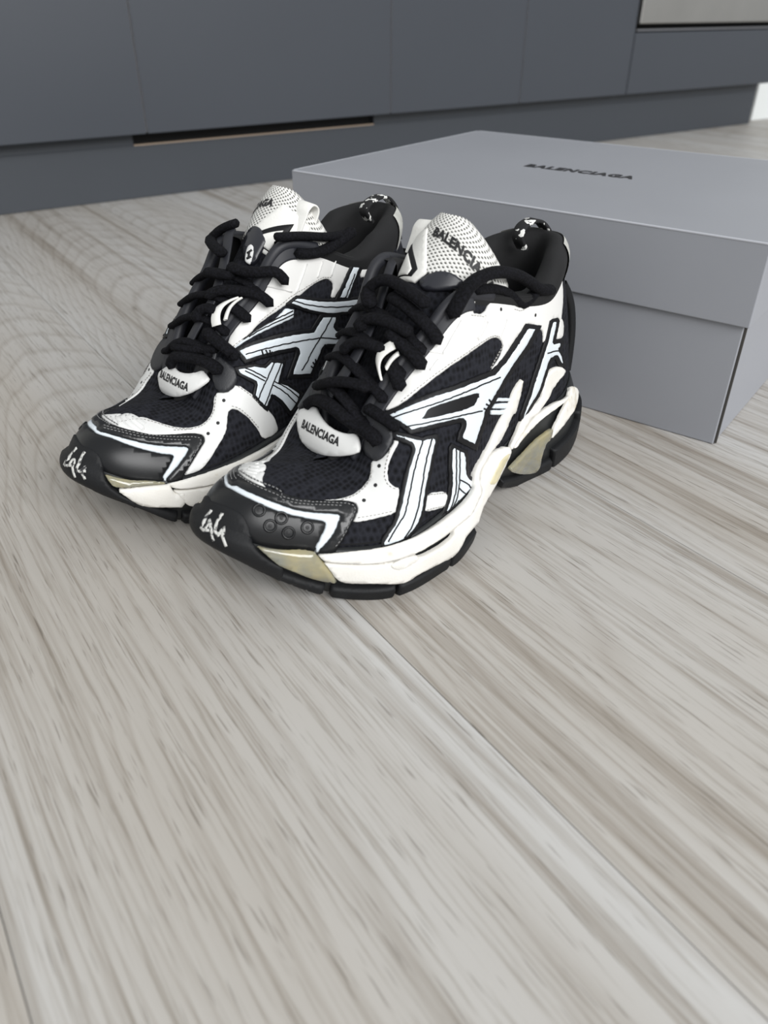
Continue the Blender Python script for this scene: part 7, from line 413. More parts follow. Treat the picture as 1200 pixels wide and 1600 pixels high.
LACES={"L":[[0.0047,[[0.2275,-0.0231,0.0846],[0.2263,-0.0211,0.087],[0.2256,-0.0181,0.0889],[0.227,-0.0124,0.0911],[0.2289,-0.0062,0.0928],[0.2296,-0.0018,0.0931],[0.2298,0.0018,0.0927],[0.2296,0.0051,0.0918],[0.2292,0.0081,0.0906],[0.2286,0.0108,0.0891],[0.2277,0.0133,0.0879],[0.2269,0.0158,0.0866],[0.2267,0.0189,0.0859],[0.2269,0.0229,0.0857],[0.227,0.027,0.0854],[0.227,0.0304,0.0847],[0.2273,0.0329,0.0837],[0.228,0.0331,0.0824]]],[0.00403,[[0.2195,0.0194,0.0945],[0.2195,0.0227,0.0941],[0.2194,0.0258,0.0935],[0.2192,0.0288,0.0929],[0.2188,0.0317,0.0922],[0.2183,0.0344,0.0914],[0.2178,0.0369,0.0903],[0.2175,0.0387,0.0895]]],[0.00403,[[0.2211,-0.0206,0.0954],[0.2225,-0.0144,0.0989],[0.2234,-0.0087,0.1019],[0.2234,-0.0036,0.1039],[0.2228,0.0005,0.1052],[0.2221,0.0039,0.1058],[0.2212,0.0071,0.1061],[0.22,0.0105,0.1061],[0.2187,0.0138,0.1058],[0.2175,0.0168,0.105]]],[0.00426,[[0.2115,-0.0087,0.1176],[0.2098,-0.007,0.12],[0.2085,-0.0048,0.1219],[0.2078,-0.0018,0.1231],[0.207,0.0015,0.1238],[0.2064,0.0049,0.1241],[0.2058,0.0082,0.1239],[0.2051,0.0114,0.1235],[0.2042,0.0146,0.123],[0.2032,0.0176,0.1224]]],[0.00426,[[0.2034,0.0199,0.1188],[0.204,0.0216,0.1167],[0.2045,0.0234,0.1146],[0.2053,0.0256,0.1125],[0.206,0.0279,0.1105],[0.2066,0.0298,0.1089],[0.2072,0.0316,0.1072]]],[0.00448,[[0.2032,-0.004,0.1299],[0.2011,-0.0044,0.1317],[0.1994,-0.0038,0.1331],[0.1982,-0.0014,0.1342],[0.1974,0.0021,0.1349],[0.1967,0.0059,0.1351],[0.196,0.0093,0.1351],[0.1954,0.0122,0.1348],[0.1947,0.0153,0.1342],[0.194,0.0184,0.1335],[0.1933,0.0212,0.1326],[0.1927,0.0236,0.1317]]],[0.00448,[[0.1973,0.0136,0.1299],[0.1972,0.0171,0.1284],[0.197,0.0203,0.1267],[0.1966,0.0231,0.1252],[0.1961,0.0256,0.1238],[0.1957,0.0282,0.1224],[0.1954,0.0309,0.1208],[0.1951,0.0335,0.1189],[0.1949,0.0357,0.117]]],[0.00448,[[0.1928,-0.0064,0.1399],[0.1904,-0.01,0.1417],[0.1885,-0.0125,0.1434],[0.1871,-0.0131,0.1453],[0.1859,-0.0122,0.1473],[0.1848,-0.0101,0.1493],[0.184,-0.0071,0.151],[0.1835,-0.0039,0.1519],[0.1833,-0.0005,0.1522],[0.1832,0.0034,0.152],[0.1831,0.0074,0.1513],[0.1831,0.0108,0.1505],[0.183,0.0137,0.1496],[0.1828,0.0167,0.1487],[0.1825,0.0197,0.1476],[0.1821,0.0225,0.1464],[0.1819,0.0252,0.1451]]],[0.00448,[[0.1851,0.0032,0.1446],[0.1853,0.0075,0.1436],[0.1851,0.0113,0.1427],[0.185,0.0145,0.1417],[0.1848,0.0174,0.1405],[0.1847,0.0202,0.1391],[0.1845,0.023,0.1377],[0.1842,0.0256,0.1362],[0.1839,0.028,0.1347],[0.1835,0.0303,0.1332],[0.1832,0.0323,0.1316],[0.183,0.0341,0.1299],[0.1829,0.0359,0.128]]],[0.0047,[[0.1731,0.037,0.1404],[0.171,0.037,0.1428],[0.1689,0.037,0.1452],[0.1668,0.037,0.1476],[0.1649,0.037,0.1498],[0.1628,0.037,0.1515],[0.1601,0.037,0.153],[0.1568,0.037,0.1543],[0.1533,0.037,0.1552],[0.1494,0.037,0.1557],[0.1451,0.037,0.1559],[0.1405,0.037,0.1558],[0.1356,0.037,0.1551],[0.1306,0.037,0.154],[0.1256,0.037,0.1526],[0.1206,0.037,0.1509],[0.1159,0.037,0.1489],[0.1115,0.037,0.1466],[0.1072,0.037,0.1443],[0.1029,0.037,0.1418],[0.0984,0.037,0.139],[0.0935,0.037,0.1364],[0.0884,0.037,0.1348],[0.083,0.037,0.1337]]],[0.00381,[[0.1518,0.035,0.1482],[0.1466,0.035,0.1475],[0.1416,0.035,0.1467],[0.1374,0.035,0.1458],[0.133,0.035,0.1445],[0.1281,0.035,0.1427],[0.1235,0.035,0.1404],[0.1196,0.035,0.138],[0.116,0.035,0.1352],[0.1123,0.035,0.132],[0.1086,0.035,0.1298],[0.1048,0.035,0.1299],[0.1011,0.035,0.1312],[0.0979,0.035,0.133],[0.0946,0.035,0.135]]]],"R":[[0.0047,[[0.2329,0.0019,0.0848],[0.2319,0.0011,0.0875],[0.2309,-0.0008,0.09],[0.2298,-0.0044,0.0916],[0.2284,-0.0086,0.0923],[0.2267,-0.0124,0.0925],[0.225,-0.0157,0.0922],[0.2238,-0.0189,0.0919],[0.2232,-0.023,0.0918],[0.2225,-0.0275,0.0915],[0.2218,-0.0314,0.0903],[0.2214,-0.0347,0.0886]]],[0.00381,[[0.2264,0.0039,0.095],[0.2262,-0.0012,0.0958],[0.2253,-0.0056,0.0962],[0.2238,-0.0097,0.0965],[0.222,-0.0132,0.0967],[0.2201,-0.0162,0.0969],[0.2182,-0.0191,0.0973],[0.2165,-0.0225,0.098],[0.215,-0.026,0.0987]]],[0.00448,[[0.2159,-0.0183,0.108],[0.2153,-0.0211,0.1061],[0.2148,-0.0244,0.1046],[0.2145,-0.0277,0.1034],[0.2139,-0.0308,0.102],[0.2131,-0.0339,0.1004],[0.2122,-0.0363,0.0989],[0.2115,-0.0381,0.0976],[0.2114,-0.0387,0.0971],[0.2119,-0.0386,0.0966],[0.2126,-0.0385,0.0961]]],[0.00426,[[0.2154,-0.0073,0.1135],[0.2137,-0.0069,0.1157],[0.212,-0.0073,0.1176],[0.2101,-0.0093,0.1189],[0.2085,-0.0121,0.1196],[0.2073,-0.015,0.1193],[0.2062,-0.0182,0.1186]]],[0.00426,[[0.1992,-0.0222,0.1216],[0.198,-0.0255,0.1201],[0.197,-0.0286,0.1185],[0.196,-0.0313,0.1167],[0.195,-0.0337,0.1147]]],[0.00448,[[0.205,-0.0087,0.126],[0.2026,-0.0105,0.1276],[0.2002,-0.0128,0.1289],[0.198,-0.016,0.1294],[0.1957,-0.0193,0.1297],[0.1938,-0.0221,0.1297],[0.1919,-0.0251,0.1295],[0.1898,-0.0282,0.1292],[0.1877,-0.0312,0.1287],[0.1859,-0.0335,0.128],[0.1843,-0.0356,0.127],[0.1828,-0.0377,0.1251],[0.1813,-0.0398,0.1228]]],[0.00448,[[0.1949,0.0043,0.1356],[0.1944,0.0004,0.1362],[0.1939,-0.0034,0.1365],[0.1931,-0.0077,0.1365],[0.1918,-0.0114,0.1367],[0.1901,-0.0149,0.1372]]],[0.00448,[[0.1889,-0.0125,0.1412],[0.1878,-0.017,0.1407],[0.1866,-0.0212,0.1402],[0.1852,-0.0249,0.1399],[0.1834,-0.0285,0.14],[0.1813,-0.0319,0.1402],[0.1791,-0.0345,0.1407],[0.1769,-0.0366,0.1409],[0.1747,-0.0384,0.1405],[0.1728,-0.04,0.1393],[0.1714,-0.0413,0.1372],[0.1701,-0.0425,0.1347]]],[0.00403,[[0.1842,0.002,0.146],[0.1822,0.0098,0.1467],[0.1791,0.0187,0.1468],[0.1742,0.0284,0.1464],[0.1708,0.033,0.1467],[0.1688,0.0333,0.1481],[0.1672,0.0321,0.1499],[0.1662,0.0298,0.1517],[0.1653,0.0268,0.1536],[0.1639,0.0233,0.1555],[0.1626,0.0198,0.157],[0.161,0.0163,0.1582]]],[0.0047,[[0.1074,-0.037,0.1531],[0.1105,-0.037,0.1518],[0.1138,-0.037,0.1506],[0.1173,-0.037,0.1492],[0.1211,-0.037,0.1479],[0.1254,-0.037,0.1467],[0.1297,-0.037,0.1458],[0.1337,-0.037,0.1453],[0.1376,-0.037,0.1452],[0.1416,-0.037,0.1454],[0.1458,-0.037,0.1458],[0.1501,-0.037,0.1465],[0.1541,-0.037,0.1475]]],[0.00381,[[0.1682,-0.035,0.1596],[0.1637,-0.035,0.159],[0.1593,-0.035,0.1584],[0.1547,-0.035,0.1578],[0.1502,-0.035,0.1571],[0.1456,-0.035,0.1563],[0.1409,-0.035,0.1553],[0.1362,-0.035,0.1543],[0.1315,-0.035,0.1533],[0.1271,-0.035,0.1526],[0.1226,-0.035,0.1521],[0.1175,-0.035,0.1519],[0.1121,-0.035,0.1518]]]]}
STITCH=[["stitching","U",0.00125,[[10.66,0.5444],[10.62,0.5521],[10.58,0.556],[10.54,0.5598],[10.5,0.5637],[10.46,0.5637],[10.42,0.5676],[10.38,0.5714],[10.34,0.5753],[10.3,0.5792],[10.26,0.583],[10.22,0.5869],[10.18,0.5907],[10.14,0.5985],[10.08,0.6023],[10.04,0.6023],[10.0,0.6062],[9.96,0.61],[9.92,0.6139],[9.88,0.6178],[9.84,0.6216],[9.8,0.6255],[9.76,0.6293],[9.72,0.6371],[9.7,0.6409],[9.7,0.6525],[9.68,0.6564],[9.66,0.668],[9.64,0.6795],[9.6,0.6834],[9.58,0.695],[9.56,0.7027],[9.54,0.7143]]],["stitching","U",0.00125,[[9.0,0.6486],[9.04,0.6448],[9.06,0.6371],[9.08,0.6332],[9.12,0.6293],[9.14,0.6216],[9.18,0.6216],[9.2,0.6139],[9.22,0.6062],[9.26,0.6023],[9.28,0.5946],[9.3,0.5907],[9.32,0.583],[9.34,0.5753],[9.36,0.5676],[9.38,0.5637],[9.4,0.556],[9.42,0.5444],[9.44,0.5367],[9.44,0.5251],[9.44,0.5135],[9.44,0.5019],[9.44,0.4942],[9.44,0.4826],[9.42,0.4672],[9.4,0.4479],[9.38,0.4363],[9.34,0.417],[9.32,0.4093],[9.28,0.3938],[9.26,0.3861],[9.22,0.3745]]],["stitching","U",0.00125,[[10.42,0.3552],[10.38,0.3591],[10.34,0.3591],[10.3,0.3591],[10.26,0.3552],[10.22,0.3552],[10.18,0.3552],[10.14,0.3514],[10.1,0.3514],[10.06,0.3475],[10.02,0.3436],[9.98,0.3398],[9.94,0.3359],[9.9,0.332],[9.86,0.3243],[9.8,0.3205],[9.76,0.3127],[9.72,0.3089],[9.66,0.2973],[9.62,0.2934],[9.56,0.2819],[9.52,0.278]]],["stitching","U",0.00125,[[8.32,0.7992],[8.28,0.7954],[8.22,0.7915],[8.18,0.7876],[8.14,0.7838],[8.1,0.7799],[8.06,0.7761],[8.02,0.7722],[7.98,0.7722],[7.94,0.7683],[7.88,0.7645],[7.84,0.7606],[7.8,0.7606],[7.76,0.7568],[7.7,0.7529],[7.66,0.749],[7.6,0.7452],[7.56,0.7452],[7.5,0.7413],[7.46,0.7413],[7.4,0.7375],[7.36,0.7336],[7.3,0.7297],[7.24,0.7259],[7.2,0.7259],[7.14,0.722],[7.1,0.7181],[7.04,0.7143],[6.98,0.7104],[6.94,0.7066],[6.88,0.7027],[6.84,0.6988],[6.78,0.695],[6.74,0.6911],[6.7,0.6873],[6.64,0.6795],[6.6,0.6757],[6.56,0.6757],[6.5,0.668],[6.46,0.6641],[6.4,0.6602],[6.34,0.6525],[6.3,0.6525],[6.24,0.6486],[6.18,0.6448],[6.14,0.6448],[6.08,0.6409],[6.04,0.6409],[5.98,0.6409],[5.92,0.6448],[5.86,0.6448],[5.8,0.6486],[5.74,0.6486],[5.68,0.6525],[5.62,0.6564],[5.56,0.6641],[5.5,0.668],[5.44,0.6718],[5.38,0.6757],[5.32,0.6834],[5.28,0.6873],[5.22,0.6911],[5.18,0.695],[5.12,0.6988],[5.08,0.6988],[5.02,0.7027],[4.98,0.6988],[4.92,0.695],[4.86,0.6911],[4.82,0.6873]]],["stitching","U",0.00125,[[8.42,0.1892],[8.36,0.1815],[8.28,0.1737],[8.22,0.166],[8.14,0.1544],[8.06,0.1467],[8.0,0.139],[7.92,0.1313],[7.86,0.1236],[7.78,0.1158],[7.7,0.1081],[7.62,0.1004]]],["stitching","U",0.00125,[[8.54,0.112],[8.48,0.1042],[8.4,0.0965],[8.34,0.0927],[8.26,0.0849],[8.18,0.0772],[8.1,0.0695],[8.02,0.0618],[7.94,0.0541],[7.88,0.0502],[7.78,0.0425],[7.7,0.0347]]],["stitching","U",0.00125,[[5.76,0.8456],[5.72,0.8417],[5.66,0.8378],[5.6,0.8378],[5.56,0.834],[5.5,0.834],[5.44,0.834],[5.38,0.8301],[5.32,0.8301]]],["stitching","U",0.00125,[[4.4,0.8958],[4.36,0.8919],[4.3,0.888],[4.26,0.8842],[4.22,0.8803],[4.16,0.8842],[4.1,0.888],[4.06,0.8958],[4.02,0.9035],[3.96,0.9151],[3.92,0.9228]]],["stitching","U",0.00125,[[4.74,0.6371],[4.76,0.6293],[4.78,0.6178],[4.8,0.61],[4.84,0.6023],[4.86,0.5946],[4.9,0.5869],[4.92,0.5792],[4.94,0.5714],[4.98,0.5637],[5.0,0.5598],[5.04,0.5521],[5.06,0.5444],[5.1,0.5367],[5.12,0.529],[5.16,0.5212],[5.2,0.5135],[5.24,0.5097]]],["stitching","U",0.00125,[[17.16,0.5946],[17.22,0.5907],[17.28,0.5907],[17.32,0.5869],[17.38,0.5869],[17.42,0.583],[17.48,0.5792],[17.52,0.5753],[17.58,0.5753],[17.62,0.5753],[17.68,0.5714],[17.72,0.5676],[17.76,0.5676],[17.82,0.5637],[17.88,0.5598],[17.92,0.556],[17.98,0.5483],[18.02,0.5483],[18.08,0.5444],[18.12,0.5405],[18.18,0.5328],[18.22,0.5367],[18.26,0.5367],[18.32,0.529],[18.36,0.529],[18.4,0.529],[18.44,0.5328],[18.48,0.5367],[18.52,0.5405],[18.56,0.5444],[18.6,0.5521],[18.62,0.5637],[18.64,0.5753],[18.68,0.583],[18.7,0.5907],[18.72,0.6023],[18.76,0.61],[18.78,0.6216],[18.8,0.6293]]],["stitching","U",0.00125,[[19.1,0.4286],[19.14,0.417],[19.18,0.4054],[19.22,0.3938],[19.26,0.3822],[19.3,0.3668],[19.34,0.3552],[19.38,0.3398],[19.42,0.3243],[19.44,0.3127],[19.48,0.2973],[19.52,0.2819],[19.56,0.2664],[19.58,0.2548],[19.62,0.2432],[19.64,0.2317],[19.68,0.2162],[19.7,0.2046],[19.74,0.1892],[19.76,0.1776],[19.8,0.1622],[19.84,0.1467],[19.86,0.1351]]],["stitching","U",0.00125,[[19.5,0.5058],[19.52,0.4903],[19.56,0.4749],[19.6,0.4556],[19.64,0.4402],[19.68,0.4247],[19.72,0.4093],[19.76,0.3938],[19.78,0.3822],[19.82,0.3707],[19.86,0.3552],[19.88,0.3436],[19.92,0.332],[19.96,0.3166],[20.0,0.305],[20.02,0.2934],[20.06,0.278],[20.1,0.2664],[20.14,0.2548],[20.18,0.2394],[20.22,0.2278],[20.26,0.2162]]],["stitching","U",0.00125,[[14.64,0.7992],[14.72,0.8031],[14.82,0.8031],[14.9,0.8069],[15.0,0.8108],[15.1,0.8108],[15.18,0.8147],[15.28,0.8108],[15.36,0.8147],[15.44,0.8147],[15.52,0.8185],[15.6,0.8185],[15.68,0.8185],[15.76,0.8147],[15.84,0.8108],[15.9,0.8069],[15.98,0.8031],[16.04,0.7992],[16.12,0.7954],[16.18,0.7876],[16.26,0.7799],[16.32,0.7722],[16.38,0.7606],[16.46,0.7529],[16.52,0.7452],[16.58,0.7336],[16.66,0.722],[16.72,0.7104],[16.78,0.6988],[16.84,0.6911],[16.88,0.6795],[16.94,0.668],[16.98,0.6564],[17.04,0.6448],[17.08,0.6371],[17.12,0.6293],[17.18,0.6255],[17.22,0.6178],[17.26,0.6139],[17.3,0.6062],[17.36,0.6023],[17.42,0.5985],[17.46,0.5946],[17.52,0.5869],[17.56,0.583],[17.62,0.5753],[17.66,0.5676],[17.72,0.5598]]],["stitching","U",0.00125,[[19.76,0.7761],[19.8,0.7722],[19.86,0.7683],[19.9,0.7645],[19.96,0.7568],[20.0,0.7568],[20.06,0.749],[20.1,0.7452],[20.14,0.7452],[20.2,0.7375],[20.24,0.7375],[20.3,0.7297],[20.34,0.7297],[20.4,0.7259],[20.46,0.722],[20.52,0.7181],[20.6,0.7104],[20.66,0.7066],[20.72,0.7027],[20.78,0.6988],[20.84,0.695]]],["stitching","U",0.00125,[[20.78,0.7413],[20.84,0.7375],[20.88,0.7375],[20.94,0.7297],[21.0,0.7259],[21.06,0.722],[21.12,0.7143],[21.16,0.7104],[21.22,0.7027],[21.28,0.695],[21.32,0.6911],[21.38,0.6834],[21.44,0.6757],[21.48,0.6718],[21.54,0.6641],[21.6,0.6564],[21.66,0.6525],[21.7,0.6486],[21.76,0.6448],[21.82,0.6409],[21.86,0.6409],[21.92,0.6409],[21.96,0.6409],[22.02,0.6409],[22.08,0.6409],[22.12,0.6409],[22.18,0.6448],[22.24,0.6486],[22.3,0.6525],[22.36,0.6564],[22.42,0.6602],[22.48,0.6641],[22.54,0.6718],[22.58,0.6795],[22.62,0.6834],[22.68,0.6911],[22.72,0.695],[22.76,0.7027],[22.82,0.7104],[22.86,0.7181],[22.92,0.7259],[22.96,0.7336],[23.0,0.7413],[23.06,0.749],[23.1,0.7568],[23.16,0.7645],[23.2,0.7645],[23.24,0.7683],[23.3,0.7722],[23.34,0.7761],[23.38,0.7799]]],["band_stitching","U",0.0022,[[15.1,0.7452],[14.92,0.7722],[14.76,0.7954],[14.6,0.8147],[14.42,0.834],[14.22,0.8494],[14.0,0.8571],[13.8,0.8533],[13.6,0.8417],[13.48,0.834],[13.36,0.8263],[13.26,0.8185],[13.16,0.8069],[13.06,0.7992],[12.98,0.7915],[12.88,0.7799],[12.8,0.7683],[12.72,0.7606],[12.64,0.749],[12.58,0.7413],[12.52,0.7336],[12.44,0.722],[12.38,0.7104],[12.32,0.7027],[12.28,0.6911],[12.22,0.6795],[12.18,0.668],[12.14,0.6564],[12.12,0.6409],[12.12,0.6255],[12.12,0.6139],[12.08,0.6023],[12.04,0.5946],[11.98,0.5869],[11.94,0.583],[11.9,0.5792],[11.86,0.5753],[11.82,0.5714],[11.78,0.5676],[11.74,0.5637],[11.7,0.5598],[11.66,0.5598],[11.62,0.556],[11.56,0.556],[11.52,0.556],[11.48,0.5521],[11.44,0.5521],[11.4,0.5483],[11.36,0.5444],[11.32,0.5444],[11.26,0.5444],[11.22,0.5444],[11.18,0.5405],[11.14,0.5405],[11.1,0.5367],[11.04,0.5367],[11.0,0.5328],[10.96,0.529],[10.92,0.529],[10.88,0.5251],[10.84,0.5251],[10.8,0.5212],[10.76,0.5174],[10.72,0.5174],[10.68,0.5135],[10.62,0.5097],[10.58,0.5097],[10.54,0.5058],[10.52,0.4981],[10.48,0.4903],[10.44,0.4826],[10.42,0.4749],[10.42,0.4633],[10.42,0.4517],[10.42,0.4363],[10.44,0.4208],[10.48,0.4054],[10.5,0.39],[10.52,0.3745],[10.54,0.3591],[10.56,0.3436],[10.6,0.3282],[10.62,0.3127],[10.64,0.2973],[10.66,0.2819],[10.68,0.2664],[10.7,0.251],[10.72,0.2355],[10.74,0.2201],[10.78,0.2008],[10.8,0.1853],[10.82,0.1699],[10.84,0.1544],[10.86,0.139],[10.9,0.1236],[10.92,0.112],[10.94,0.0965],[10.98,0.0811],[11.0,0.0656]]],["band_stitching","U",0.0022,[[14.66,0.7529],[14.5,0.7722],[14.34,0.7876],[14.16,0.8031],[13.98,0.8069],[13.8,0.8031],[13.66,0.7954],[13.54,0.7876],[13.42,0.7761],[13.32,0.7645],[13.24,0.7568],[13.14,0.749],[13.06,0.7413],[12.98,0.7297],[12.9,0.722],[12.82,0.7104],[12.76,0.7027],[12.7,0.695],[12.62,0.6834],[12.56,0.6757],[12.5,0.6641],[12.46,0.6602],[12.4,0.6486],[12.34,0.6409],[12.3,0.6332],[12.24,0.6216],[12.2,0.6139],[12.16,0.6023],[12.12,0.5946],[12.12,0.583],[12.1,0.5714],[12.06,0.5637],[12.02,0.5598],[11.98,0.5521],[11.94,0.5521],[11.9,0.5483],[11.86,0.5444],[11.82,0.5405],[11.78,0.5367],[11.74,0.5367],[11.7,0.5328],[11.66,0.529],[11.62,0.529],[11.58,0.529],[11.54,0.5251],[11.5,0.5251],[11.46,0.5212],[11.42,0.5212],[11.38,0.5174],[11.32,0.5174],[11.28,0.5174],[11.24,0.5174],[11.2,0.5135],[11.14,0.5135],[11.1,0.5097],[11.06,0.5097],[11.0,0.5058],[10.96,0.5019],[10.92,0.5019],[10.88,0.4981],[10.84,0.4981],[10.8,0.4942],[10.76,0.4942],[10.72,0.4903],[10.68,0.4903],[10.62,0.4865]]],["band_stitching","U",0.0022,[[14.24,0.749],[14.38,0.7452],[14.52,0.7336],[14.64,0.7259],[14.74,0.7181],[14.86,0.7066],[14.96,0.6988],[15.04,0.695],[15.14,0.6834],[15.22,0.6757],[15.3,0.6718],[15.36,0.6641],[15.44,0.6564],[15.5,0.6525],[15.56,0.6448],[15.64,0.6371],[15.7,0.6332],[15.76,0.6255],[15.82,0.6216],[15.88,0.6139],[15.94,0.6062],[16.0,0.6023],[16.06,0.5985],[16.1,0.5946],[16.16,0.5907],[16.22,0.5869],[16.28,0.5792],[16.34,0.5753],[16.4,0.5714],[16.46,0.5676],[16.52,0.5637],[16.58,0.556],[16.64,0.5521],[16.7,0.5483],[16.76,0.5405],[16.82,0.5367],[16.88,0.5328],[16.94,0.5251],[17.0,0.5212],[17.06,0.5174],[17.1,0.5135],[17.16,0.5097],[17.2,0.5019],[17.26,0.5019],[17.3,0.4981],[17.36,0.4942],[17.4,0.4903],[17.46,0.4903],[17.5,0.4826],[17.56,0.4788],[17.6,0.4749],[17.64,0.471],[17.7,0.4633],[17.74,0.4517],[17.78,0.444],[17.84,0.4324],[17.84,0.417],[17.86,0.4015],[17.82,0.3861],[17.78,0.3707],[17.76,0.3552],[17.72,0.3398],[17.68,0.3243],[17.64,0.3127],[17.6,0.2973],[17.58,0.2819],[17.54,0.2664],[17.5,0.2548],[17.46,0.2394],[17.44,0.2239],[17.4,0.2085],[17.36,0.1931],[17.34,0.1776],[17.3,0.1622],[17.26,0.1467]]],["band_stitching","U",0.0022,[[14.42,0.7027],[14.54,0.6988],[14.64,0.6911],[14.74,0.6834],[14.84,0.6757],[14.92,0.6718],[15.02,0.6641],[15.1,0.6564],[15.18,0.6525],[15.26,0.6448],[15.32,0.6409],[15.4,0.6332],[15.46,0.6255],[15.52,0.6216],[15.58,0.6139],[15.64,0.61],[15.7,0.6023],[15.76,0.5946],[15.82,0.5907],[15.88,0.583],[15.94,0.5753],[16.0,0.5714],[16.06,0.5676],[16.1,0.5637],[16.16,0.5598],[16.22,0.5521],[16.28,0.5483],[16.34,0.5444],[16.4,0.5405],[16.46,0.5367],[16.52,0.529],[16.58,0.5251],[16.64,0.5212],[16.68,0.5174],[16.74,0.5097],[16.8,0.5058],[16.86,0.4981],[16.92,0.4942],[16.98,0.4903],[17.04,0.4826],[17.1,0.4788],[17.14,0.4749],[17.2,0.471],[17.24,0.4672],[17.3,0.4633],[17.36,0.4595],[17.4,0.4556],[17.46,0.4517],[17.5,0.4479],[17.56,0.444],[17.62,0.4402]]]]
PADS={"L":[[0.607,0.0903],[0.617,0.0836],[0.627,0.0903],[0.637,0.1037],[0.644,0.1237],[0.654,0.1371],[0.664,0.1639],[0.674,0.1839],[0.684,0.204],[0.692,0.2308],[0.699,0.2575],[0.704,0.2776],[0.709,0.3043],[0.714,0.3244],[0.717,0.3445],[0.719,0.3712],[0.722,0.3913],[0.722,0.4114],[0.722,0.4381],[0.724,0.4582],[0.724,0.4849],[0.719,0.4983],[0.717,0.5184],[0.702,0.5184],[0.689,0.5184],[0.677,0.4983],[0.664,0.4783],[0.654,0.4582],[0.644,0.4314],[0.637,0.4047],[0.627,0.3779],[0.619,0.3512],[0.612,0.3244],[0.604,0.291],[0.599,0.2642],[0.594,0.2375],[0.589,0.204],[0.589,0.1773],[0.589,0.1505],[0.594,0.1237],[0.599,0.1037]],"R":[[0.627,0.0836],[0.642,0.097],[0.657,0.1037],[0.667,0.097],[0.679,0.0903],[0.694,0.0635],[0.699,0.0368],[0.707,0.0167],[0.709,-0.0301],[0.707,-0.0569],[0.704,-0.0836],[0.699,-0.1104],[0.694,-0.1304],[0.687,-0.1572],[0.679,-0.1839],[0.674,-0.204],[0.669,-0.2241],[0.662,-0.2375],[0.654,-0.2575],[0.639,-0.2642],[0.629,-0.2642],[0.617,-0.2642],[0.604,-0.2642],[0.594,-0.2642],[0.579,-0.2642],[0.566,-0.2709],[0.554,-0.2709],[0.544,-0.2575],[0.534,-0.2508],[0.529,-0.2174],[0.524,-0.1839],[0.526,-0.1572],[0.529,-0.1237],[0.536,-0.0903],[0.544,-0.0635],[0.554,-0.0234],[0.566,0.0033],[0.581,0.0368],[0.596,0.0569],[0.612,0.0702]]}
OVAL=[[0.559,-0.0769],[0.571,-0.0635],[0.586,-0.0569],[0.594,-0.0569],[0.604,-0.0769],[0.607,-0.0903],[0.604,-0.1237],[0.599,-0.1438],[0.586,-0.1639],[0.581,-0.1773],[0.574,-0.1839],[0.561,-0.1973],[0.551,-0.204],[0.539,-0.2174],[0.529,-0.2107],[0.524,-0.204],[0.524,-0.1706],[0.524,-0.1505],[0.529,-0.1237],[0.539,-0.1037],[0.549,-0.0903]]
OVL=[[[0.561,-0.1104],[0.571,-0.1304],[0.584,-0.1505]],[[0.539,-0.1438],[0.546,-0.1639],[0.556,-0.1839]],[[0.571,-0.1237],[0.564,-0.1371],[0.554,-0.1505],[0.546,-0.1639]]]
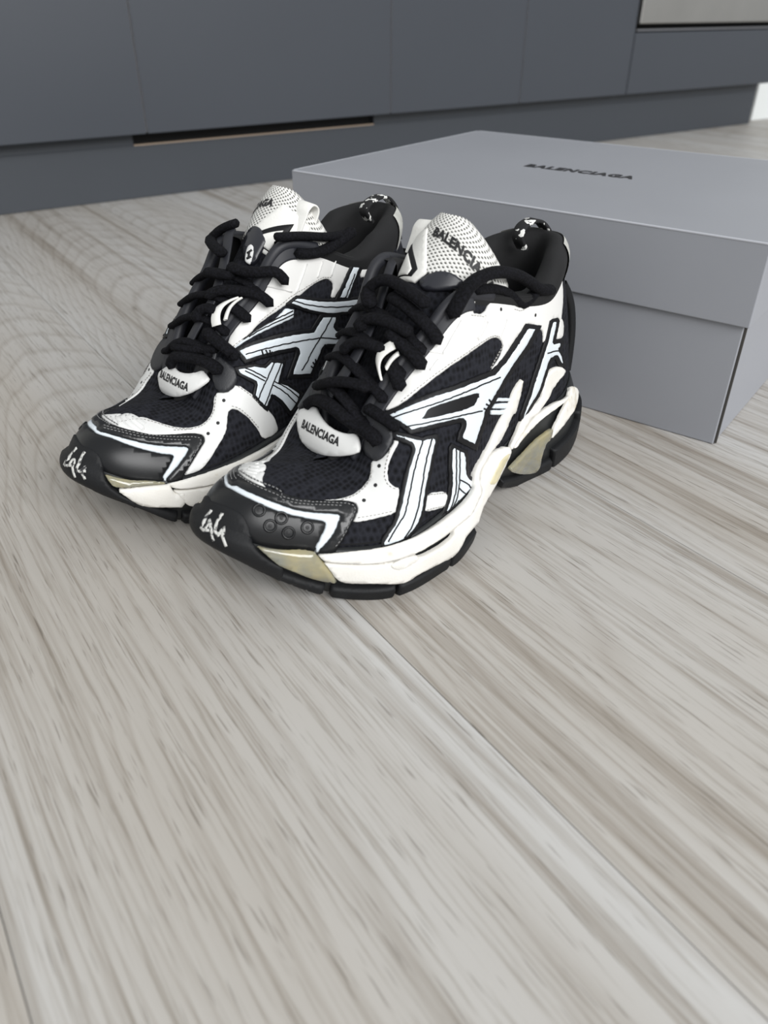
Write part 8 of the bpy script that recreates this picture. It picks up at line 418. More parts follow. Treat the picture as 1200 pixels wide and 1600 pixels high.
WEBB={"L":[[[0.1657,-0.0154,0.1572],[0.1675,-0.0142,0.1565],[0.1693,-0.0132,0.1558],[0.1708,-0.0124,0.1549],[0.1721,-0.0118,0.154],[0.1732,-0.0113,0.153],[0.1743,-0.0108,0.152],[0.1754,-0.0104,0.1509],[0.1763,-0.0099,0.1498],[0.1772,-0.0096,0.1487],[0.1781,-0.0092,0.1477],[0.1788,-0.009,0.1467],[0.1796,-0.0087,0.1457],[0.1803,-0.0084,0.1447],[0.1811,-0.0081,0.1437],[0.1819,-0.0078,0.1426],[0.1827,-0.0075,0.1416],[0.1835,-0.0072,0.1405],[0.1844,-0.0068,0.1394],[0.1853,-0.0065,0.1383],[0.1863,-0.0061,0.1373],[0.1872,-0.0057,0.1364],[0.1882,-0.0053,0.1355],[0.1891,-0.005,0.1346],[0.1901,-0.0046,0.1337],[0.1911,-0.0041,0.1329],[0.1921,-0.0037,0.1321],[0.1931,-0.0033,0.1313],[0.1941,-0.003,0.1304],[0.1952,-0.0026,0.1296],[0.1963,-0.0023,0.1287],[0.1973,-0.0019,0.1279],[0.1984,-0.0016,0.127],[0.1994,-0.0013,0.1261],[0.2005,-0.0011,0.1252],[0.2015,-0.0009,0.1243],[0.2025,-0.0007,0.1234],[0.2035,-0.0006,0.1225],[0.2044,-0.0005,0.1216],[0.2053,-0.0004,0.1207],[0.2062,-0.0004,0.1198],[0.207,-0.0003,0.1189],[0.2079,-0.0003,0.1179],[0.2088,-0.0003,0.117],[0.2097,-0.0003,0.116],[0.2106,-0.0003,0.1149],[0.2115,-0.0004,0.1139],[0.2123,-0.0005,0.1129],[0.2132,-0.0006,0.112],[0.214,-0.0008,0.111],[0.2149,-0.001,0.1099],[0.2157,-0.0013,0.1089],[0.2165,-0.0015,0.1079],[0.2172,-0.0018,0.1069],[0.218,-0.0021,0.1059],[0.2187,-0.0025,0.1049],[0.2194,-0.0029,0.1038],[0.2201,-0.0034,0.1028],[0.2208,-0.0039,0.1016],[0.2215,-0.0046,0.1004],[0.2221,-0.0052,0.0991],[0.2227,-0.0059,0.0978],[0.2232,-0.0067,0.0965],[0.2237,-0.0075,0.0951]]],"R":[[[0.1627,0.02,0.1533],[0.1633,0.0202,0.153],[0.1648,0.0191,0.1529],[0.1672,0.0165,0.1529],[0.1698,0.0134,0.1527],[0.172,0.0109,0.1522],[0.1738,0.009,0.1514],[0.1751,0.0075,0.1504],[0.1763,0.0064,0.1494],[0.1774,0.0055,0.1484],[0.1785,0.0046,0.1473],[0.1794,0.0039,0.1462],[0.1803,0.0033,0.1451],[0.1813,0.0027,0.1439],[0.1822,0.002,0.1428],[0.1831,0.0014,0.1416],[0.184,0.0008,0.1405],[0.1849,0.0003,0.1394],[0.1859,-0.0002,0.1383],[0.1869,-0.0008,0.1372],[0.1879,-0.0014,0.1361],[0.189,-0.0021,0.135],[0.1901,-0.0028,0.134],[0.1912,-0.0034,0.1329],[0.1924,-0.0041,0.1318],[0.1935,-0.0048,0.1307],[0.1947,-0.0055,0.1296],[0.1959,-0.0061,0.1285],[0.197,-0.0066,0.1275],[0.1981,-0.0071,0.1264],[0.1993,-0.0075,0.1253],[0.2003,-0.0079,0.1243],[0.2014,-0.0082,0.1232],[0.2024,-0.0085,0.1222],[0.2034,-0.0086,0.1211],[0.2045,-0.0086,0.12],[0.2055,-0.0086,0.1189],[0.2066,-0.0086,0.1178],[0.2076,-0.0085,0.1167],[0.2086,-0.0084,0.1155],[0.2096,-0.0083,0.1145],[0.2106,-0.0082,0.1134],[0.2115,-0.0081,0.1124],[0.2123,-0.008,0.1114],[0.2132,-0.0078,0.1104],[0.214,-0.0077,0.1094],[0.2149,-0.0075,0.1084],[0.2158,-0.0073,0.1074],[0.2166,-0.0072,0.1063],[0.2175,-0.007,0.1051],[0.2184,-0.0068,0.104],[0.2193,-0.0067,0.1028],[0.2202,-0.0065,0.1015],[0.2211,-0.0063,0.1002],[0.222,-0.0062,0.099],[0.2228,-0.0059,0.0977],[0.2236,-0.0056,0.0964],[0.2244,-0.0052,0.095],[0.2251,-0.0048,0.0936],[0.2259,-0.0044,0.0922]]]}
KEEP={"L":[[[0.2014,0.0211,0.1266],[0.2024,0.0205,0.126],[0.2033,0.0199,0.1255],[0.2043,0.0193,0.1249],[0.2053,0.0187,0.1242],[0.2063,0.0182,0.1234],[0.2071,0.0179,0.1227],[0.2079,0.0177,0.1219],[0.2086,0.0177,0.1212],[0.2093,0.0177,0.1204],[0.2099,0.0178,0.1195],[0.2105,0.0181,0.1186],[0.211,0.0186,0.1176],[0.2115,0.0191,0.1167],[0.2118,0.0197,0.1158],[0.2121,0.0203,0.115],[0.2124,0.0209,0.1141],[0.2126,0.0215,0.1132],[0.2129,0.0222,0.1123]],[[0.202,0.0253,0.1229],[0.2027,0.0249,0.1224],[0.2035,0.0245,0.1218],[0.2043,0.0241,0.1212],[0.2051,0.0238,0.1206],[0.2059,0.0235,0.1199],[0.2067,0.0234,0.119],[0.2075,0.0233,0.1181],[0.2084,0.0233,0.1171],[0.2093,0.0232,0.116]]],"R":[[[0.1978,-0.026,0.1264],[0.1989,-0.0252,0.1259],[0.2001,-0.0244,0.1254],[0.2012,-0.0237,0.1249],[0.2023,-0.023,0.1243],[0.2033,-0.0224,0.1236],[0.2043,-0.0219,0.123],[0.2052,-0.0215,0.1223],[0.206,-0.0212,0.1217],[0.2068,-0.021,0.1209],[0.2076,-0.0209,0.1201],[0.2083,-0.0209,0.1192],[0.209,-0.0211,0.1182],[0.2097,-0.0214,0.1171],[0.2102,-0.0217,0.1162],[0.2106,-0.0222,0.1153],[0.2109,-0.0227,0.1143],[0.2112,-0.0233,0.1133],[0.2115,-0.0239,0.1123]],[[0.195,-0.0288,0.1267],[0.1963,-0.0283,0.126],[0.1974,-0.0277,0.1253],[0.1985,-0.0272,0.1246],[0.1996,-0.0268,0.1239],[0.2007,-0.0265,0.1231],[0.2016,-0.0264,0.1222],[0.2024,-0.0263,0.1214],[0.2032,-0.0263,0.1206],[0.2039,-0.0264,0.1197],[0.2046,-0.0266,0.1188],[0.2052,-0.0267,0.118],[0.2059,-0.027,0.1172],[0.2065,-0.0272,0.1163],[0.2071,-0.0275,0.1155]]]}
# ---------------------------------------------------------------- sneaker materials
def mesh_fabric(name,base,thread,scale,strength):
    t=NT(name); v=t.coords((1,1,.72))
    a=t.n('TexVoronoi',Scale=scale); a.inputs['Randomness'].default_value=.35; t.l(v,a.inputs['Vector'])
    n=t.n('TexNoise',Scale=scale*.12,Detail=3.0); t.l(v,n.inputs['Vector'])
    f=t.math('ADD',a.outputs['Distance'],t.math('MULTIPLY',n.outputs[0],.25))
    t.l(t.ramp(f,[(.25,base),(.75,thread)]),t.p.inputs['Base Color']); t.p.inputs['Roughness'].default_value=.88; t.p.inputs['Specular IOR Level'].default_value=.2
    t.bump(a.outputs['Distance'],strength,.0012); return t.m
def stipple_foam():
    t=NT('white_foam'); v=t.coords()
    d=t.n('TexNoise',Scale=38.0,Detail=5.0,Roughness=.6); t.l(v,d.inputs['Vector'])
    g=t.n('TexNoise',Scale=900.0,Detail=2.0); t.l(v,g.inputs['Vector'])
    t.l(t.ramp(d.outputs[0],[(.28,srgb(200,192,176)),(.36,srgb(221,218,211)),(.7,srgb(228,226,221))]),t.p.inputs['Base Color'])
    t.p.inputs['Roughness'].default_value=.62; t.bump(t.math('ADD',g.outputs[0],d.outputs[0]),.25,.0006); return t.m
def gel(name,c1,c2):
    t=NT(name); v=t.coords(); n=t.n('TexNoise',Scale=60.0,Detail=3.0); t.l(v,n.inputs['Vector'])
    t.l(t.ramp(n.outputs[0],[(.35,c1),(.65,c2)]),t.p.inputs['Base Color']); t.p.inputs['Roughness'].default_value=.06
    t.p.inputs['Coat Weight'].default_value=.6; t.p.inputs['Transmission Weight'].default_value=.55; t.p.inputs['Subsurface Weight'].default_value=.3; t.p.inputs['Subsurface Radius'].default_value=(.006,.005,.003)
    t.bump(n.outputs[0],.5,.002); return t.m
def ribbed(name,col,rough,scale):
    t=NT(name); v=t.coords(); w=t.n('TexWave',Scale=scale,Distortion=.3); w.bands_direction='DIAGONAL'; t.l(v,w.inputs['Vector'])
    t.p.inputs['Base Color'].default_value=col; t.p.inputs['Roughness'].default_value=rough; t.bump(w.outputs[1],.12,.0003); return t.m
def worn_logo():
    t=NT('worn_white_print'); v=t.coords(); n=t.n('TexNoise',Scale=420.0,Detail=3.0); t.l(v,n.inputs['Vector'])
    t.l(t.ramp(n.outputs[0],[(.40,srgb(52,52,54)),(.50,srgb(196,196,192))]),t.p.inputs['Base Color']); t.p.inputs['Roughness'].default_value=.8; return t.m
def knit_holes():
    t=NT('white_knit_mesh'); v=t.coords((1,1,1),'UV'); a=t.n('TexVoronoi',Scale=1.0); a.voronoi_dimensions='2D'; a.inputs['Randomness'].default_value=.05; t.l(v,a.inputs['Vector'])
    t.l(t.ramp(a.outputs['Distance'],[(.16,srgb(70,70,68)),(.30,srgb(190,189,184)),(.42,srgb(222,221,217))]),t.p.inputs['Base Color']); t.p.inputs['Roughness'].default_value=.8
    t.bump(a.outputs['Distance'],.6,.001); return t.m
def lace_mat():
    t=NT('black_lace'); v=t.coords(); w=t.n('TexNoise',Scale=700.0,Detail=2.0); t.l(v,w.inputs['Vector'])
    t.l(t.ramp(w.outputs[0],[(.35,srgb(8,8,10)),(.7,srgb(21,21,26))]),t.p.inputs['Base Color']); t.p.inputs['Roughness'].default_value=.9; t.p.inputs['Specular IOR Level'].default_value=.15
    t.bump(w.outputs[0],.6,.0012); return t.m
def checker_rope():
    t=NT('black_white_webbing'); v=t.coords(); c=t.n('TexChecker',Scale=190.0); t.l(v,c.inputs['Vector'])
    n=t.n('TexNoise',Scale=160.0); t.l(v,n.inputs['Vector'])
    f=t.math('GREATER_THAN',n.outputs[0],.56); t.l(t.ramp(f,[(0,srgb(18,18,20)),(1,srgb(220,220,216))]),t.p.inputs['Base Color']); t.p.inputs['Roughness'].default_value=.8; return t.m
SM=dict(MESH=mesh_fabric('black_mesh_fabric',srgb(7,7,10),srgb(33,34,40),330.0,.9),
 WL=plain('white_leather',srgb(220,220,218),.48,noise=(30,.03),bump=(260,.10,.0006)),
 WG=plain('white_coated_leather',srgb(222,221,218),.34,noise=(25,.025),bump=(120,.12,.0006)),
 WT=plain('cool_white_print',srgb(214,221,226),.45,bump=(900,.05,.0003)),
 BT=plain('black_print',srgb(13,13,16),.55,spec=.3),
 BL=plain('black_smooth_leather',srgb(16,17,19),.34,bump=(700,.05,.0003),spec=.4),
 BG=plain('black_creased_leather',srgb(17,18,20),.28,bump=(150,.35,.0010)),
 RB=plain('matt_black_rubber',srgb(20,21,23),.62,bump=(700,.3,.0006),spec=.3),
 RS=plain('grained_black_rubber',srgb(33,34,38),.50,bump=(900,.2,.0005)),
 SD=plain('dark_satin',srgb(36,37,43),.32),
 EY=plain('charcoal_trim',srgb(31,32,38),.55,bump=(800,.1,.0004)),
 WF=stipple_foam(),GEL=gel('yellowed_gel',srgb(176,177,164),srgb(214,203,158)),YF=plain('yellowed_foam',srgb(208,199,166),.5,noise=(60,.15)),
 HC=plain('charcoal_foam',srgb(28,30,31),.46,bump=(400,.1,.0004)),
 LACE=lace_mat(),LIN=plain('black_lining',srgb(12,12,14),.85,bump=(500,.2,.0005)),KNIT=knit_holes(),WEB=plain('white_webbing',srgb(226,225,220),.7,bump=(700,.3,.0005)),
 THREAD=plain('grey_thread',srgb(150,148,144),.8),THREADB=plain('pale_thread_on_black',srgb(120,120,120),.7),LOGO=worn_logo(),ROPE=checker_rope(),PALE=plain('pale_heel_lining',srgb(176,176,170),.8,noise=(120,.15)),INK=plain('black_ink',srgb(22,22,24),.6))
# ---------------------------------------------------------------- sneaker builder
def in_poly(px,py,poly):
    x=poly[:,0];y=poly[:,1];x2=np.roll(x,-1);y2=np.roll(y,-1)
    c=((y[None]>py[:,None])!=(y2[None]>py[:,None]))&(px[:,None]<(x2-x)[None]*(py[:,None]-y[None])/np.where(y2==y,1e-12,y2-y)[None]+x[None])
    return c.sum(1)%2==1
def seg_dist(q,poly):
    a=poly;b=np.roll(poly,-1,0);d=b-a;L=np.maximum((d**2).sum(1),1e-14)
    t=np.clip(((q[:,None]-a[None])*d[None]).sum(2)/L,0,1); return np.sqrt((((a[None]+t[...,None]*d[None])-q[:,None])**2).sum(2)).min(1)
def patch_mesh(name,surf,h0,h,outline,holes=(),grid=.0026,e=.0006):
    S=SURF(surf); loops=[np.array(outline,float)]+[np.array(x,float) for x in holes]
    allp=np.vstack(loops); um,km=allp[:,0],allp[:,1]
    eu,ek=(.05,.01) if surf in('U','W','BP') else (.01,.02 if surf=='TG' else .001)
    cl=lambda k: np.clip(k,0,{'U':1,'W':1,'BP':2}[surf]) if surf in ('U','W','BP') else k
    mu=np.linalg.norm(S(um+eu,km)-S(um-eu,km),axis=-1).mean()/(2*eu); k1,k2=cl(km+ek),cl(km-ek)
    mk=(np.linalg.norm(S(um,k1)-S(um,k2),axis=-1)/np.maximum(k1-k2,1e-6)).mean()
    sc_=np.array([mu,mk]); L2=[]
    for p in loops:
        q=p*sc_; keep=[0]
        for i in range(1,len(q)):
            if np.linalg.norm(q[i]-q[keep[-1]])>.00035: keep.append(i)
        if np.linalg.norm(q[keep[0]]-q[keep[-1]])<.00035: keep.pop()
        q=q[keep]; out=[]
        for i in range(len(q)):
            a,b=q[i],q[(i+1)%len(q)]; n=max(1,int(np.ceil(np.linalg.norm(b-a)/.0022)))
            out+=[a+(b-a)*j/n for j in range(n)]
        L2.append(np.array(out))
    inside=lambda P: np.logical_xor.reduce([in_poly(P[:,0],P[:,1],l) for l in L2])
    lo,hi=L2[0].min(0),L2[0].max(0)
    gx,gy=np.meshgrid(np.arange(lo[0]+grid/2,hi[0],grid),np.arange(lo[1]+grid/2,hi[1],grid),indexing='ij'); g=np.stack([gx.ravel(),gy.ravel()],1)
    dist=lambda P: np.min([seg_dist(P,l) for l in L2],axis=0)
    if len(g): g=g[inside(g)]
    if len(g): g=g[dist(g)>e*1.9]
    rings=[]
    for l in L2:
        t=np.roll(l,-1,0)-np.roll(l,1,0); nn=np.stack([-t[:,1],t[:,0]],1); nn/=np.maximum(np.linalg.norm(nn,axis=1,keepdims=True),1e-12)
        for s in (e,-e):
            r=l+nn*s; r=r[inside(r)]
            if len(r): r=r[dist(r)>e*.8]; rings.append(r)
    pts=np.vstack(L2+rings+([g] if len(g) else [])); nb=sum(map(len,L2)); edges=[];k=0
    for l in L2: edges+=[(k+i,k+(i+1)%len(l)) for i in range(len(l))]; k+=len(l)
    org=pts.mean(0); vs,es,fs,ov,_,_=delaunay_2d_cdt([Vector((p-org)*100) for p in pts],edges,[],0,1e-5)
    vs=np.array([(v.x,v.y) for v in vs])/100+org; fs=np.array([f for f in fs if len(f)==3])
    if len(fs)==0: print('EMPTY',name,surf,outline[:4],sc_,len(vs)); raise ValueError(str((name,surf,outline[:3],sc_.tolist(),len(vs),np.isnan(pts).any(),[len(l) for l in L2],len(edges))))
    cen=vs[fs].mean(1); fs=fs[inside(cen)]
    used=np.unique(fs); mp=-np.ones(len(vs),int); mp[used]=np.arange(len(used)); vs=vs[used]; fs=mp[fs]
    onb=dist(vs)<5e-6
    uv=vs/sc_; uv[:,1]=cl(uv[:,1]); N=nrm(surf,uv[:,0],uv[:,1]); Pn=S(uv[:,0],uv[:,1])
    top=Pn+N*(h0+np.where(onb,h*.45,h))[:,None]
    # wall below the outline
    ed={}
    for f in fs:
        for i in range(3):
            a,b=f[i],f[(i+1)%3]; ed[(a,b)]=ed.get((a,b),0)+1
    bd=[(a,b) for (a,b) in ed if (b,a) not in ed]
    bv=sorted({v for q in bd for v in q}); low={v:len(top)+i for i,v in enumerate(bv)}
    V_=np.vstack([top,Pn[bv]+N[bv]*(h0-.0006)]) if bv else top
    F_=[tuple(f) for f in fs]+[(b,a,low[a],low[b]) for a,b in bd]
    # orientation: outward
    f0=fs[len(fs)//2]; nn=np.cross(top[f0[1]]-top[f0[0]],top[f0[2]]-top[f0[0]])
    if nn@N[f0[0]]<0: F_=[f[::-1] for f in F_]
    return V_,F_
def strip_mesh(surf,h0,w,line,h=.0004):
    S=SURF(surf); l=np.array(line,float); P=S(l[:,0],l[:,1]); N=nrm(surf,l[:,0],l[:,1]); T=np.gradient(P,axis=0); T/=np.maximum(np.linalg.norm(T,axis=1,keepdims=True),1e-9)
    B=np.cross(N,T); B/=np.maximum(np.linalg.norm(B,axis=1,keepdims=True),1e-9); V_=[];F_=[]; n=len(l)
    for i in range(n):
        for s,z in ((-.5,-.0006),(-.42,h),(.42,h),(.5,-.0006)): V_.append(P[i]+B[i]*s*w+N[i]*(h0+z))
    for i in range(n-1):
        for j in range(3): a=4*i+j; F_.append((a,a+1,a+5,a+4))
    F_+=[(0,3,2,1),(4*n-4,4*n-3,4*n-2,4*n-1)]
    return np.array(V_),F_
def tube(path,r,seg=10,flat=1.0,up=None,cap=True,taper=0):
    P=np.array(path,float); n=len(P); T=np.gradient(P,axis=0); T/=np.maximum(np.linalg.norm(T,axis=1,keepdims=True),1e-9)
    ref=np.array([0,0,1.]) if up is None else np.array(up,float); V_=[];F_=[]; A=np.zeros(3)
    for i in range(n):
        a=np.cross(T[i],ref); l=np.linalg.norm(a); a=a/l if l>.15 else (A if A.any() else np.array([0,1.,0])); A=a; b=np.cross(a,T[i])
        rr=r*(1-taper*i/(n-1))
        for k in range(seg):
            c,s=math.cos(2*math.pi*k/seg),math.sin(2*math.pi*k/seg); V_.append(P[i]+a*c*rr+b*s*rr*flat)
    for i in range(n-1):
        for k in range(seg): a_=i*seg+k;b_=i*seg+(k+1)%seg; F_.append((a_,b_,b_+seg,a_+seg))
    if cap:
        for e,sgn in ((0,-1),(n-1,1)):
            V_.append(P[e]+T[e]*sgn*r*.7); c=len(V_)-1; off=0 if e==0 else (n-1)*seg
            # rounded end ring
            for k in range(seg): F_.append((off+k,off+(k+1)%seg,c) if sgn>0 else (off+(k+1)%seg,off+k,c))
    return np.array(V_),F_
def band(path,width_dir,w,th):
    """flat ribbon along a path; width_dir: array of unit vectors"""
    P=np.array(path,float);n=len(P);Wd=np.array(width_dir,float);T=np.gradient(P,axis=0);T/=np.linalg.norm(T,axis=1,keepdims=True);N=np.cross(T,Wd);N/=np.linalg.norm(N,axis=1,keepdims=True)
    V_=[];F_=[]
    ring=[(-.5,-.3),(-.46,-.5),(.46,-.5),(.5,-.3),(.5,.3),(.46,.5),(-.46,.5),(-.5,.3)]
    for i in range(n):
        for a,b in ring: V_.append(P[i]+Wd[i]*a*w+N[i]*b*th)
    m=len(ring)
    for i in range(n-1):
        for k in range(m): a=i*m+k;b=i*m+(k+1)%m; F_.append((a,b,b+m,a+m))
    F_+=[tuple(range(m)),tuple(range((n-1)*m,n*m))[::-1]]
    return np.array(V_),F_
def grid_vf(P,closed=False):
    nu,nk=P.shape[:2]; f=[]
    for i in range(nu if closed else nu-1):
        for j in range(nk-1):
            a=i*nk+j;b=((i+1)%nu)*nk+j; f.append((a,a+1,b+1,b))
    return P.reshape(-1,3),f
def lerp_path(pts,n): return co(np.array(pts,float),np.linspace(0,1,n))
def solid_sheet(S,name,us,ks,th):
    """closed slab between two offsets of a sheet"""
    uu,kk=np.meshgrid(us,ks,indexing='ij'); P=S(uu,kk); N=nrm(name,uu,kk); nu,nk=uu.shape; A=P+N*th/2; B=P-N*th/2
    V_=np.vstack([A.reshape(-1,3),B.reshape(-1,3)]); o=nu*nk; F_=[]
    for i in range(nu-1):
        for j in range(nk-1):
            a=i*nk+j;b=a+nk; F_+=[(a,a+1,b+1,b),(o+a,o+b,o+b+1,o+a+1)]
    for i in range(nu-1):
        a=i*nk;b=a+nk; F_.append((a,b,o+b,o+a)); a+=nk-1;b+=nk-1; F_.append((b,a,o+a,o+b))
    for j in range(nk-1):
        F_.append((j+1,j,o+j,o+j+1)); a=(nu-1)*nk+j; F_.append((a,a+1,o+a+1,o+a))
    return V_,F_
_cache={}
def build_sneaker(key,ox,oy,ang,label):
    mir=key=='R'
    root=empty('sneaker',(ox,oy,0),R(ang+180)); tag(root,label,'sneaker','pair of black and white sneakers')
    def mk(name,vf,mat,parent=root,smooth=True,lab=None):
        V_,F_=vf; V_=np.array(V_,float)
        if mir: V_=V_*[1,-1,1]; F_=[tuple(f)[::-1] for f in F_]
        o=link(name,mesh(name,V_,F_,smooth),SM[mat] if isinstance(mat,str) else mat,parent)
        if lab: o['label']=lab
        return o
    us=np.arange(0,28,.125)
    # upper: outer skin, rim and lining
    uu,kk=np.meshgrid(us,np.linspace(0,1,30),indexing='ij'); upper=mk('upper',grid_vf(U(uu,kk),True),'MESH')
    un=np.arange(-10.6,10.61,.2); u2,k2=np.meshgrid(un,np.linspace(.15,1,12),indexing='ij'); mk('lining',grid_vf(U(u2,k2)-nrm('U',u2,k2)*.003),'LIN',upper)
    rim=cr(TC,np.arange(-10.4,10.41,.1)); mk('rim_piping',tube(rim,.0026,8),'LIN',upper)
    a,b=np.meshgrid(us[::2],np.linspace(0,1,6),indexing='ij'); Fb=cr(FC,a); cen=np.stack([np.clip(Fb[...,0],.03,.28),0*a,0*a+.052],-1); ins=Fb*(1-b[...,None])+cen*b[...,None]; ins[...,2]=Fb[...,2]+.004+.006*b
    mk('insole',grid_vf(ins,True),'LIN')
    # collar pad around the opening
    prof=[(-.0010,-.010),(-.0030,.0),(-.0025,.008),(.0015,.0145),(.0065,.0150),(.0110,.0100),(.0125,-.002),(.0110,-.022),(.0100,-.05)]
    uc=np.arange(-5.9,5.91,.15); rows=[]
    for u in uc:
        t=cr(TC,np.array(u)); o_=outward(TC,np.array(u)); lim=2.4 if u>0 else 3.0; f=.12+.88*(1-float(np.clip((abs(u)-lim)/1.1,0,1)))
        pr=co(np.array(prof),np.linspace(0,1,22)); rows.append([t-o_*p[0]+np.array([0,0,p[1]*(f if p[1]>0 else 1)]) for p in pr])
    mk('collar',grid_vf(np.array(rows)),'LIN')
    hp=np.array(rows)
    iu=[i for i,u in enumerate(uc) if abs(u)<1.75]; q=hp[iu][:,0:9]; oo=np.array([outward(TC,np.array(uc[i])) for i in iu])
    mk('heel_lining',grid_vf(q+oo[:,None]*.0011+np.array([0,0,.0004])),'PALE')
    # sole core, ground face
    m_,w_=np.meshgrid(us,np.linspace(0,1,10),indexing='ij'); core=W(m_,w_)-outward(BC,m_)*.0030
    lipt=U(us,0*us+.02); core=np.concatenate([core,lipt[:,None]],1)
    bot=cr(BC,us)-outward(BC,us)*.003; cb=np.stack([np.clip(bot[:,0],.02,.29),0*us,bot[:,2]],-1); core=np.concatenate([(bot*.45+cb*.55)[:,None],core],1)
    sole=mk('midsole',grid_vf(core,True),'HC')
    # outsole blocks along the ground edge
    def block(u0,u1,m1,h=.0016):
        lo=[(u,0.0) for u in np.linspace(u0,u1,max(3,int(abs(u1-u0)*5)))]; hi=[(u,m1(u) if callable(m1) else m1) for u in np.linspace(u1,u0,max(3,int(abs(u1-u0)*5)))]
        mk('outsole_block',patch_mesh('b','W',-.003,.003+h,lo+hi),'RB',sole)
    for u0,u1,m1 in ((13.3,11.06,.22),(10.94,9.56,.235),(9.46,7.74,.235),(7.64,6.40,.25),(4.75,3.0,.20),(2.94,1.6,.34),(1.54,.0,.42)):
        block(u0,u1,m1); block(28-u1,28-u0,m1)
    treads=0
    for (x0,x1,wf) in ((.010,.038,.9),(.041,.066,.92),(.069,.094,.9),(.162,.184,.92),(.187,.208,.92),(.211,.232,.92),(.235,.252,.9),(.255,.272,.85)):
        xs=np.linspace(x0,x1,6); tt=np.linspace(.5,13.5,400); o1=cr(BC,tt); i1=cr(BC,28-tt); so=np.argsort(o1[:,0]); si=np.argsort(i1[:,0])
        yo=np.interp(xs,o1[so,0],o1[so,1])*wf; yi=np.interp(xs,i1[si,0],i1[si,1])*wf; zb=np.interp(xs,o1[so,0],o1[so,2])
        V_=[];F_=[]
        for z in (.0004,.006):
            for x,y0,y1,zz in zip(xs,yo,yi,zb): V_+= [(x,y0,zz+z),(x,y1,zz+z)]
        n=len(xs)
        for k in range(n-1):
            a=2*k; F_+=[(a,a+2,a+3,a+1),(2*n+a,2*n+a+1,2*n+a+3,2*n+a+2),(a,2*n+a,2*n+a+2,a+2),(a+1,a+3,2*n+a+3,2*n+a+1)]
        F_+=[(0,1,2*n+1,2*n),(2*n-2,4*n-2,4*n-1,2*n-1)]
        mk('outsole_tread',(V_,F_),'RB',sole,False)
    # overlays
    subs={'outline_backing':upper}
    for i,(nm,mt,sf,h0,h,outl,hl) in enumerate(PANELS):
        if i not in _cache: _cache[i]=patch_mesh(nm,sf,h0,h,outl,hl)
        par=sole if nm in('midsole_lip','midsole_foam','arch_insert','foam_inlay','toe_gel','toe_foam','heel_gel','heel_swoop') else (upper if nm!='tongue_pad' else root)
        mk(nm,_cache[i],mt,par)
    for nm,mt,sf,h0,w,ln in LINES: mk(nm,strip_mesh(sf,h0,w,ln),mt,upper)
    bump=[c for c in root.children_recursive if c.name.startswith('toe_bumper')][-1]
    for ln in LOGO[key]: mk('toe_logo_stroke',strip_mesh('BP',.0024,.0017,ln,.0004),'LOGO',upper)
    for nm,sf,h0,ln in STITCH:
        l=np.array(ln,float); P_=SURF(sf)(l[:,0],l[:,1]); L_=np.concatenate([[0],np.cumsum(np.linalg.norm(np.diff(P_,axis=0),axis=1))]); VV=[];FF=[]
        for s0 in np.arange(.0004,L_[-1]-.0013,.0022):
            tt=np.linspace(s0,s0+.0013,3); seg=np.stack([np.interp(tt,L_,l[:,0]),np.interp(tt,L_,l[:,1])],1); v_,f_=strip_mesh(sf,h0,.00042,seg,.0002)
            FF+=[tuple(x+sum(map(len,VV)) for x in q) for q in f_]; VV.append(v_)
        mk(nm,(np.vstack(VV),FF),'THREAD' if nm=='stitching' else 'THREADB',upper)['kind']='stuff'
    # perforations: rings on the outer side of the toe cap, pin holes on the white overlays
    for u,k in EYELETS:
        p=U(np.array(u),np.array(k)); n=nrm('U',np.array(u),np.array(k)); p=p+n*.0017; ax=np.cross(n,[0,0,1.]); ax/=np.linalg.norm(ax); ay=np.cross(n,ax)
        ring=[p+(ax*math.cos(t)+ay*math.sin(t))*.0030 for t in np.linspace(0,2*math.pi,19)[:-1]]; V_=[];F_=[]
        for i,c in enumerate(ring):
            d=(c-p)/.0030
            for kx in range(6): aa=2*math.pi*kx/6; V_.append(c+d*math.cos(aa)*.0007+n*math.sin(aa)*.0007)
        for i in range(18):
            for kx in range(6): a=i*6+kx;b=i*6+(kx+1)%6;i2=(i+1)%18; F_.append((a,b,i2*6+(kx+1)%6,i2*6+kx))
        rg=mk('toe_eyelet',(V_,F_),'BL',upper)
        mk('toe_eyelet_core',([p+n*.0004]+[p+(ax*math.cos(t)+ay*math.sin(t))*.0016-n*.0004 for t in np.linspace(0,2*math.pi,13)[:-1]],[(0,i+1,(i+1)%12+1) for i in range(12)]),'INK',upper)
    for u,k in DOTS:
        p=U(np.array(u),np.array(k)); n=nrm('U',np.array(u),np.array(k)); p=p+n*.00135; ax=np.cross(n,[0,0,1.]); ax/=np.linalg.norm(ax); ay=np.cross(n,ax)
        r=.0011; mk('pin_hole',([p]+[p+(ax*math.cos(t)+ay*math.sin(t))*r-n*.0002 for t in np.linspace(0,2*math.pi,11)[:-1]],[(0,i+1,(i+1)%10+1) for i in range(10)]),'INK',upper)
    # eyestay trim along both throat edges
    for sgn in (1,-1):
        pts=[(u,.87) for u in np.linspace(5.6,9.9,22)]+[(u,1.0) for u in np.linspace(9.9,5.6,22)]
        if sgn<0: pts=[(28-u,k) for u,k in pts]
        mk('eyestay_trim',patch_mesh('t','U',0,.0024,pts),'EY',upper)
    # tongue
    tongue=mk('tongue',solid_sheet(TG,'TG',np.linspace(.02,.70,26),np.linspace(-1,1,22),.006),'MESH')
    ttop=mk('tongue_top',solid_sheet(TG,'TG',np.linspace(.66,1.0,22),np.linspace(-1,1,26),.0075),'KNIT',tongue)
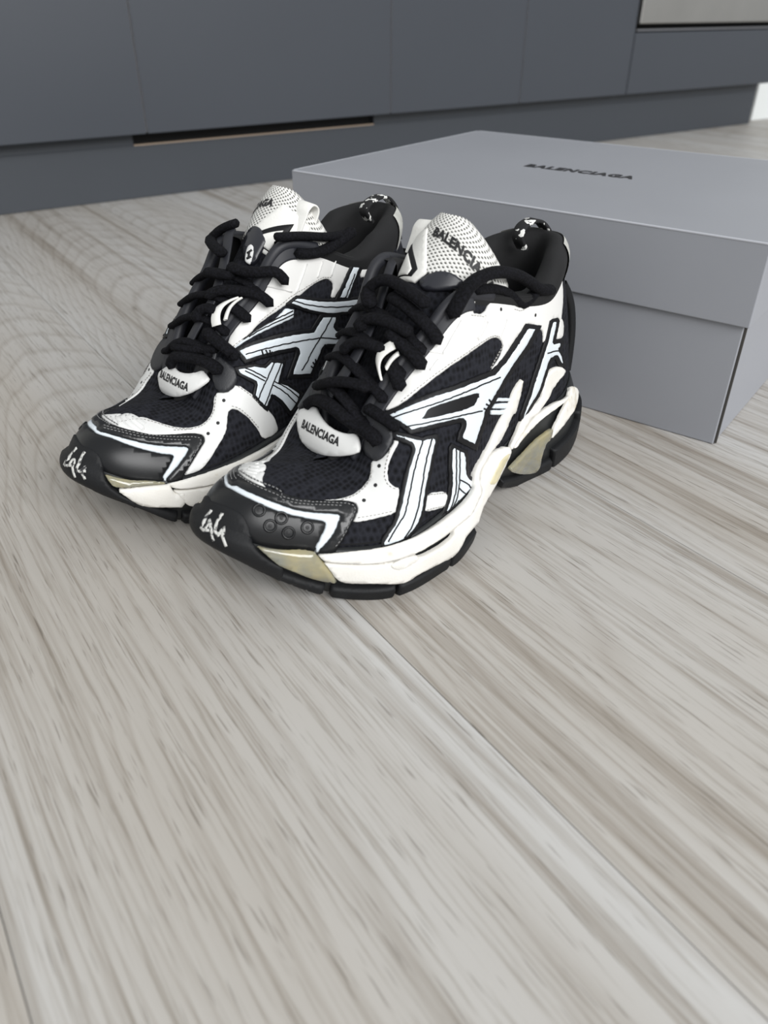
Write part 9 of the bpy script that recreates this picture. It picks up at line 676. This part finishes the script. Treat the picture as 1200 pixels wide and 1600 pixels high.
    uvl=ttop.data.uv_layers.new(name='UVMap'); ka,kb=np.meshgrid(np.linspace(.66,1.0,22),np.linspace(-1,1,26),indexing='ij'); ka=np.tile(ka.ravel(),2)*.128/.0021; kb=np.tile(kb.ravel(),2)*.037/.0021
    for lp_ in ttop.data.loops: i_=lp_.vertex_index; uvl.data[lp_.index].uv=(float(ka[i_]+kb[i_])*.7071,float(ka[i_]-kb[i_])*.7071)
    tm=text_mesh('BALENCIAGA',.0098,.00046,0,1.03); tv=np.array([v.co[:] for v in tm.vertices]); tf=[tuple(p.vertices) for p in tm.polygons]
    half=abs(tv[:,0]).max(); s=tv[:,0]/half
    if not mir: bb=.36+s*.44; aa=.838-s*.040+tv[:,1]*7.3
    else: bb=.36-s*.44; aa=.838+s*.040+tv[:,1]*7.3
    mk('tongue_lettering',(TG(aa,bb)+nrm('TG',aa,bb)*.0042,tf if not mir else [f[::-1] for f in tf]),'INK',tongue,False)
    pd=mk('tongue_pad',patch_mesh('p','TG',.003,.0032,PADS[key]),'SD',tongue)
    if mir:
        mk('tongue_label',patch_mesh('o','TG',.0058,.0009,OVAL),'WL',tongue)
        for q in OVL: mk('tongue_label_mark',strip_mesh('TG',.0067,.0016,q),'INK',tongue)
    # pull tab on the tongue
    sh=lambda pts: [(a,b) for a,b in pts]
    mk('tab_base',patch_mesh('t','TG',.0034,.0012,[(.60,-.55),(.88,-.62),(.90,-.22),(.66,.10),(.60,.02)]),'WEB',tongue)
    mk('tab_mark',patch_mesh('t','TG',.0042,.0010,[(.62,-.40),(.83,-.43),(.66,-.02),(.62,-.06)]),'BT',tongue)
    mk('tab_mark_inner',patch_mesh('t','TG',.0050,.0008,[(.625,-.34),(.76,-.36),(.655,-.10),(.625,-.12)]),'WEB',tongue)
    c0=TG(np.array(.88),np.array(-.52)); n0=nrm('TG',np.array(.88),np.array(-.52)); upv=TG(np.array(.93),np.array(-.42))-TG(np.array(.83),np.array(-.42)); upv/=np.linalg.norm(upv); upv=upv+np.array([0,-.35,0]); upv/=np.linalg.norm(upv)
    n0=np.array([.80,-.10,.45]); n0-=upv*(n0@upv); n0/=np.linalg.norm(n0); wd=np.cross(upv,n0); wd/=np.linalg.norm(wd)
    lp=[c0+n0*.0045-upv*.008,c0+n0*.0048+upv*.003,c0+n0*.0050+upv*.008,c0+n0*.0025+upv*.0125,c0-n0*.0030+upv*.0120,c0-n0*.0050+upv*.006,c0-n0*.0045-upv*.006]
    lp=lerp_path(lp,26); mk('pull_tab',band(lp,np.tile(wd,(26,1)),.0125,.0014),'WEB',tongue)
    # badge at the foot of the throat
    bd=mk('badge',patch_mesh('b','V',.0042,.0016,BADGE[key]),'WL')
    bq=np.array(BADGE[key]); 
    tm2=text_mesh('BALENCIAGA',.0063,.00026,0,1.03); tv=np.array([v.co[:] for v in tm2.vertices]); tf=[tuple(p.vertices) for p in tm2.polygons]
    sg=-1 if mir else 1; half=abs(tv[:,0]).max(); yy=-.0035+sg*tv[:,0]/half*.0150; qq=.52-tv[:,1]*.66/.0245
    mk('badge_lettering',(V(qq,yy)+nrm('V',qq,yy)*.00605,tf if not mir else [f[::-1] for f in tf]),'INK',bd,False)
    g1,g2=np.meshgrid(np.linspace(9.2,11.1,12),np.linspace(0,1,8),indexing='ij'); ga=cr(TC,g1); gb=cr(TC,28-g1)
    mk('throat_gusset',grid_vf(ga*(1-g2[...,None])+gb*g2[...,None]+np.array([.0,0,.0015])),'MESH',upper)
    for wb in WEBB[key]:
        wp=lerp_path(wb[::4]+[wb[-1]],24); mk('throat_webbing',band(wp,np.tile(np.array([.3,.9,-.3])/.995,(24,1)),.0075,.0016),'EY',tongue)
    for sg in (1,-1):
        mk('rim_trim',tube(cr(TC,(np.arange(5.0,10.1,.1) if sg>0 else 28-np.arange(5.0,10.1,.1)))+np.array([0,0,.0005]),.0034,10,1.15),'EY',upper)
    # laces and keeper loop
    lace=None
    for r,p in LACES[key]:
        o=mk('lace',tube(p,r,10,.72),'LACE')
    for uu_ in (7.1,7.8,8.4,9.0):
        bs=np.linspace(-1.28,1.28,17); du=.18*np.sin(bs*1.3); P_=TH(uu_+du,bs)+nrm('TH',uu_+du,bs)*.0032
        for _ in range(4): P_[1:-1]=(P_[:-2]+2*P_[1:-1]+P_[2:])/4
        mk('lace',tube(P_,.0038,10,.6),'LACE')
    for j,kp in enumerate(KEEP[key]):
        kpts=lerp_path(kp[::3]+[kp[-1]],20); kd=np.tile(np.array([.45,.80,-.35])/np.linalg.norm([.45,.80,-.35]),(20,1))
        mk('lace_keeper',band(kpts,kd,(.0065,.0026)[j],.0012),'WEB')
    # small round patch on the inner eyestay
    for sg_,uu_ in ((-1,9.0),):
        pts=[(28-(uu_+.42*math.cos(t)),.93+.10*math.sin(t)) for t in np.linspace(0,2*math.pi,19)[:-1]]
        pts=[(u,min(k,1.0)) for u,k in pts]; mk('round_tab',patch_mesh('r','U',.0022,.0014,pts),'RS',upper)
    # heel clip and pull loop
    hz=[(.0075,.050),(.0075,.066),(.0090,.082),(.0135,.098),(.0205,.110),(.0285,.119)]
    hpth=lerp_path([(x-.002,0,z) for x,z in hz],16); mk('heel_clip',band(hpth,np.tile([0,1.,0],(16,1)),.024,.0065),'RB')
    lpth=lerp_path([(.058,-.004,.146),(.064,-.004,.154),(.059,-.005,.1600),(.047,-.005,.1618),(.0375,-.004,.157),(.0305,-.003,.147),(.0265,-.002,.128)],26); mk('heel_pull_loop',band(lpth,np.tile([0,1.,0],(26,1)),.0085,.0022),'ROPE')
    return root
build_sneaker('L',.1333,.5504,44.72,'black and white chunky sneaker by the shoe box, ringed holes in toe cap')
build_sneaker('R',.0266,.6291,45.74,'black and white chunky sneaker with smooth toe cap showing, behind its ringed-hole twin')
